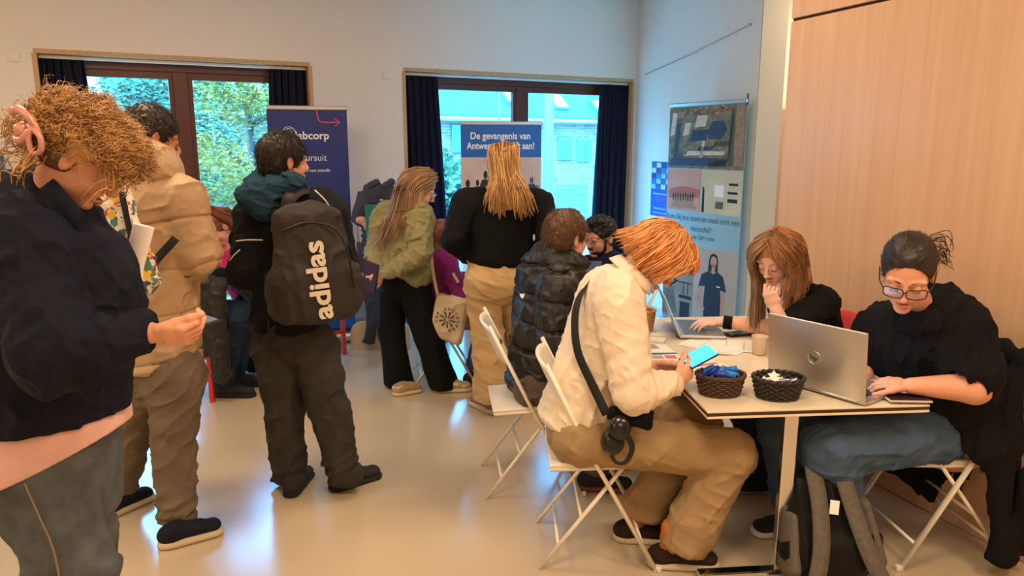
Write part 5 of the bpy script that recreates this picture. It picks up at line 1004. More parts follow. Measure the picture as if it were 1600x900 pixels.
# ---- 6: seated young man in black puffer jacket
M_pf_ = fabric('black_puffer', (24, 23, 23), rough=.48, bump=.15, bscale=50, spec=.45, var=.05); M_gt = fabric('grey_brown_trousers', (96, 86, 74))
Y = 3.5; P = Person(Y0(A(850, 600, Y)), 'young man with short brown hair in a black puffer jacket, seated on a folding chair', SK3); hd = Head(A(886, 370, Y), (.80, .58, -.10), (0, 0, 1), 1.02)
S = SDF(.004); hd.carve(S, A(874, 428, Y), .058); P.flesh(S, hd)
wr = V(.47, 3.60, .76); S = SDF(.004); S.cap(A(900, 540, 3.45), wr, .035, .027); hand(S, wr, (.4, .9, 0), (0, 0, 1), 1, (.3, .4, .4, .4, .4)); P.flesh(S)
S = SDF(.014); S.cap(A(862, 450, Y), A(842, 590, Y), (.14, .1), (.14, .1), side=(.6, -.8, 0)); S.cap(V(.12, 3.40, .52), V(.60, 3.38, .50), .07, .05); S.cap(V(.60, 3.38, .5), V(.42, 3.40, .12), .05, .04); S.cap(V(.12, 3.6, .52), V(.60, 3.66, .50), .07, .05); S.cap(V(.60, 3.66, .5), V(.5, 3.66, .12), .05, .04); P.flesh(S)
sd = V(.5, -.86, 0); S = SDF(.006)
for k in range(5):
    t0, t1 = k/5, (k+1)/5; a, b = A(868, 440, Y), A(840, 605, Y-.02); m_ = a+(b-a)*(t0+t1)/2; w_ = .20+.012*math.sin(k*1.3); S.cap(m_-(b-a)*.05, m_+(b-a)*.05, (w_, .158), (w_, .162), side=sd, k=.012, end=.55)
S.cap(A(862, 410, Y), A(845, 560, Y), (.15, .10), (.17, .13), side=sd, k=.02); S.cap(A(836, 425, Y+.02), A(896, 424, Y-.06), .085, .085, k=.05)
ee, ss, ww = A(868, 545, 3.24), A(872, 440, 3.32), A(935, 548, 3.36)
for (a, b, n_, r0, r1) in ((ss, ee, 4, .098, .085), (ee, ww, 3, .085, .062)):
    for k in range(n_): m0, m1 = a+(b-a)*(k+.25)/n_, a+(b-a)*(k+.75)/n_; r_ = r0+(r1-r0)*k/n_; S.cap(m0, m1, r_, r_*.98, k=.010, end=.8)
S.cap(ss, ee, .085, .075, k=.01); S.cap(A(832, 440, 3.62), A(822, 530, 3.72), .088, .08, k=.03, mod=puff(3)); S.cap(A(822, 530, 3.72), A(880, 540, 3.8), .08, .06, k=.02)
S.disp += [wrinkles(.007, .05, (0, 0, 1), 2, 6.3), seams(.135, .016, .009, .03)]; S.cut(A(840, 618, Y), (0, 0, -1)); P.cloth('puffer_jacket', S, M_pf_)
S = SDF(.005); S.cap(A(858, 410, Y-.02), A(884, 424, Y-.10), (.075, .06), (.068, .055), side=(0, 1, 0), k=.03); S.ell(A(878, 385, Y-.02), (.062, .062, .075), k=.01, op='s'); S.disp += [wrinkles(.005, .05, (1, 0, 0), 2)]; P.cloth('collar', S, M_pf_)
q = A(816, 462, 3.31); mb = MB(); hpts = []
for k in range(20): t = 2*math.pi*k/20; hpts.append(q+V(.011*1.0*math.sin(t)**3, 0, (.0115*math.cos(t)-.005*math.cos(2*t)-.002*math.cos(3*t))))
mb.prism(hpts, (0, -.004, 0)); mb.build('heart_patch', M_txt, P.root)
S = SDF(.007); S.cap(V(.10, 3.5, .51), V(.18, 3.5, .53), (.16, .075), (.16, .08), side=(0, 1, 0), k=.04); leg(S, V(.10, 3.38, .53), V(.60, 3.38, .50), V(.42, 3.40, .12), (.092, .075, .062)); leg(S, V(.10, 3.62, .53), V(.60, 3.66, .50), V(.50, 3.66, .12), (.092, .075, .062)); S.disp += [wrinkles(.007, .06, (1, 0, 0), 2)]; P.cloth('trousers', S, M_gt)
M_snk = fabric('dark_grey_sneaker', (48, 44, 46)); ha_ = V(.33, 3.40, 0); shoe(P, ha_, (1, -.1, 0), M_snk, mat('red_sole_edge', (120, 60, 50), rough=.6), L=.28); shoe(P, V(.42, 3.66, 0), (1, .1, 0), M_snk, M_cream, L=.28)
S = SDF(.0035); hd.cap_hair(S, 1.10, .055, -.06); S.disp += [fuzz(.004, .012)]; v, f = S.mesh(); hr = P.part('hair', v, f, H_brown); v2, f2 = fuzzhair(P, v, f, hd, H_brown, 3600, .028, .0009, lift=.22, flow=lambda p: (p-hd.p(-.04, 0, .12))*3-hd.u*.3); link('hair_tips', v2, f2, H_brown, hr); hd.brows(P, M_brow); P.finish()

# ---- 7: young man in white shirt, copper hair
M_sh = fabric('white_shirt_cotton', (232, 216, 192), bump=.06, rough=.6, var=.02); M_ch = fabric('khaki_chinos', (160, 134, 98), var=.07, vscale=7, bump=.12)
Y = 2.86; P = Person(Y0(A(925, 650, Y)), 'young man with copper chin-length hair, white shirt and khaki chinos, seated using a phone', SK3); hd = Head(A(1029, 402, Y), (.56, -.05, -.83), (.83, 0, .56), 1.0)
S = SDF(.0035); hd.carve(S, A(972, 438, Y), .056); P.flesh(S, hd)
wn1 = A(1052, 600, 2.66); S = SDF(.003); S.cap(A(1020, 604, 2.65), wn1, .034, .026, k=.01); hand(S, wn1, (.52, .22, .34), (.35, -.85, -.25), 1, (.35, .75, .8, .85, .9), 1.0, thumb=(.55, .85, -.25)); P.flesh(S)
wn2 = A(1022, 572, 2.88); S = SDF(.003); S.cap(A(995, 572, 2.92), wn2, .034, .026, k=.01); hand(S, wn2, (.78, -.35, .12), (-.1, .75, .6), -1, (.3, .5, .6, .7, .8), 1.0, thumb=(.5, .9, -.3)); P.flesh(S)
S = SDF(.014); S.cap(A(970, 450, Y), A(915, 650, Y), (.14, .1), (.14, .1), side=(0, 1, 0)); S.cap(V(.30, 2.74, .54), V(.86, 2.72, .50), .07, .05); S.cap(V(.86, 2.72, .5), V(.66, 2.72, .12), .05, .04); S.cap(V(.3, 2.98, .54), V(.80, 2.99, .52), .07, .05); S.cap(V(.8, 2.99, .52), V(.55, 2.92, .12), .05, .04); P.flesh(S)
S = SDF(.0055); S.cap(A(952, 478, Y), A(905, 625, Y), (.185, .130), (.185, .140), side=(0, 1, 0), k=.06); S.cap(A(905, 625, Y), A(893, 655, Y), (.18, .135), (.185, .145), side=(0, 1, 0), k=.03, end=.4); S.cap(A(962, 452, Y-.15), A(958, 446, Y+.16), .075, .075, k=.07); S.cap(A(950, 462, Y), A(975, 445, Y), (.10, .07), (.07, .06), side=(0, 1, 0), k=.05)
arm(S, A(968, 478, 2.68), A(990, 612, 2.60), A(1050, 601, 2.655), (.088, .072, .046), .035, .035); arm(S, A(972, 455, 3.04), A(985, 560, 3.10), A(1018, 572, 2.90), (.075, .062, .044), .03, .02)
S.disp += [wrinkles(.008, .085, (.35, 0, .95), 4.5, 11.3), wrinkles(.003, .04, (.9, .2, -.5), 5, 4.0)]; S.cut(A(893, 672, Y), (-.12, 0, -1)); S.cut(A(1066, 600, 2.66), nrm(A(1052, 600, 2.66)-A(990, 612, 2.60))); st1 = P.cloth('shirt', S, M_sh)
S = SDF(.0035); nkb = A(975, 436, Y); nu = nrm(A(1000, 405, Y)-nkb); S.cap(nkb-nu*.025, nkb+nu*.035, (.080, .075), (.070, .066), side=(0, 1, 0), k=.01, end=.15); S.cap(nkb-nu*.08, nkb+nu*.08, .063, .056, k=.006, op='s'); S.cap(A(990, 452, Y-.05), A(1008, 468, Y-.04), (.030, .010), (.02, .008), side=nu, k=.01); S.disp += [wrinkles(.003, .03, (1, 0, .3), 2)]; collar_ring(P, 'collar', A(984, 432, Y-.01), nrm(A(1002, 404, Y)-A(974, 434, Y)), (.6, 0, -.8), (.077, .080), .040, M_sh)
S = SDF(.0035); ax2 = nrm(wn1-A(990, 612, 2.60)); S.cap(wn1-ax2*.045, wn1+ax2*.004, .049, .047, k=.006, end=.15); S.cap(wn1-ax2*.0, wn1+ax2*.05, .036, .04, op='s', k=.004); P.cloth('cuff', S, M_sh)
mb = MB(); mb.tube(cmr([A(990, 508, 2.595), A(960, 500, 2.60), A(938, 512, 2.64)], 10), .002, 4); mb.build('sleeve_seam', mat('shirt_seam', (200, 184, 160)), st1, smooth=True)
S = SDF(.006); S.cap(V(.24, 2.86, .53), V(.32, 2.86, .55), (.17, .095), (.17, .10), side=(0, 1, 0), k=.05); S.cap(V(.28, 2.745, .545), V(.86, 2.725, .485), .105, .098, k=.04); S.cap(V(.86, 2.725, .485), V(.70, 2.72, .11), .092, .100, k=.02)
S.cap(V(.28, 2.97, .545), V(.80, 2.99, .52), .10, .088, k=.03); S.cap(V(.80, 2.99, .52), V(.56, 2.93, .13), .085, .092, k=.02); S.disp += [wrinkles(.009, .10, (.9, 0, -.4), 4.5, 9.4), wrinkles(.0035, .05, (.6, .2, .7), 4.5, 2.2)]
S.cut(V(.68, 2.72, .085), (-.25, 0, -1)); P.cloth('chinos', S, M_ch)
S = SDF(.005); S.cap(V(.645, 2.72, .16), V(.64, 2.72, .07), .045, .042); P.cloth('sock', S, mat('orange_sock', (196, 112, 50), rough=.9, bump=.3, bscale=200)); S = SDF(.005); S.cap(V(.545, 2.92, .20), V(.535, 2.92, .08), .045, .042); P.cloth('sock', S, mat('orange_sock', (196, 112, 50)))
M_bs = fabric('dark_brown_canvas_shoe', (50, 34, 28)); shoe(P, V(.555, 2.72, 0), (1, -.05, 0), M_bs, M_cream, L=.29, laces=M_txt, hh=.075); shoe(P, V(.445, 2.92, .0), (1, -.08, 0), M_bs, M_cream, L=.28, hh=.075)
hp = hd.p; S = SDF(.0035); hd.cap_hair(S, 1.13, .045, -.055, ears=False); S.ell(hp(-.02, -.055, -.02), (.075, .045, .075), hd.M, k=.02); S.ell(hp(-.02, .055, -.02), (.075, .045, .075), hd.M, k=.02); S.ell(hp(.060, 0, .085), (.06, .085, .045), hd.M, k=.02); S.ell(hp(-.10, 0, -.03), (.045, .075, .06), hd.M, k=.03)
S.ell(hp(.12, 0, -.05), (.065, .12, .085), hd.M, k=.008, op='s'); S.disp += [fuzz(.006, .012, hd.f*.5-hd.u*.7, 6)]; v, f = S.mesh(); hr = P.part('hair', v, f, H_red)
gd = [[hp(.02, 0, .132), hp(.08, -.06, .09), hp(.082, -.085, .03), hp(.06, -.090, -.03)], [hp(0, 0, .132), hp(.045, -.085, .08), hp(.05, -.10, .01), hp(.035, -.098, -.075)], [hp(-.03, 0, .132), hp(-.01, -.09, .08), hp(.0, -.105, .0), hp(.0, -.10, -.095)], [hp(-.05, 0, .125), hp(-.06, -.085, .07), hp(-.05, -.10, -.01), hp(-.045, -.09, -.11)], [hp(-.07, 0, .115), hp(-.11, -.055, .06), hp(-.11, -.065, -.02), hp(-.13, -.05, -.10)], [hp(-.08, 0, .11), hp(-.13, 0, .05), hp(-.14, 0, -.03), hp(-.17, 0, -.09)]]
gd += [[g_ + hd.s*(-2*np.dot(g_-hd.c, hd.s)) for g_ in G_] for G_ in gd[::-1]]
v2, f2 = guided(gd, 800, .0022, .006, 14, .0035, 9, trim=.35); link('hair_strands', v2, f2, H_red, hr); v2, f2 = guided(gd, 300, .0022, .008, 14, .005, 19, trim=.35); link('hair_highlights', v2, f2, hairmat('hair_light_copper', (232, 172, 108)), hr)
gd = [[hp(.03, -.06, .125), hp(.09, -.06, .10), hp(.115, -.055, .07)], [hp(.03, 0, .135), hp(.095, 0, .11), hp(.122, 0, .075)], [hp(.03, .06, .125), hp(.09, .06, .10), hp(.115, .055, .07)]]; v2, f2 = guided(gd, 220, .0022, .006, 10, .003, 10); link('fringe', v2, f2, H_red, hr)
spectacles(P, hd, M_black, M_lens, fw=.118, drop=-.006); hd.brows(P, H_red)
mb = MB()
for k in range(2): a = nrm(wn2-A(995, 572, 2.92)); c = wn2-a*(.015+.012*k); e1 = nrm(np.cross(a, V(0, 0, 1))); e2 = np.cross(a, e1); mb.tube([c+e1*.031*math.cos(t)+e2*.027*math.sin(t) for t in np.linspace(0, 6.283, 20)], .0022, 5, cap=False)
mb.build('bracelet', mat('brown_cord', (90, 60, 40)), P.root, smooth=True); P.finish()
M_scb = mat('phone_screen_blue', (40, 150, 220), rough=.1, emit=(60, 175, 240), estr=1.6)
pA, pB = A(1076, 566, 2.70), A(1108, 549, 2.76); pm = frame(nrm(pB-pA), (-.25, -.55, .8)); phone((pA+pB)/2, pm, 'black phone with bright blue screen in the hands of the white-shirted man', M_scb, w=.072, l=.15)
# crossbody pouch, headphones
S = SDF(.005); S.cap(A(958, 648, 2.60), A(1012, 655, 2.60), (.030, .02), (.042, .022), side=(0, 0, 1), k=.02); S.disp += [wrinkles(.004, .04, (1, 0, 0), 2)]; pb = S.build('crossbody_pouch', M_bk); tag(pb, 'black crossbody pouch at the hip of the white-shirted man', 'bag')
strap([A(948, 648, 2.585), A(925, 600, 2.635), A(903, 550, 2.665), A(898, 500, 2.70), A(906, 462, 2.75), A(925, 436, 2.84), A(945, 428, 2.98)], .034, M_strap, pb, nn=lambda c: c-A(950, 540, 2.86)*V(1, 1, 0)-c*V(0, 0, 1), S_=30)
hpn = empty('headphones', A(970, 705, 2.60), 'black over-ear headphones hanging from the pouch of the white-shirted man', 'headphones'); mb = MB()
for k, (px_, py_, Y_) in enumerate(((968, 668, 2.565), (958, 690, 2.585))):
    c = A(px_, py_, Y_); M_ = frame((1, 0, 0), (-.15, -.9, .35)); S = SDF(.003); S.cap(c+M_[:, 2]*-.012, c+M_[:, 2]*.014, (.046, .052), (.040, .046), side=M_[:, 0], k=.01, end=.5); S.build('ear_cup', mat('glossy_black', (20, 20, 22), rough=.2), hpn); S = SDF(.003); S.cap(c-M_[:, 2]*.024, c-M_[:, 2]*.014, (.043, .047), (.043, .047), side=M_[:, 0], k=.01, end=.5); S.build('ear_pad', M_bk, hpn)
mb.tube(cmr([A(980, 680, 2.57), A(988, 700, 2.575), A(978, 722, 2.58), A(962, 722, 2.585), A(952, 705, 2.59)], 16), [(.004, .011)]*16, 8); mb.build('headband', M_black, hpn, smooth=True)
# ---- 8: woman with caramel hair behind the table
M_j2 = fabric('blue_denim', (70, 92, 118), var=.16, vscale=12, bscale=400); M_j3 = fabric('dark_blue_denim', (34, 48, 68), var=.2, vscale=12)
Y = 3.45; P = Person(V(1.45, 3.45, 0), 'woman with long caramel hair and black top, chin on fist, typing at a laptop', SK3); hd = Head(A(1213, 400, 3.36), (-.60, -.56, -.52), (-.25, -.3, .9), 1.0)
S = SDF(.0032); hd.carve(S, A(1246, 458, 3.50), .05, True); S.cap(A(1246, 458, 3.50), A(1232, 478, 3.40), .06, .05, k=.03); P.flesh(S, hd)
el1 = A(1230, 524, 3.18); w1 = A(1213, 484, 3.20); S = SDF(.003); S.cap(A(1262, 490, 3.25), el1, .045, .042, k=.02); S.cap(el1, w1, .042, .027, k=.012); hand(S, w1, (-.36, .10, .85), (-.75, -.62, -.1), 1, (.6, 1.45, 1.45, 1.45, 1.45), .95, thumb=(.35, .9, -.4)); P.flesh(S)
el2 = A(1205, 512, 3.50); w2 = A(1128, 503, 3.58); S = SDF(.003); S.cap(A(1235, 490, 3.62), el2, .045, .042, k=.02); S.cap(el2, w2, .042, .026, k=.012); hand(S, w2, (-.98, .08, -.05), (0, -.15, 1), -1, (.3, .35, .35, .4, .45), .98); P.flesh(S)
S = SDF(.014); S.cap(A(1265, 480, 3.5), A(1285, 600, 3.5), (.12, .09), (.12, .1), side=(0, 1, 0)); kn = V(1.08, 3.38, .50); S.cap(V(1.45, 3.38, .52), kn, .07, .05); S.cap(kn, V(1.20, 3.36, .12), .05, .04); S.cap(V(1.45, 3.6, .52), V(1.1, 3.62, .5), .07, .05); S.cap(V(1.1, 3.62, .5), V(1.28, 3.62, .12), .05, .04); P.flesh(S)
S = SDF(.006); S.cap(A(1262, 485, 3.5), A(1282, 600, 3.5), (.165, .115), (.165, .125), side=(-.3, .95, 0), k=.05); S.cap(A(1284, 470, 3.34), A(1240, 468, 3.66), .066, .066, k=.05); S.cap(A(1286, 472, 3.33), A(1240, 505, 3.20), .068, .062, k=.03); S.cap(A(1236, 470, 3.66), A(1212, 500, 3.55), .065, .058, k=.03)
S.ell(A(1238, 462, 3.40), (.075, .085, .085), k=.015, op='s'); S.disp += [wrinkles(.006, .07, (0, 0, 1), 2, 5)]; S.cut(A(1238, 506, 3.2), (-.75, 0, -.65)); P.cloth('top', S, M_bk)
S = SDF(.007); S.cap(V(1.50, 3.50, .50), V(1.42, 3.5, .52), (.17, .09), (.16, .09), side=(0, 1, 0)); leg(S, V(1.43, 3.40, .53), kn, V(1.20, 3.36, .20), (.10, .078, .06)); leg(S, V(1.43, 3.60, .53), V(1.10, 3.62, .50), V(1.28, 3.62, .20), (.10, .078, .06)); S.disp += [wrinkles(.005, .06, (1, 0, 0), 2)]; P.cloth('jeans', S, M_j3)
for (kx, ky, ax_) in ((1.205, 3.36, 0), (1.29, 3.62, 0)): S = SDF(.006); S.cap(V(kx-.02, ky, .30), V(kx+.02, ky, .10), .062, .055, k=.03); S.cap(V(kx+.03, ky, .055), V(kx-.13, ky, .045), .048, .040, k=.03); S.cut((0, 0, .012), (0, 0, -1)); S.disp += [fuzz(.004, .03)]; P.cloth('boot', S, mat('black_suede_boot', (14, 13, 15), rough=.9))
hp = hd.p; S = SDF(.004); hd.cap_hair(S, 1.11, .052, -.10, ears=False); S.chain([hp(-.06, .03, .0), A(1246, 430, 3.42), A(1250, 452, 3.45)], [.08, .055, .03], k=.03); S.ell(hp(.13, 0, -.04), (.085, .07, .12), hd.M, k=.01, op='s'); S.disp += [fuzz(.004, .012, (.1, 0, 1), 6)]; v, f = S.mesh(); hr = P.part('hair', v, f, H_mid)
gd = [[hp(.04, .015, .125), hp(.095, .055, .075), hp(.085, .075, .01), A(1236, 428, 3.27), A(1230, 455, 3.28), A(1222, 478, 3.27)], [hp(.02, .015, .13), hp(.05, .09, .07), hp(.03, .10, -.01), A(1246, 430, 3.30), A(1240, 462, 3.32), A(1226, 492, 3.30)], [hp(-.02, .01, .13), hp(-.02, .10, .07), hp(-.03, .11, -.02), A(1256, 425, 3.36), A(1256, 455, 3.38), A(1240, 478, 3.36)], [hp(-.05, 0, .12), hp(-.10, .07, .05), hp(-.11, .08, -.03), A(1264, 432, 3.46), A(1268, 455, 3.48)]]
v2, f2 = guided(gd, 520, .0024, .006, 16, .004, 11); link('hair_strands', v2, f2, H_mid, hr)
gd = [[hp(.04, -.0, .125), hp(.10, -.05, .075), hp(.09, -.085, .0), A(1180, 440, 3.42), A(1176, 480, 3.45), A(1172, 512, 3.46)], [hp(.02, -.0, .13), hp(.05, -.085, .07), hp(.03, -.105, -.01), A(1184, 450, 3.5), A(1182, 485, 3.5), A(1180, 520, 3.48)], [hp(-.01, -.0, .13), hp(-.02, -.09, .07), hp(-.03, -.105, -.02), A(1192, 450, 3.55), A(1190, 490, 3.55), A(1188, 522, 3.5)]]
v2, f2 = guided(gd, 420, .0025, .006, 16, .004, 12); link('hair_strands', v2, f2, H_ash, hr)
hd.brows(P, M_browl)
mb = MB(); aw = nrm(w2-el2)
for k in range(4): c = w2-aw*(.012+.011*k); e1 = nrm(np.cross(aw, V(0, 0, 1))); e2 = np.cross(aw, e1); mb.tube([c+e1*(.034+.002*(k % 2))*math.cos(t)+e2*.030*math.sin(t) for t in np.linspace(0, 6.283, 22)], .0055, 6, cap=False)
o = mb.build('bracelets', M_bk, P.root, smooth=True); P.finish()

# ---- 9: dark-haired woman with glasses, right
Y = 2.85; P = Person(V(1.72, 2.88, 0), 'woman with dark tied-back hair and glasses in loose black top, typing on a silver laptop', SK1); hd = Head(A(1418, 425, 2.66), (-.42, -.74, -.47), (-.15, -.35, .9), 1.12)
S = SDF(.0032); hd.carve(S, A(1446, 505, 2.80), .053, True); P.flesh(S, hd)
el1 = A(1522, 606, 2.58); w1 = A(1425, 603, 2.62); S = SDF(.003); S.cap(A(1516, 560, 2.66), el1, .064, .058, k=.03); S.cap(el1, w1, .058, .031, k=.02); hand(S, w1, (-.86, .50, .0), (.0, -.25, 1), 1, (.35, .5, .5, .5, .55), 1.03, thumb=(.55, .9, -.2)); P.flesh(S)
el2 = A(1352, 610, 3.06); w2 = A(1352, 582, 2.90); S = SDF(.003); S.cap(A(1352, 560, 3.08), el2, .055, .05, k=.03); S.cap(el2, w2, .05, .03, k=.02); hand(S, w2, (-.75, -.55, -.1), (.1, -.3, 1), -1, (.35, .45, .45, .45, .5), 1.0); P.flesh(S)
S = SDF(.014); S.cap(A(1445, 530, 2.85), A(1480, 690, 2.88), (.15, .11), (.15, .12), side=(.35, -.93, 0)); k1, a1_ = V(1.235, 2.70, .51), V(1.38, 2.74, .12); k2, a2_ = V(1.14, 2.92, .51), V(1.22, 2.98, .12); S.cap(V(1.65, 2.78, .53), k1, .08, .06); S.cap(k1, a1_, .06, .04); S.cap(V(1.65, 3.0, .53), k2, .08, .06); S.cap(k2, a2_, .06, .04); P.flesh(S)
S = SDF(.006); sd = V(.35, -.93, 0); S.cap(A(1442, 530, 2.86), A(1478, 672, 2.90), (.235, .15), (.22, .18), side=sd, k=.06); S.cap(A(1500, 505, 2.70), A(1372, 512, 3.02), .082, .078, k=.07); S.cap(A(1503, 512, 2.68), A(1520, 580, 2.62), .085, .10, k=.05); S.cap(A(1516, 570, 2.66), A(1512, 650, 2.78), .09, .08, k=.06); S.cap(A(1372, 515, 3.02), A(1350, 575, 3.08), .08, .085, k=.04)
S.cap(A(1462, 478, 2.84), A(1432, 496, 2.72), (.078, .075), (.085, .06), side=(1, 0, 0), k=.035); S.cap(A(1478, 472, 2.86), A(1440, 470, 2.92), .062, .06, k=.04); S.ell(A(1432, 458, 2.70), (.074, .085, .085), k=.012, op='s'); S.cap(el1+V(.02, 0, 0), el1+V(-.3, 0, 0), .066, .06, op='s', k=.01)
S.cap(A(1478, 462, 2.80), A(1452, 500, 2.66), .036, .034, k=.02); S.disp += [wrinkles(.012, .10, (.15, 0, 1), 3.5, 12.2), wrinkles(.005, .045, (.3, 0, 1), 3, 7)]; S.cut(A(1500, 702, 2.75), (-.2, 0, -1)); P.cloth('loose_top', S, M_bk)
S = SDF(.006); S.cap(V(1.76, 2.9, .52), V(1.64, 2.9, .54), (.19, .11), (.18, .11), side=(.0, 1, 0), k=.05); S.cap(V(1.66, 2.79, .545), k1, .128, .105, k=.04); S.cap(k1, a1_, .10, .068, k=.03); S.cap(V(1.66, 3.02, .545), k2, .125, .10, k=.03); S.cap(k2, a2_, .10, .068, k=.03); S.disp += [wrinkles(.006, .07, (.9, .1, 0), 2.4, 8), wrinkles(.003, .03, (.5, 0, .5), 2.4, 3)]; S.cut((0, 0, .09), (0, 0, -1)); jn = P.cloth('jeans', S, M_j2)
mb = MB(); mb.tube(cmr([V(1.70, 2.668, .50), V(1.55, 2.662, .485), V(1.38, 2.618, .455), V(1.30, 2.61, .42)], 16), .002, 4); mb.build('seam', mat('denim_stitch', (44, 60, 80)), jn, smooth=True)
for a_ in (a1_, a2_): shoe(P, V(a_[0]+.07, a_[1], 0), (-1, -.1, 0), M_ds, M_white, L=.25)
hp = hd.p; S = SDF(.0035); hd.cap_hair(S, 1.07, .092, -.08); S.disp += [fuzz(.0025, .01, hd.f, 8)]; v, f = S.mesh(); hr = P.part('hair', v, f, H_dark); v2, f2 = fuzzhair(P, v, f, hd, H_dark, 2600, .030, .0007, lift=.0, flow=-hd.f*1.0-hd.u*.2, rnd=.08); link('hair_strands', v2, f2, H_dark, hr)
S = SDF(.004); S.ell(hp(-.125, .02, .03), (.035, .04, .035), k=.01); S.disp += [fuzz(.008, .014)]; v, f = S.mesh(); link('bun', v, f, H_dark, hr); gd = [[hp(-.12, .04, .05), hp(-.13, .09, .06), hp(-.12, .10, .01), hp(-.11, .07, -.01)], [hp(-.11, .05, .0), hp(-.12, .10, -.03), hp(-.13, .13, -.07)]]; v2, f2 = guided(gd, 40, .0012, .012, 14, .006, 4); link('loose_ends', v2, f2, H_dark, hr)
spectacles(P, hd, mat('tortoiseshell', (46, 30, 30), rough=.3), M_lens, w=.029, h=.019, fw=.112, r=.002, drop=-.004); hd.brows(P, M_brow)
M_nail = mat('dark_nail_polish', (60, 18, 24), rough=.2); mb = MB(); mb.tube([w1+(V(0, 1, 0)*math.cos(t)*.030+V(0, 0, 1)*math.sin(t)*.028)+V(.02, 0, 0) for t in np.linspace(0, 6.283, 20)], .0012, 4, cap=False); mb.build('hair_tie_bracelet', M_black, P.root); P.finish()

# ---- 10: bearded man at the far table
Y = 4.95; P = Person(V(.72, 5.0, 0), 'smiling bearded man with round glasses in a navy jacket, seated at the far table', SK1); hd = Head(A(938, 370, Y), (-.72, -.58, -.16), (0, 0, 1), 1.08)
S = SDF(.0035); hd.carve(S, A(946, 412, Y+.04), .058); P.flesh(S, hd)
w1 = A(912, 432, 4.72); S = SDF(.004); S.cap(A(930, 440, 4.75), w1, .034, .026); hand(S, w1, (-.7, -.3, .5), (-.2, -.7, -.6), 1, (.4, .9, .9, .9, .9)); P.flesh(S); w2 = A(888, 438, 4.95); S = SDF(.005); S.cap(A(905, 440, 5.0), w2, .034, .026); hand(S, w2, (-.8, -.4, .2), (0, 0, 1), -1); P.flesh(S)
S = SDF(.014); S.cap(A(945, 420, Y+.05), V(.78, 5.05, .55), (.12, .09), (.12, .1), side=(0, 1, 0)); S.cap(V(.75, 4.95, .52), V(.36, 4.9, .5), .07, .05); S.cap(V(.36, 4.9, .5), V(.42, 4.9, .1), .05, .04); S.cap(V(.75, 5.15, .52), V(.36, 5.2, .5), .07, .05); S.cap(V(.36, 5.2, .5), V(.42, 5.2, .1), .05, .04); P.flesh(S)
M_nvj = fabric('navy_work_jacket', (22, 30, 48)); S = SDF(.007); S.cap(A(946, 428, Y+.04), V(.78, 5.05, .50), (.18, .12), (.18, .14), side=(.5, -.85, 0), k=.05); S.cap(A(918, 418, Y+.05), A(975, 415, Y-.05), .078, .078, k=.05); arm(S, A(972, 422, Y-.06), A(962, 470, 4.8), A(928, 440, 4.74), (.08, .068, .05)); arm(S, A(916, 422, Y+.1), A(900, 450, 5.05), A(902, 441, 4.98), (.08, .066, .05)); S.cap(A(930, 404, Y), A(958, 400, Y+.02), (.05, .045), (.05, .045), side=(0, 1, 0), k=.03); S.disp += [wrinkles(.008, .07, (0, 0, 1), 2, 4)]; P.cloth('jacket', S, M_nvj)
S = SDF(.008); leg(S, V(.75, 4.92, .53), V(.36, 4.9, .5), V(.42, 4.9, .1), (.1, .08, .065)); leg(S, V(.75, 5.16, .53), V(.36, 5.2, .5), V(.42, 5.2, .1), (.1, .08, .065)); P.cloth('trousers', S, M_nvj)
for yy in (4.9, 5.2): shoe(P, V(.48, yy, 0), (-1, 0, 0), M_black, M_rub)
S = SDF(.0035); hd.cap_hair(S, 1.10, .065, -.03); S.ell(hd.p(.02, 0, .105), (.07, .065, .035), hd.M, k=.02); S.disp += [fuzz(.008, .014)]; v, f = S.mesh(); hr = P.part('hair', v, f, H_black); v2, f2 = fuzzhair(P, v, f, hd, H_black, 1800, .014, .0010, lift=.8, curl=.002); link('hair_tips', v2, f2, H_black, hr)
S = SDF(.003); S.ell(hd.p(.035, 0, -.083), (.060, .056, .036), hd.M, k=.01); S.cap(hd.p(.02, .064, -.01), hd.p(.03, .058, -.07), .008, .014, k=.01); S.cap(hd.p(.02, -.064, -.01), hd.p(.03, -.058, -.07), .008, .014, k=.01); S.cap(hd.p(.098, -.02, -.056), hd.p(.098, .02, -.056), .007, .007, k=.006); S.ell(hd.p(.108, 0, -.072), (.02, .026, .012), hd.M, k=.004, op='s'); S.ell(hd.p(.10, 0, -.012), (.05, .052, .038), hd.M, k=.006, op='s'); S.disp += [fuzz(.002, .008)]; P.cloth('beard', S, H_black)
S = SDF(.002); S.ell(hd.p(.0985, 0, -.071), (.006, .017, .005), hd.M, k=.002); P.cloth('teeth', S, mat('teeth', (240, 232, 220), rough=.3)); spectacles(P, hd, M_alu, M_lens, w=.024, h=.021, square=.9); hd.brows(P, H_black)
for q in (-1, 1):
    S = SDF(.002); S.ell(hd.p(.0925, q*.032, -.001), (.003, .006, .006), hd.M, k=.001); P.cloth('iris', S, M_black)
P.finish()
M_bro = mat('blue_brochure', (24, 50, 110), rough=.35); mb = MB(); Mb = frame((1, -.25, .05), (-.2, -.75, .65)); mb.box(A(914, 424, 4.70), (.21, .005, .15) if 0 else (.21, .15, .006), np.stack([Mb[:, 0], Mb[:, 1], Mb[:, 2]], 1)); o = mb.build('brochure', M_bro); tag(o, 'dark blue brochure held open by the bearded man', 'brochure'); mb = MB(); mb.box(A(914, 424, 4.70)+Mb[:, 2]*.004, (.12, .02, .001), Mb); mb.build('printed_title', M_txt, o)

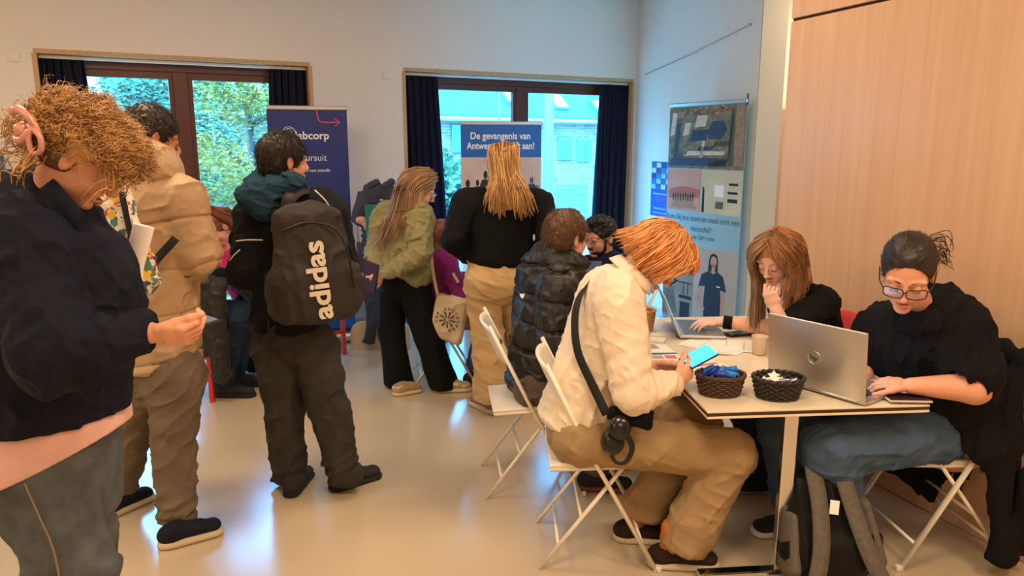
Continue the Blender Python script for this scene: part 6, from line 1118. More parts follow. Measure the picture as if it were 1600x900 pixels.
# ---- 11: pink-topped woman at the left table
M_pk = fabric('magenta_jersey', (212, 56, 118)); Y = 5.15
P = Person(V(-2.0, 5.25, 0), 'woman with brown hair and pink top bent over the left-hand table', SK3); hd = Head(A(343, 352, Y), (-.62, -.45, -.62), (-.4, -.3, .85), 1.02); S = SDF(.004); hd.carve(S, A(356, 388, Y+.08), .05, True); P.flesh(S, hd)
for (a, b, q) in ((A(352, 430, 5.0), A(338, 432, 4.95), 1), (A(385, 428, 5.1), A(362, 434, 4.98), -1)): S = SDF(.005); S.cap(a, b, .034, .026); hand(S, b, (-.9, -.3, 0), (0, 0, 1), q); P.flesh(S)
S = SDF(.014); S.cap(A(360, 400, Y+.12), V(-1.95, 5.5, .55), (.12, .09), (.12, .1)); S.cap(V(-1.95, 5.5, .53), V(-1.95, 5.3, .1), .06, .04); P.flesh(S)
S = SDF(.007); S.cap(A(362, 405, Y+.12), V(-1.90, 5.45, .52), (.17, .11), (.17, .13), side=(1, 0, 0), k=.05); S.cap(A(338, 396, Y+.16), A(385, 396, Y+.06), .072, .072, k=.05); arm(S, A(385, 400, Y+.05), A(392, 432, 5.12), A(372, 431, 5.05), (.07, .06, .042)); arm(S, A(338, 400, Y+.1), A(345, 434, 5.12), A(350, 431, 5.0), (.07, .06, .042)); S.disp += [wrinkles(.007, .07, (0, 0, 1), 2)]; P.cloth('top', S, M_pk)
S = SDF(.009); S.cap(V(-1.95, 5.5, .5), V(-1.95, 5.28, .5), .14, .10); S.cap(V(-1.95, 5.28, .5), V(-1.95, 5.34, .05), .1, .07); P.cloth('trousers', S, M_bk)
hp = hd.p; S = SDF(.004); hd.cap_hair(S, 1.10, .05, -.10, ears=False); S.disp += [fuzz(.004, .012)]; v, f = S.mesh(); hr = P.part('hair', v, f, H_auburn)
gd = [[hp(-.03, .02, .13), hp(-.03, .09, .07), hp(-.05, .095, -.02), hp(-.06, .09, -.10)], [hp(-.02, .01, .13), hp(-.03, .10, .06), hp(-.07, .095, -.03), hp(-.09, .08, -.12), hp(-.09, .07, -.18)], [hp(-.05, 0, .12), hp(-.12, .03, .04), hp(-.13, .04, -.05), hp(-.12, .05, -.18)]]; v2, f2 = guided(gd, 260, .0028, .007, 14, .004, 3); link('hair_strands', v2, f2, H_auburn, hr); hd.brows(P, M_browl); P.finish()
# ---- 12: person in jeans on the red chair, mostly hidden
Y = 4.85; P = Person(V(-2.15, 4.85, 0), 'person in blue jeans on a red chair, mostly hidden behind the beige-jacketed man', SK3); hd = Head(A(284, 330, Y), (.8, .3, -.5), (.4, 0, .9)); S = SDF(.005); hd.carve(S, A(280, 372, Y), .055); P.flesh(S, hd)
wr = A(350, 433, 4.85); S = SDF(.005); S.cap(A(330, 430, 4.8), wr, .034, .027); hand(S, wr, (.95, .2, -.05), (0, 0, 1), 1); P.flesh(S); wr2 = A(330, 432, 5.05); S = SDF(.006); S.cap(A(310, 430, 5.05), wr2, .034, .027); hand(S, wr2, (.95, .2, -.05), (0, 0, 1), -1); P.flesh(S)
S = SDF(.014); S.cap(A(280, 390, Y), V(-2.2, 4.85, .55), (.12, .09), (.12, .1), side=(0, 1, 0)); S.cap(V(-2.15, 4.75, .52), V(-1.87, 4.75, .52), .05, .045); S.cap(V(-1.87, 4.75, .5), V(-1.95, 4.76, .12), .045, .035); P.flesh(S)
S = SDF(.008); S.cap(A(282, 392, Y), V(-2.2, 4.85, .52), (.19, .12), (.19, .14), side=(0, 1, 0), k=.05); arm(S, A(286, 395, 4.68), A(300, 442, 4.68), A(346, 432, 4.83), (.085, .075, .055), .03, .03); arm(S, A(286, 395, 5.05), A(300, 440, 5.1), A(328, 432, 5.05), (.08, .07, .05)); S.disp += [wrinkles(.008, .07)]; P.cloth('top', S, M_bk)
S = SDF(.007); leg(S, V(-2.2, 4.75, .53), V(-1.84, 4.74, .53), V(-1.95, 4.76, .12), (.11, .085, .065)); leg(S, V(-2.2, 4.97, .53), V(-1.86, 4.98, .52), V(-1.95, 4.98, .12), (.11, .085, .065)); S.disp += [wrinkles(.008, .06)]; P.cloth('jeans', S, M_j3)
shoe(P, V(-2.02, 4.76, 0), (1, 0, 0), M_ds, M_rub, L=.29, hh=.09); shoe(P, V(-2.02, 4.99, 0), (1, 0, 0), M_ds, M_rub, L=.29); S = SDF(.005); hd.cap_hair(S, 1.1); P.cloth('hair', S, H_dark); P.finish()
# ---- 13: girl in purple jacket
M_pu = fabric('purple_jacket', (134, 40, 122), var=.08); Y = 5.1; P = Person(V(-.5, 5.1, 0), 'girl with long auburn hair in purple jacket, seated behind the tote bag', SK3); hd = Head(A(692, 372, Y), (.88, .35, -.25), (.2, 0, 1), .98)
S = SDF(.005); hd.carve(S, A(688, 402, Y), .05, True); P.flesh(S, hd); w1 = A(702, 466, 4.98); S = SDF(.004); S.cap(A(712, 462, 4.98), w1, .032, .024); hand(S, w1, (-.5, .2, -.35), (.2, -.8, .5), -1, (.4, .8, .8, .8, .8), .95); P.flesh(S)
S = SDF(.014); S.cap(A(690, 410, Y), V(-.48, 5.1, .55), (.11, .09), (.11, .1), side=(0, 1, 0)); S.cap(V(-.48, 5.0, .52), V(-.12, 5.0, .52), .06, .05); S.cap(V(-.12, 5.0, .52), V(-.20, 5.0, .12), .05, .04); P.flesh(S)
S = SDF(.006); S.cap(A(690, 415, Y), V(-.48, 5.1, .52), (.16, .11), (.17, .14), side=(0, 1, 0), k=.05); S.cap(A(690, 408, Y-.14), A(690, 406, Y+.14), .07, .07, k=.05); arm(S, A(694, 408, 4.94), A(722, 462, 4.92), A(706, 466, 4.97), (.072, .064, .045), .03, .03); S.disp += [wrinkles(.009, .07, (0, 0, 1), 2)]; jk = P.cloth('jacket', S, M_pu); mb = MB(); mb.box(A(712, 434, 4.855), (.018, .004, .075), frame((1, 0, .55), (0, 0, 1))); mb.build('reflective_strip', M_alu, jk)
M_bei = fabric('beige_skirt', (172, 150, 124)); S = SDF(.007); S.cap(V(-.5, 5.08, .51), V(-.10, 5.06, .50), (.19, .11), (.17, .10), side=(0, 1, 0), k=.03); S.disp += [wrinkles(.008, .08, (1, 0, 0), 2)]; P.cloth('skirt', S, M_bei)
S = SDF(.006); S.cap(V(-.14, 5.0, .5), V(-.26, 5.0, .14), .075, .062); S.cap(V(-.12, 5.16, .5), V(-.18, 5.16, .14), .075, .062); S.disp += [wrinkles(.008, .05)]; P.cloth('jeans', S, M_j2); shoe(P, V(-.34, 5.0, .0), (1, -.2, 0), M_snk, mat('red_sole_edge', (120, 60, 50)), L=.25); shoe(P, V(-.26, 5.16, 0), (1, 0, 0), M_snk, M_white, L=.25)
hp = hd.p; S = SDF(.005); hd.cap_hair(S, 1.10, .05, -.12, ears=False); S.chain([hp(-.07, 0, 0), A(684, 405, Y), A(688, 425, Y-.04)], [.075, .07, .04], k=.03); S.disp += [fuzz(.005, .015, (0, 0, 1), 6)]; v, f = S.mesh(); hr = P.part('hair', v, f, H_auburn)
gd = [[hp(.04, -.02, .12), hp(.03, -.085, .05), hp(.0, -.09, -.05), A(690, 408, Y-.17), A(696, 435, Y-.19)], [hp(-.02, -.0, .13), hp(-.06, -.08, .05), hp(-.08, -.08, -.04), A(680, 405, Y-.15), A(684, 438, Y-.18)]]; v2, f2 = guided(gd, 240, .003, .008, 14, .004, 3); link('hair_strands', v2, f2, H_auburn, hr); P.finish()

# ---- headless life-size cut-out figure in work uniform (flat board printed on the front, standing on a rounded foot board)
M_un = fabric('uniform_print', (64, 66, 84), var=.14, vscale=10); cy = 5.85
ct_ = empty('cutout_figure', V(A(585, 540, cy)[0], cy, 0), 'headless life-size cut-out figure in dark uniform holding a green folder', 'display figure')
dn = V(.30, -.95, 0)
def cutpart(name, caps, m, off=0.0, cuts=()):
    S = SDF(.006)
    for (a, b, ra, rb) in caps: S.cap(A(a[0], a[1], cy)+dn*off, A(b[0], b[1], cy)+dn*off, (ra, .022), (rb, .022), side=(1, 0, 0) if abs(a[0]-b[0]) < abs(a[1]-b[1]) else (0, 0, 1), k=.015)
    for p, n_ in cuts: S.cut(p, n_)
    S.disp += [wrinkles(.004, .07, (.2, 0, 1), 2)]; return S.build(name, m, ct_)
cutpart('jacket_panel', [((592, 318), (593, 400), .15, .145), ((572, 300), (612, 300), .06, .06), ((570, 304), (560, 345), .062, .052), ((616, 304), (626, 350), .06, .052), ((594, 400), (594, 425), .14, .14)], M_un, 0, ((A(594, 430, cy), (0, 0, -1)),))
cutpart('collar_panel', [((578, 290), (588, 284), .03, .024), ((602, 290), (612, 284), .03, .024)], M_un, .012)
cutpart('trouser_panel', [((588, 430), (584, 470), .07, .06), ((584, 470), (580, 512), .058, .046), ((606, 430), (612, 470), .07, .06), ((612, 470), (614, 515), .058, .046)], M_un, 0)
cutpart('boot_panel', [((580, 512), (577, 534), .045, .05)], mat('boot_print', (58, 46, 42), rough=.7), .004); cutpart('boot_panel', [((614, 512), (617, 534), .045, .05)], mat('boot_print', (58, 46, 42)), .004)
cutpart('cuff_panel', [((560, 343), (569, 352), .04, .03)], M_un, .012)
S = SDF(.003); S.cap(A(562, 344, cy-.05), A(566, 343, cy-.05), .03, .026); hand(S, A(564, 345, cy-.05), (.9, 0, -.2), (.2, -.9, .2), -1, (.4, .9, .9, .9, .9), 1.0); S.build('printed_hand', mat('printed_skin', (206, 150, 126), rough=.5), ct_)
mb = MB(); Rf = frame((1, .3, 0), (0, 0, 1)); mb.box(A(590, 345, cy-.045), (.19, .012, .26), Rf, bev=.003); mb.build('green_folder', mat('green_folder', (30, 112, 104), rough=.5), ct_)
mb = MB(); mb.box(A(583, 314, cy-.03), (.085, .012, .035), Rf, bev=.005); mb.build('pocket_flap', M_un, ct_)
M_bb = mat('beige_board', (208, 184, 148), rough=.5); x0, x1 = A(546, 500, cy+.05)[0], A(640, 500, cy+.05)[0]; pts = [(x0+.0, 0), (x0, .14)] + [(x0+.10-.10*math.cos(t), .14+.10*math.sin(t)) for t in np.linspace(.2, 1.57, 6)] + [(x1-.10+.10*math.sin(t), .14+.10*math.cos(t)) for t in np.linspace(0, 1.37, 6)] + [(x1, 0)]
mb = MB(); mb.prism([(a, cy+.06, b) for a, b in pts], (0, .02, 0)); o = mb.build('foot_board', M_bb, ct_); q = A(600, 522, cy+.055); mb = MB(); mb.prism([q+V(x_, 0, z_) for x_, z_ in ((-.016, .02), (.016, .02), (.016, -.004), (0, -.022), (-.016, -.004))], (0, -.004, 0)); mb.build('shield_emblem', M_pnv, o)
# ------------------------------------------------------------------ furniture
M_cw = mat('white_lacquered_steel', (238, 228, 208), rough=.3, coat=.3); M_cp = mat('white_chair_plastic', (238, 230, 214), rough=.35); M_rd = mat('red_lacquer', (206, 52, 38), rough=.35)
def fold_chair(loc, rz, label, group, mf=None, mp_=None):
    """folding chair: sitter faces local +x, seat 0.45 m"""
    mf = mf or M_cw; mp_ = mp_ or M_cp; L0 = V(loc); Rz = rotz(rz)
    T = lambda x, y, z: L0 + Rz @ V(x, y, z)
    root = empty('folding_chair', L0, label, 'chair', group)
    for q in (-1, 1):
        mb = MB(); mb.tube([T(.235, q*.205, .0), T(-.03, q*.205, .48), T(-.215, q*.20, .86)], [(.009, .014)]*3, 8, flat=Rz @ V(0, 1, 0)); mb.build('leg', mf, root, smooth=True)
        mb = MB(); mb.tube([T(.10, q*.18, .445), T(-.235, q*.185, .0)], [(.008, .012)]*2, 8, flat=Rz @ V(0, 1, 0)); mb.build('leg', mf, root, smooth=True)
        mb = MB(); mb.box(T(.236, q*.205, .012), (.03, .024, .024), Rz, bev=.005); mb.build('foot_cap', M_white, root)
    mb = MB(); mb.tube([T(.175, -.2, .11), T(.175, .2, .11)], .007, 8); mb.build('front_stretcher', mf, root, smooth=True)
    for z_ in (.10, .22):
        x_ = -.235+.335*z_/.445; mb = MB(); mb.tube([T(x_, -.18, z_), T(x_, .18, z_)], .007, 8); mb.build('rear_stretcher', mf, root, smooth=True)
    mb = MB(); R2 = Rz @ frame((1, 0, .04), (0, 0, 1)); mb.box(T(.0, 0, .447), (.40, .37, .018), R2, bev=.008); mb.build('seat', mp_, root)
    mb = MB(); mb.tube([T(.205, -.18, .440), T(-.19, -.18, .424), T(-.19, .18, .424), T(.205, .18, .440), T(.205, -.18, .440)], .009, 8, cap=False); mb.build('seat_frame', mf, root, smooth=True)
    G = np.zeros((16, 8, 3))
    for i in range(16):
        for j in range(8):
            u, z_ = i/15*2-1, j/7; rr = (1-abs(u)**6*.16*(abs(z_*2-1)**3)); G[i, j] = T(-.125-.085*z_-.035*(1-u*u), u*.193, .665+.185*((z_-.5)*rr+.5))
    sheet('backrest', G, .012, mp_, root); return root
G1 = 'white folding chairs'
chA = fold_chair((.345, 2.88, 0), 0.0, 'white folding chair under the young man in the white shirt', G1)
chB = fold_chair((.09, 3.50, 0), 0.10, 'white folding chair under the young man in the black puffer jacket', G1)
chC = fold_chair((1.775, 2.90, 0), math.pi+.06, 'white folding chair under the dark-haired woman with glasses', G1)
chD = fold_chair((-.50, 5.10, 0), .15, 'white folding chair under the girl in the purple jacket', G1)
fold_chair((.80, 5.06, 0), math.pi+.2, 'white folding chair under the bearded man', G1)
chR = fold_chair((1.48, 3.50, 0), math.pi+.05, 'red folding chair under the woman with caramel hair', 'red chairs', M_rd, M_rd)
def red_chair(loc, rz, label):
    L0 = V(loc); Rz = rotz(rz); T = lambda x, y, z: L0 + Rz @ V(x, y, z); root = empty('wooden_chair', L0, label, 'chair', 'red chairs')
    for sx in (-1, 1):
        for sy in (-1, 1):
            mb = MB(); mb.box(T(sx*.185, sy*.185, .225 if sx > 0 else .42), (.03, .03, .45 if sx > 0 else .84), Rz, bev=.004); mb.build('leg', M_rd, root)
    mb = MB(); mb.box(T(0, 0, .455), (.41, .41, .022), Rz, bev=.008); mb.build('seat', M_rd, root)
    for sy in (-1, 1): mb = MB(); mb.box(T(0, sy*.185, .20), (.35, .018, .03), Rz, bev=.003); mb.build('stretcher', M_rd, root)
    mb = MB(); mb.box(T(.185, 0, .20), (.018, .35, .03), Rz, bev=.003); mb.build('stretcher', M_rd, root)
    for z_ in (.62, .78): mb = MB(); mb.box(T(-.185, 0, z_), (.02, .36, .06), Rz, bev=.006); mb.build('back_rail', M_rd, root)
    return root
red_chair((-2.17, 4.83, 0), 0, 'red wooden chair at the left table under the person in jeans')
red_chair((-1.62, 5.72, 0), -2.2, 'red wooden chair mostly hidden behind the backpack man')
# tables
M_tt = mat('cream_table_top', (232, 218, 190), rough=.28, coat=.3); M_te = mat('dark_table_edge', (62, 38, 28), rough=.5)
def table(c, sx, sy, rz, label, legs, top=M_tt, z=.74):
    c = V(c); Rz = rotz(rz); T = lambda x, y, zz: c + Rz @ V(x, y, zz); root = empty('table', c, label, 'table')
    mb = MB(); mb.box(T(0, 0, z-.004), (sx, sy, .008), Rz, bev=.002); mb.build('tabletop', top, root); mb = MB(); mb.box(T(0, 0, z-.014), (sx-.002, sy-.002, .012), Rz); mb.build('edge_band', M_te, root); mb = MB(); mb.box(T(0, 0, z-.025), (sx, sy, .01), Rz, bev=.002); mb.build('underside', top, root)
    for (x_, y_) in legs: mb = MB(); mb.box(T(x_, y_, (z-.03)/2+.02), (.055, .03, z-.05), Rz, bev=.003); mb.build('leg', M_chrome, root)
    return root, T
TA = .085; tl = V(.70, 2.50, 0); Rt = rotz(TA); tcn = tl + Rt @ V(.42, .72, 0)
tbl, TT = table(tcn, .84, 1.44, TA, 'cream table with dark edge and chrome legs in the foreground', ((-.05, -.60), (-.05, .60)))
for y_ in (-.60, .60): mb = MB(); mb.box(TT(-.05, y_, .018), (.66, .06, .03), Rt, bev=.012); mb.build('foot', M_chrome, tbl)
mb = MB(); mb.box(TT(-.36, .0, .38), (.03, .03, .68), Rt); mb.build('cable_post', M_black, tbl)
tb2, T2 = table((-.12, 5.78, 0), 1.25, .65, .0, 'light table with brochures behind the woman in the black sweater', ((-.5, -.25), (.5, -.25), (-.5, .25), (.5, .25)), mat('pale_blue_top', (206, 220, 226), rough=.3))
mb = MB(); mb.box((-.12, 5.448, .60), (1.25, .006, .22)); o = mb.build('table_banner', mat('banner_azure', (24, 108, 190), rough=.5), tb2); text('Scoor een job', M_txt, (-.62, 5.443, .56), (1, 0, 0), (0, 0, 1), width=.9, height=.055, parent=o, weight=.02)
tb3, T3 = table((-1.93, 5.22, 0), .95, .45, .0, 'left-hand table where the pink-topped woman writes', ((-.15, -.12), (.35, .1)), mat('grey_white_top', (214, 214, 212), rough=.3))
G = np.zeros((30, 16, 3))
for i in range(30):
    for j in range(16): u, z_ = i/29, j/15; G[i, j] = V(-1.80+.34*u, 5.0+.03*math.sin(u*16)*(1-z_*.6)+.012*math.sin(u*31+z_*3), .03+.70*z_)
tag(sheet('table_cloth', G, .006, fabric('taupe_cloth', (200, 182, 158))), 'taupe cloth hanging at the right end of the left-hand table', 'cloth')

# dark quilted coat over the red chair
M_qc = fabric('dark_brown_quilt', (38, 33, 31), rough=.5, spec=.4, bump=.12, bscale=60)
S = SDF(.007); pf = lambda n, a=.10: (lambda t, x, y: 1+a*(np.abs(np.sin(np.pi*n*t))**.6-.6))
S.cap(A(312, 440, 4.62), A(322, 545, 4.62), (.075, .04), (.085, .05), side=(1, 0, 0), mod=pf(7)); S.cap(A(338, 450, 4.60), A(346, 590, 4.60), (.05, .04), (.06, .045), side=(1, 0, 0), k=.01, mod=pf(9)); S.cap(A(300, 440, 4.66), A(345, 445, 4.62), .05, .045, k=.02); S.disp += [wrinkles(.006, .04, (0, 0, 1), 1.5)]
tag(S.build('quilted_coat', M_qc), 'dark brown quilted coat hung over the red chair at the left', 'coat')
# black coat draped over the right-hand chair
S = SDF(.0065); S.cap(V(1.985, 2.72, .84), V(2.0, 3.0, .84), (.05, .03), (.05, .03), side=(0, 0, 1), k=.03); S.cap(A(1562, 590, 2.72), A(1558, 700, 2.66), (.10, .035), (.085, .035), side=(1, 0, 0), k=.04); S.cap(A(1560, 680, 2.66), A(1568, 872, 2.62), (.075, .03), (.042, .026), side=(1, 0, 0), k=.03)
S.cap(A(1572, 590, 2.76), A(1588, 860, 2.66), (.05, .03), (.035, .02), side=(1, 0, 0), k=.02); S.cap(V(1.98, 2.9, .80), V(1.96, 2.98, .40), (.14, .03), (.17, .03), side=(0, 1, 0), k=.04); S.cap(V(1.90, 3.02, .42), V(1.76, 3.08, .22), (.13, .03), (.12, .025), side=(.9, -.3, .0), k=.05); S.disp += [wrinkles(.012, .08, (0, 0, 1), 4, 2)]
tag(S.build('draped_coat', M_bk), 'black coat draped over the back of the right-hand folding chair', 'coat')

# laptops
M_sil = mat('silver_laptop_shell', (196, 190, 182), rough=.32, metal=.75); M_key = mat('laptop_keys', (44, 48, 54), rough=.5); M_keyg = mat('grey_keys', (92, 102, 112), rough=.5)
def laptop(h0, h1, lid_up, base_d, bl, ll, label, scr, keys=M_key):
    """h0,h1: ends of the hinge; lid_up: direction of the lid; base_d: direction of the base"""
    h0, h1 = V(h0), V(h1); x = nrm(h1-h0); w = np.linalg.norm(h1-h0); root = empty('laptop', (h0+h1)/2, label, 'laptop', 'laptops on the foreground table')
    bD = nrm(base_d); n = np.cross(x, bD); n = n if n[2] > 0 else -n; c = (h0+h1)/2+bD*bl/2+n*.009; M_ = np.stack([x, bD, np.cross(x, bD)], 1)
    mb = MB(); mb.box(c, (w, bl, .016), M_, bev=.005); mb.build('base', M_sil, root)
    kb = MB(); kk = nm = 0
    kroot = MB(); kroot.box(c+n*.0085-bD*bl*.14, (w*.86, bl*.50, .001), M_); kbd = kroot.build('keyboard', keys, root)
    for r in range(5):
        for q in range(12): kb.box(c+n*.0095-bD*(bl*.14-(r-2)*bl*.098)+x*((q-5.5)*w*.070), (w*.058, bl*.080, .0016), M_)
    kb.build('key_rows', keys, kbd); mb = MB(); mb.box(c+n*.0086+bD*bl*.30, (w*.32, bl*.28, .0012), M_); mb.build('touchpad', mat('touchpad_grey', (150, 146, 142), rough=.3, metal=.4), root)
    lu = nrm(lid_up); ln = np.cross(x, lu); ln = ln if np.dot(ln, bD) > 0 else -ln; LM = np.stack([x, lu, np.cross(x, lu)], 1); lc = (h0+h1)/2+lu*ll/2+n*.012
    mb = MB(); mb.box(lc, (w, ll, .009), LM, bev=.004); lid = mb.build('lid', M_sil, root); mb = MB(); mb.box(lc+ln*.0055, (w*.96, ll*.92, .001), LM); s_ = mb.build('screen', scr, lid); mb = MB(); mb.tube([(h0+x*.03)+n*.010, (h1-x*.03)+n*.010], .007, 8); mb.build('hinge', M_alu, root, smooth=True); return root, lid, lc, x, lu, ln
M_ls = mat('laptop_screen_white', (200, 215, 230), rough=.2, emit=(205, 225, 250), estr=1.2)
hA, hB = V(1.045, 2.875, .742), V(1.285, 2.545, .742); ldir = V(-.585*.0, 0, 1) + nrm(V(-.81, -.585, 0))*.10
rt, lid, lc, x_, lu_, ln_ = laptop(hA, hB, ldir, (.81, .585, 0), .27, .268, 'silver laptop with round hp emblem, lid facing the camera, used by the woman with glasses', M_ls)
mb = MB(); on_ = -ln_; ec = lc+on_*.005+lu_*-.005
mb.tube([ec+x_*.026*math.cos(t)+lu_*.026*math.sin(t)*1.0 for t in np.linspace(0, 6.283, 28)], .0016, 5, cap=False); em = mb.build('round_emblem', M_chrome, lid, smooth=True); text('hp', M_chrome, ec+on_*.001+lu_*-.008, x_, lu_, width=.03, height=.022, parent=em, align='CENTER', weight=.01)
c0 = onz(1129, 524, .745); c1 = onz(1062, 528, .745); hL0, hL1 = onz(1060, 530, .745), onz(1050, 505, .745)
laptop(onz(1062, 529, .745), onz(1049, 503, .745), V(-.42, .12, 1), V(1, -.10, 0), .225, .215, 'silver laptop seen side-on at the far end, used by the woman with caramel hair', mat('laptop_screen_teal', (90, 170, 200), rough=.2, emit=(90, 190, 225), estr=1.2), M_keyg)

# wicker baskets with contents
def basket(c, rx, ry, h, m, label, flare=.78, n_u=30, rows=9, rim=True):
    c = V(c); root = empty('basket', c, label, 'basket'); mb = MB()
    R = np.random.RandomState(2)
    for r in range(rows):
        z_ = h*(r+.5)/rows; s_ = flare+(1-flare)*(z_/h)**.8; pts = []
        for i in range(n_u*3+1): t = 2*math.pi*i/(n_u*3); wv = .0035*math.cos(t*n_u/2+(r % 2)*math.pi); pts.append(c+V((rx*s_+wv)*math.cos(t), (ry*s_+wv)*math.sin(t), z_))
        mb.tube(pts, h/rows*.50, 5, cap=False)
    mb.build('woven_wall', m, root, smooth=True); mb = MB()
    for i in range(n_u): t = 2*math.pi*i/n_u; mb.tube([c+V(rx*flare*math.cos(t), ry*flare*math.sin(t), 0), c+V(rx*math.cos(t), ry*math.sin(t), h)], .003, 5)
    mb.build('stakes', m, root, smooth=True); mb = MB()
    for ph in (0, math.pi): mb.tube([c+V((rx+.004*math.cos(i*.9+ph))*math.cos(2*math.pi*i/72), (ry+.004*math.cos(i*.9+ph))*math.sin(2*math.pi*i/72), h+.004*math.sin(i*.9+ph)) for i in range(73)], .0055, 6, cap=False)
    mb.build('braided_rim', m, root, smooth=True); mb = MB(); mb.lathe(c+V(0, 0, .002), [(0.001, 0), (1, 0), (1, .006), (.001, .006)], 24, rx*flare, ry*flare); mb.build('floor', m, root); return root
M_wk = mat('dark_wicker', (72, 48, 34), rough=.5, var=.25, vscale=60); M_wk2 = mat('black_wicker', (40, 30, 26), rough=.5, var=.25, vscale=60); M_wk3 = mat('honey_wicker', (196, 146, 88), rough=.55, var=.2, vscale=50)
ba = onz(1124, 615, .741); bb = onz(1214, 620, .741); bc_ = onz(1003, 516, .741)
basket(ba, .090, .072, .078, M_wk, 'dark brown wicker basket full of blue lanyards, left one on the table'); basket(bb, .093, .075, .078, M_wk2, 'black wicker basket with blue and white items, beside the silver laptop'); basket(bc_, .062, .055, .105, M_wk3, 'small honey wicker basket at the far end of the table', rows=12)
M_lan = mat('blue_satin_ribbon', (20, 118, 215), rough=.25, sheen=.3); M_lan2 = mat('deep_blue_ribbon', (20, 60, 160), rough=.35); R = np.random.RandomState(21)
for k in range(9):
    c = ba+V(R.uniform(-.05, .05), R.uniform(-.035, .035), .055+R.uniform(0, .02)); pts = [c+V(R.uniform(-.045, .045), R.uniform(-.035, .035), R.uniform(-.012, .036)) for _ in range(6)]
    o = strap(pts, .022, M_lan if k % 3 else M_lan2, None, 'lanyard', .0015, nn=V(R.randn(), R.randn(), .4), S_=30); tag(o, 'shiny blue lanyard heaped in the left dark basket', 'lanyard', 'blue lanyards in the basket')
M_wt = mat('white_fold_paper', (236, 228, 214), rough=.6)
for k in range(7):
    c = bb+V(R.uniform(-.055, .055), R.uniform(-.03, .04), .056+R.uniform(0, .016)); M_ = frame((R.randn(), R.randn(), .4), (R.randn()*.4, R.randn()*.4, 1)); mb = MB(); mb.prism([c+M_[:, 0]*.024*math.cos(t)*(1 if i % 2 else .55)+M_[:, 1]*.024*math.sin(t)*(1 if i % 2 else .55) for i, t in enumerate(np.linspace(0, 6.283, 11)[:-1])], M_[:, 2]*.006)
    tag(mb.build('paper_star', M_wt), 'small white folded paper star in the black basket', 'paper star', 'white paper stars in the black basket')
for k in range(4):
    c = bb+V(-.03+.02*k, -.03+.005*k, .066); M_ = frame((1, -.35+.1*k, .15), (0, 0, 1)); mb = MB(); mb.box(c, (.062, .017, .011), M_, bev=.003); o = mb.build('usb_stick', M_lan2); tag(o, 'small blue stick with white stripe in the black basket', 'giveaway', 'blue sticks in the black basket'); mb = MB(); mb.box(c+M_[:, 2]*.006, (.05, .004, .001), M_); mb.build('stripe', M_txt, o)

# papers, phones, cup on the table
M_pp = mat('sheet_paper', (240, 234, 222), rough=.6)
def sheet_paper(c, rz, label, sx=.21, sy=.297, m=None, marks=(), z=.7415, th=.0012, name='paper_sheet'):
    c = V(c[0], c[1], z); Rz = rotz(rz); mb = MB(); mb.box(c+V(0, 0, th/2), (sx, sy, th), Rz); o = mb.build(name, m or M_pp); tag(o, label, 'paper')
    for (x_, y_, w_, h_, mm) in marks: mb = MB(); mb.box(c+Rz @ V(x_, y_, th+.0003), (w_, h_, .0004), Rz); mb.build('printed_block', mm, o)
    return o
M_tx = mat('grey_text_print', (160, 160, 165), rough=.6); M_gr = mat('green_print', (40, 120, 100), rough=.5); M_ro = mat('rose_print', (200, 120, 130), rough=.5); M_aq = mat('aqua_print', (150, 205, 225), rough=.5)
sheet_paper(onz(1022, 545, .74), .15, 'leaflet with green edge and photo beside the honey basket', .15, .21, marks=((0, -.095, .15, .02, M_gr), (-.02, .03, .09, .08, M_tx)))
sheet_paper(onz(1025, 522, .74), 1.3, 'aqua-headed leaflet in front of the honey basket', .10, .20, marks=((0, .06, .1, .07, M_aq),))
sheet_paper(onz(1030, 562, .74), .05, 'printed sheet with rose photos behind the blue-screened phone', .21, .20, marks=((-.06, .03, .05, .05, M_ro), (0, .03, .05, .05, M_tx), (.06, .03, .05, .05, M_ro), (0, -.05, .18, .04, M_tx)))
sheet_paper(onz(1118, 540, .74), .9, 'plain white sheet in front of the far laptop', .21, .297, marks=((0, .05, .15, .003, M_tx), (0, .02, .15, .003, M_tx), (0, -.02, .15, .003, M_tx)))
sheet_paper(onz(1152, 541, .74), 1.25, 'white form beside the beige cup', .21, .25, z=.7435, marks=((0, .05, .15, .003, M_tx), (0, -.03, .15, .003, M_tx)))
sheet_paper(onz(1108, 578, .74), .45, 'sheet with pink print between phone and baskets', .21, .29, marks=((.02, .06, .15, .02, M_ro), (.02, 0, .15, .02, M_tx)))
o = sheet_paper(onz(1124, 549, .745), -.1, 'small white notepad in the middle of the table', .075, .10, z=.745, th=.012, name='notepad')
mb = MB(); mb.box(onz(1023, 531, .75)+V(0, 0, .0), (.075, .10, .014), rotz(1.2), bev=.002); tag(mb.build('business_cards', M_pp), 'small stack of white cards beside the honey basket', 'cards')
phone(onz(1155, 521, .748), rotz(.35) @ np.eye(3), 'dark phone lying beside the far laptop', M_ph)
pc_ = onz(1402, 628, .752); phone(onz(1416, 622, .752), rotz(-.05), 'phone in clear case at the front right corner of the table', mat('phone_glass_plum', (64, 40, 44), rough=.08), case=mat('clear_case', (200, 190, 180), rough=.15), w=.085, l=.155)
S = SDF(.004); cc_ = onz(1186, 553, .742); mb = MB(); mb.lathe(cc_, [(.026, 0), (.030, .004), (.036, .08), (.038, .085), (.034, .083), (.027, .008), (.001, .008)], 28); tag(mb.build('cup', mat('beige_paper_cup', (214, 188, 156), rough=.5), smooth=True), 'beige paper cup behind the corner of the silver laptop', 'cup')
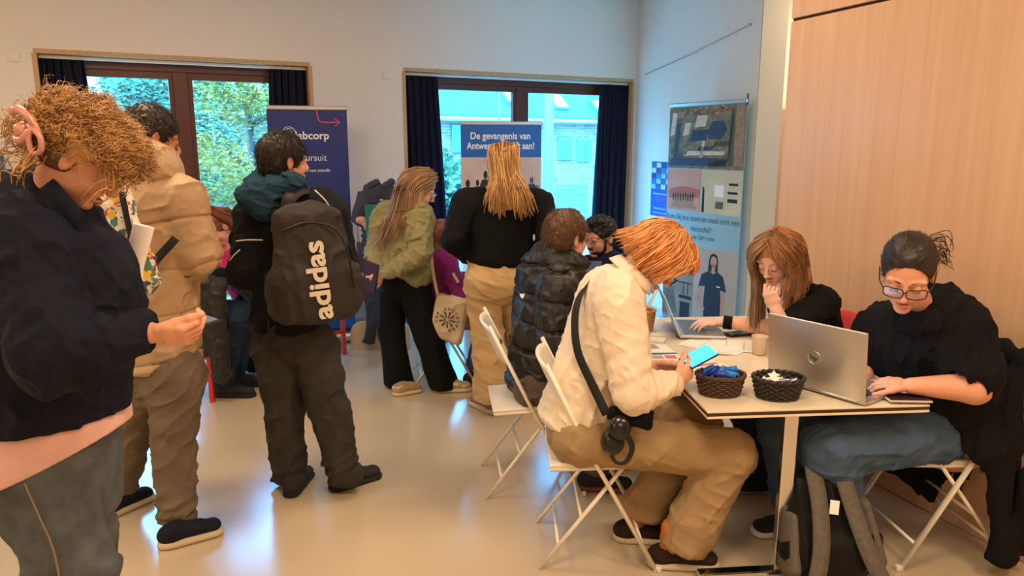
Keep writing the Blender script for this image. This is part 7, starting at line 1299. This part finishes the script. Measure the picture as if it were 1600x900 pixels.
# cables under the table
M_cb = mat('violet_cable', (120, 104, 150), rough=.5)
for k, (pts, m_, lab) in enumerate((([TT(-.36, .1, .70), TT(-.33, -.05, .52), TT(-.30, -.1, .60), TT(-.22, -.05, .66), TT(-.20, 0, .50), TT(-.22, .1, .3), TT(-.3, .1, .05)], M_cb, 'looped violet cable hanging under the table'), ([TT(-.35, 0, .7), TT(-.34, -.05, .45), TT(-.36, 0, .2), TT(-.38, .1, .01)], M_black, 'black cable hanging under the table edge'), ([TT(.2, .0, .70), TT(.22, -.1, .55), TT(.12, -.2, .5), TT(.15, -.1, .3), TT(.25, .1, .02)], M_black, 'black cable running down beside the chrome leg'))):
    mb = MB(); mb.tube(cmr(pts, 30), .0035, 6); tag(mb.build('cable', m_, smooth=True), lab, 'cable')
# grey and black backpack on the floor
M_gb = fabric('heather_grey_canvas', (104, 98, 90), bump=.4, bscale=300, var=.14, vscale=50); fb = onz(1310, 925, 0.0); fb = V(fb[0], fb[1]+.02, 0)
M_bb2 = fabric('black_nylon', (20, 19, 20), rough=.6); S = SDF(.0055); up = nrm(V(-.10, .30, 1)); fr_ = nrm(V(.05, -1, .28)); sdx = np.cross(up, fr_)*-1; sdx = nrm(sdx)
base_ = fb+V(0, .02, .02); S.cap(base_+up*.13, base_+up*.36, (.17, .085), (.13, .07), side=sdx, k=.04); S.cap(base_+up*.07, base_+up*.14, (.165, .09), (.17, .09), side=sdx, k=.04, end=.8); S.disp += [wrinkles(.008, .09, (0, 0, 1), 2)]; S.cut((0, 0, .004), (0, 0, -1)); bpk = S.build('backpack', M_bb2); tag(bpk, 'black and grey backpack with a white tag on the floor beside the chrome table leg', 'backpack')
def ofs(u, h, d): return base_+sdx*u+up*h+fr_*d
for q in (-1, 1): strap([ofs(q*.040, .445, .01), ofs(q*.052, .42, .062), ofs(q*.062, .30, .098), ofs(q*.085, .16, .115), ofs(q*.12, .05, .115), ofs(q*.15, .005, .10)], .062, M_gb, bpk, 'shoulder_strap', .014, nn=-fr_, S_=24)
S = SDF(.0055); S.cap(ofs(-.165, .07, -.01), ofs(-.145, .28, -.01), (.04, .085), (.03, .07), side=sdx, k=.03); S.cut((0, 0, .004), (0, 0, -1)); S.build('side_panel', M_gb, bpk); S = SDF(.0055); S.cap(ofs(.165, .07, -.01), ofs(.145, .26, -.01), (.035, .085), (.028, .07), side=sdx, k=.03); S.cut((0, 0, .004), (0, 0, -1)); S.build('side_panel', M_gb, bpk)
mb = MB(); mb.tube(cmr([ofs(-.03, .42, .0), ofs(-.03, .46, .0), ofs(.03, .46, 0), ofs(.03, .42, 0)], 14), [(.006, .012)]*14, 8); mb.build('top_handle', M_bb2, bpk, smooth=True); mb = MB(); mb.box(ofs(.012, .305, .112), (.035, .052, .002), np.stack([nrm(sdx+up*.25), nrm(up-sdx*.25), fr_], 1)); mb.build('white_tag', M_txt, bpk); mb = MB(); mb.tube(cmr([ofs(.0, .42, .06), ofs(.006, .37, .095), ofs(.01, .33, .113)], 8), .002, 4); mb.build('tag_cord', M_black, bpk)
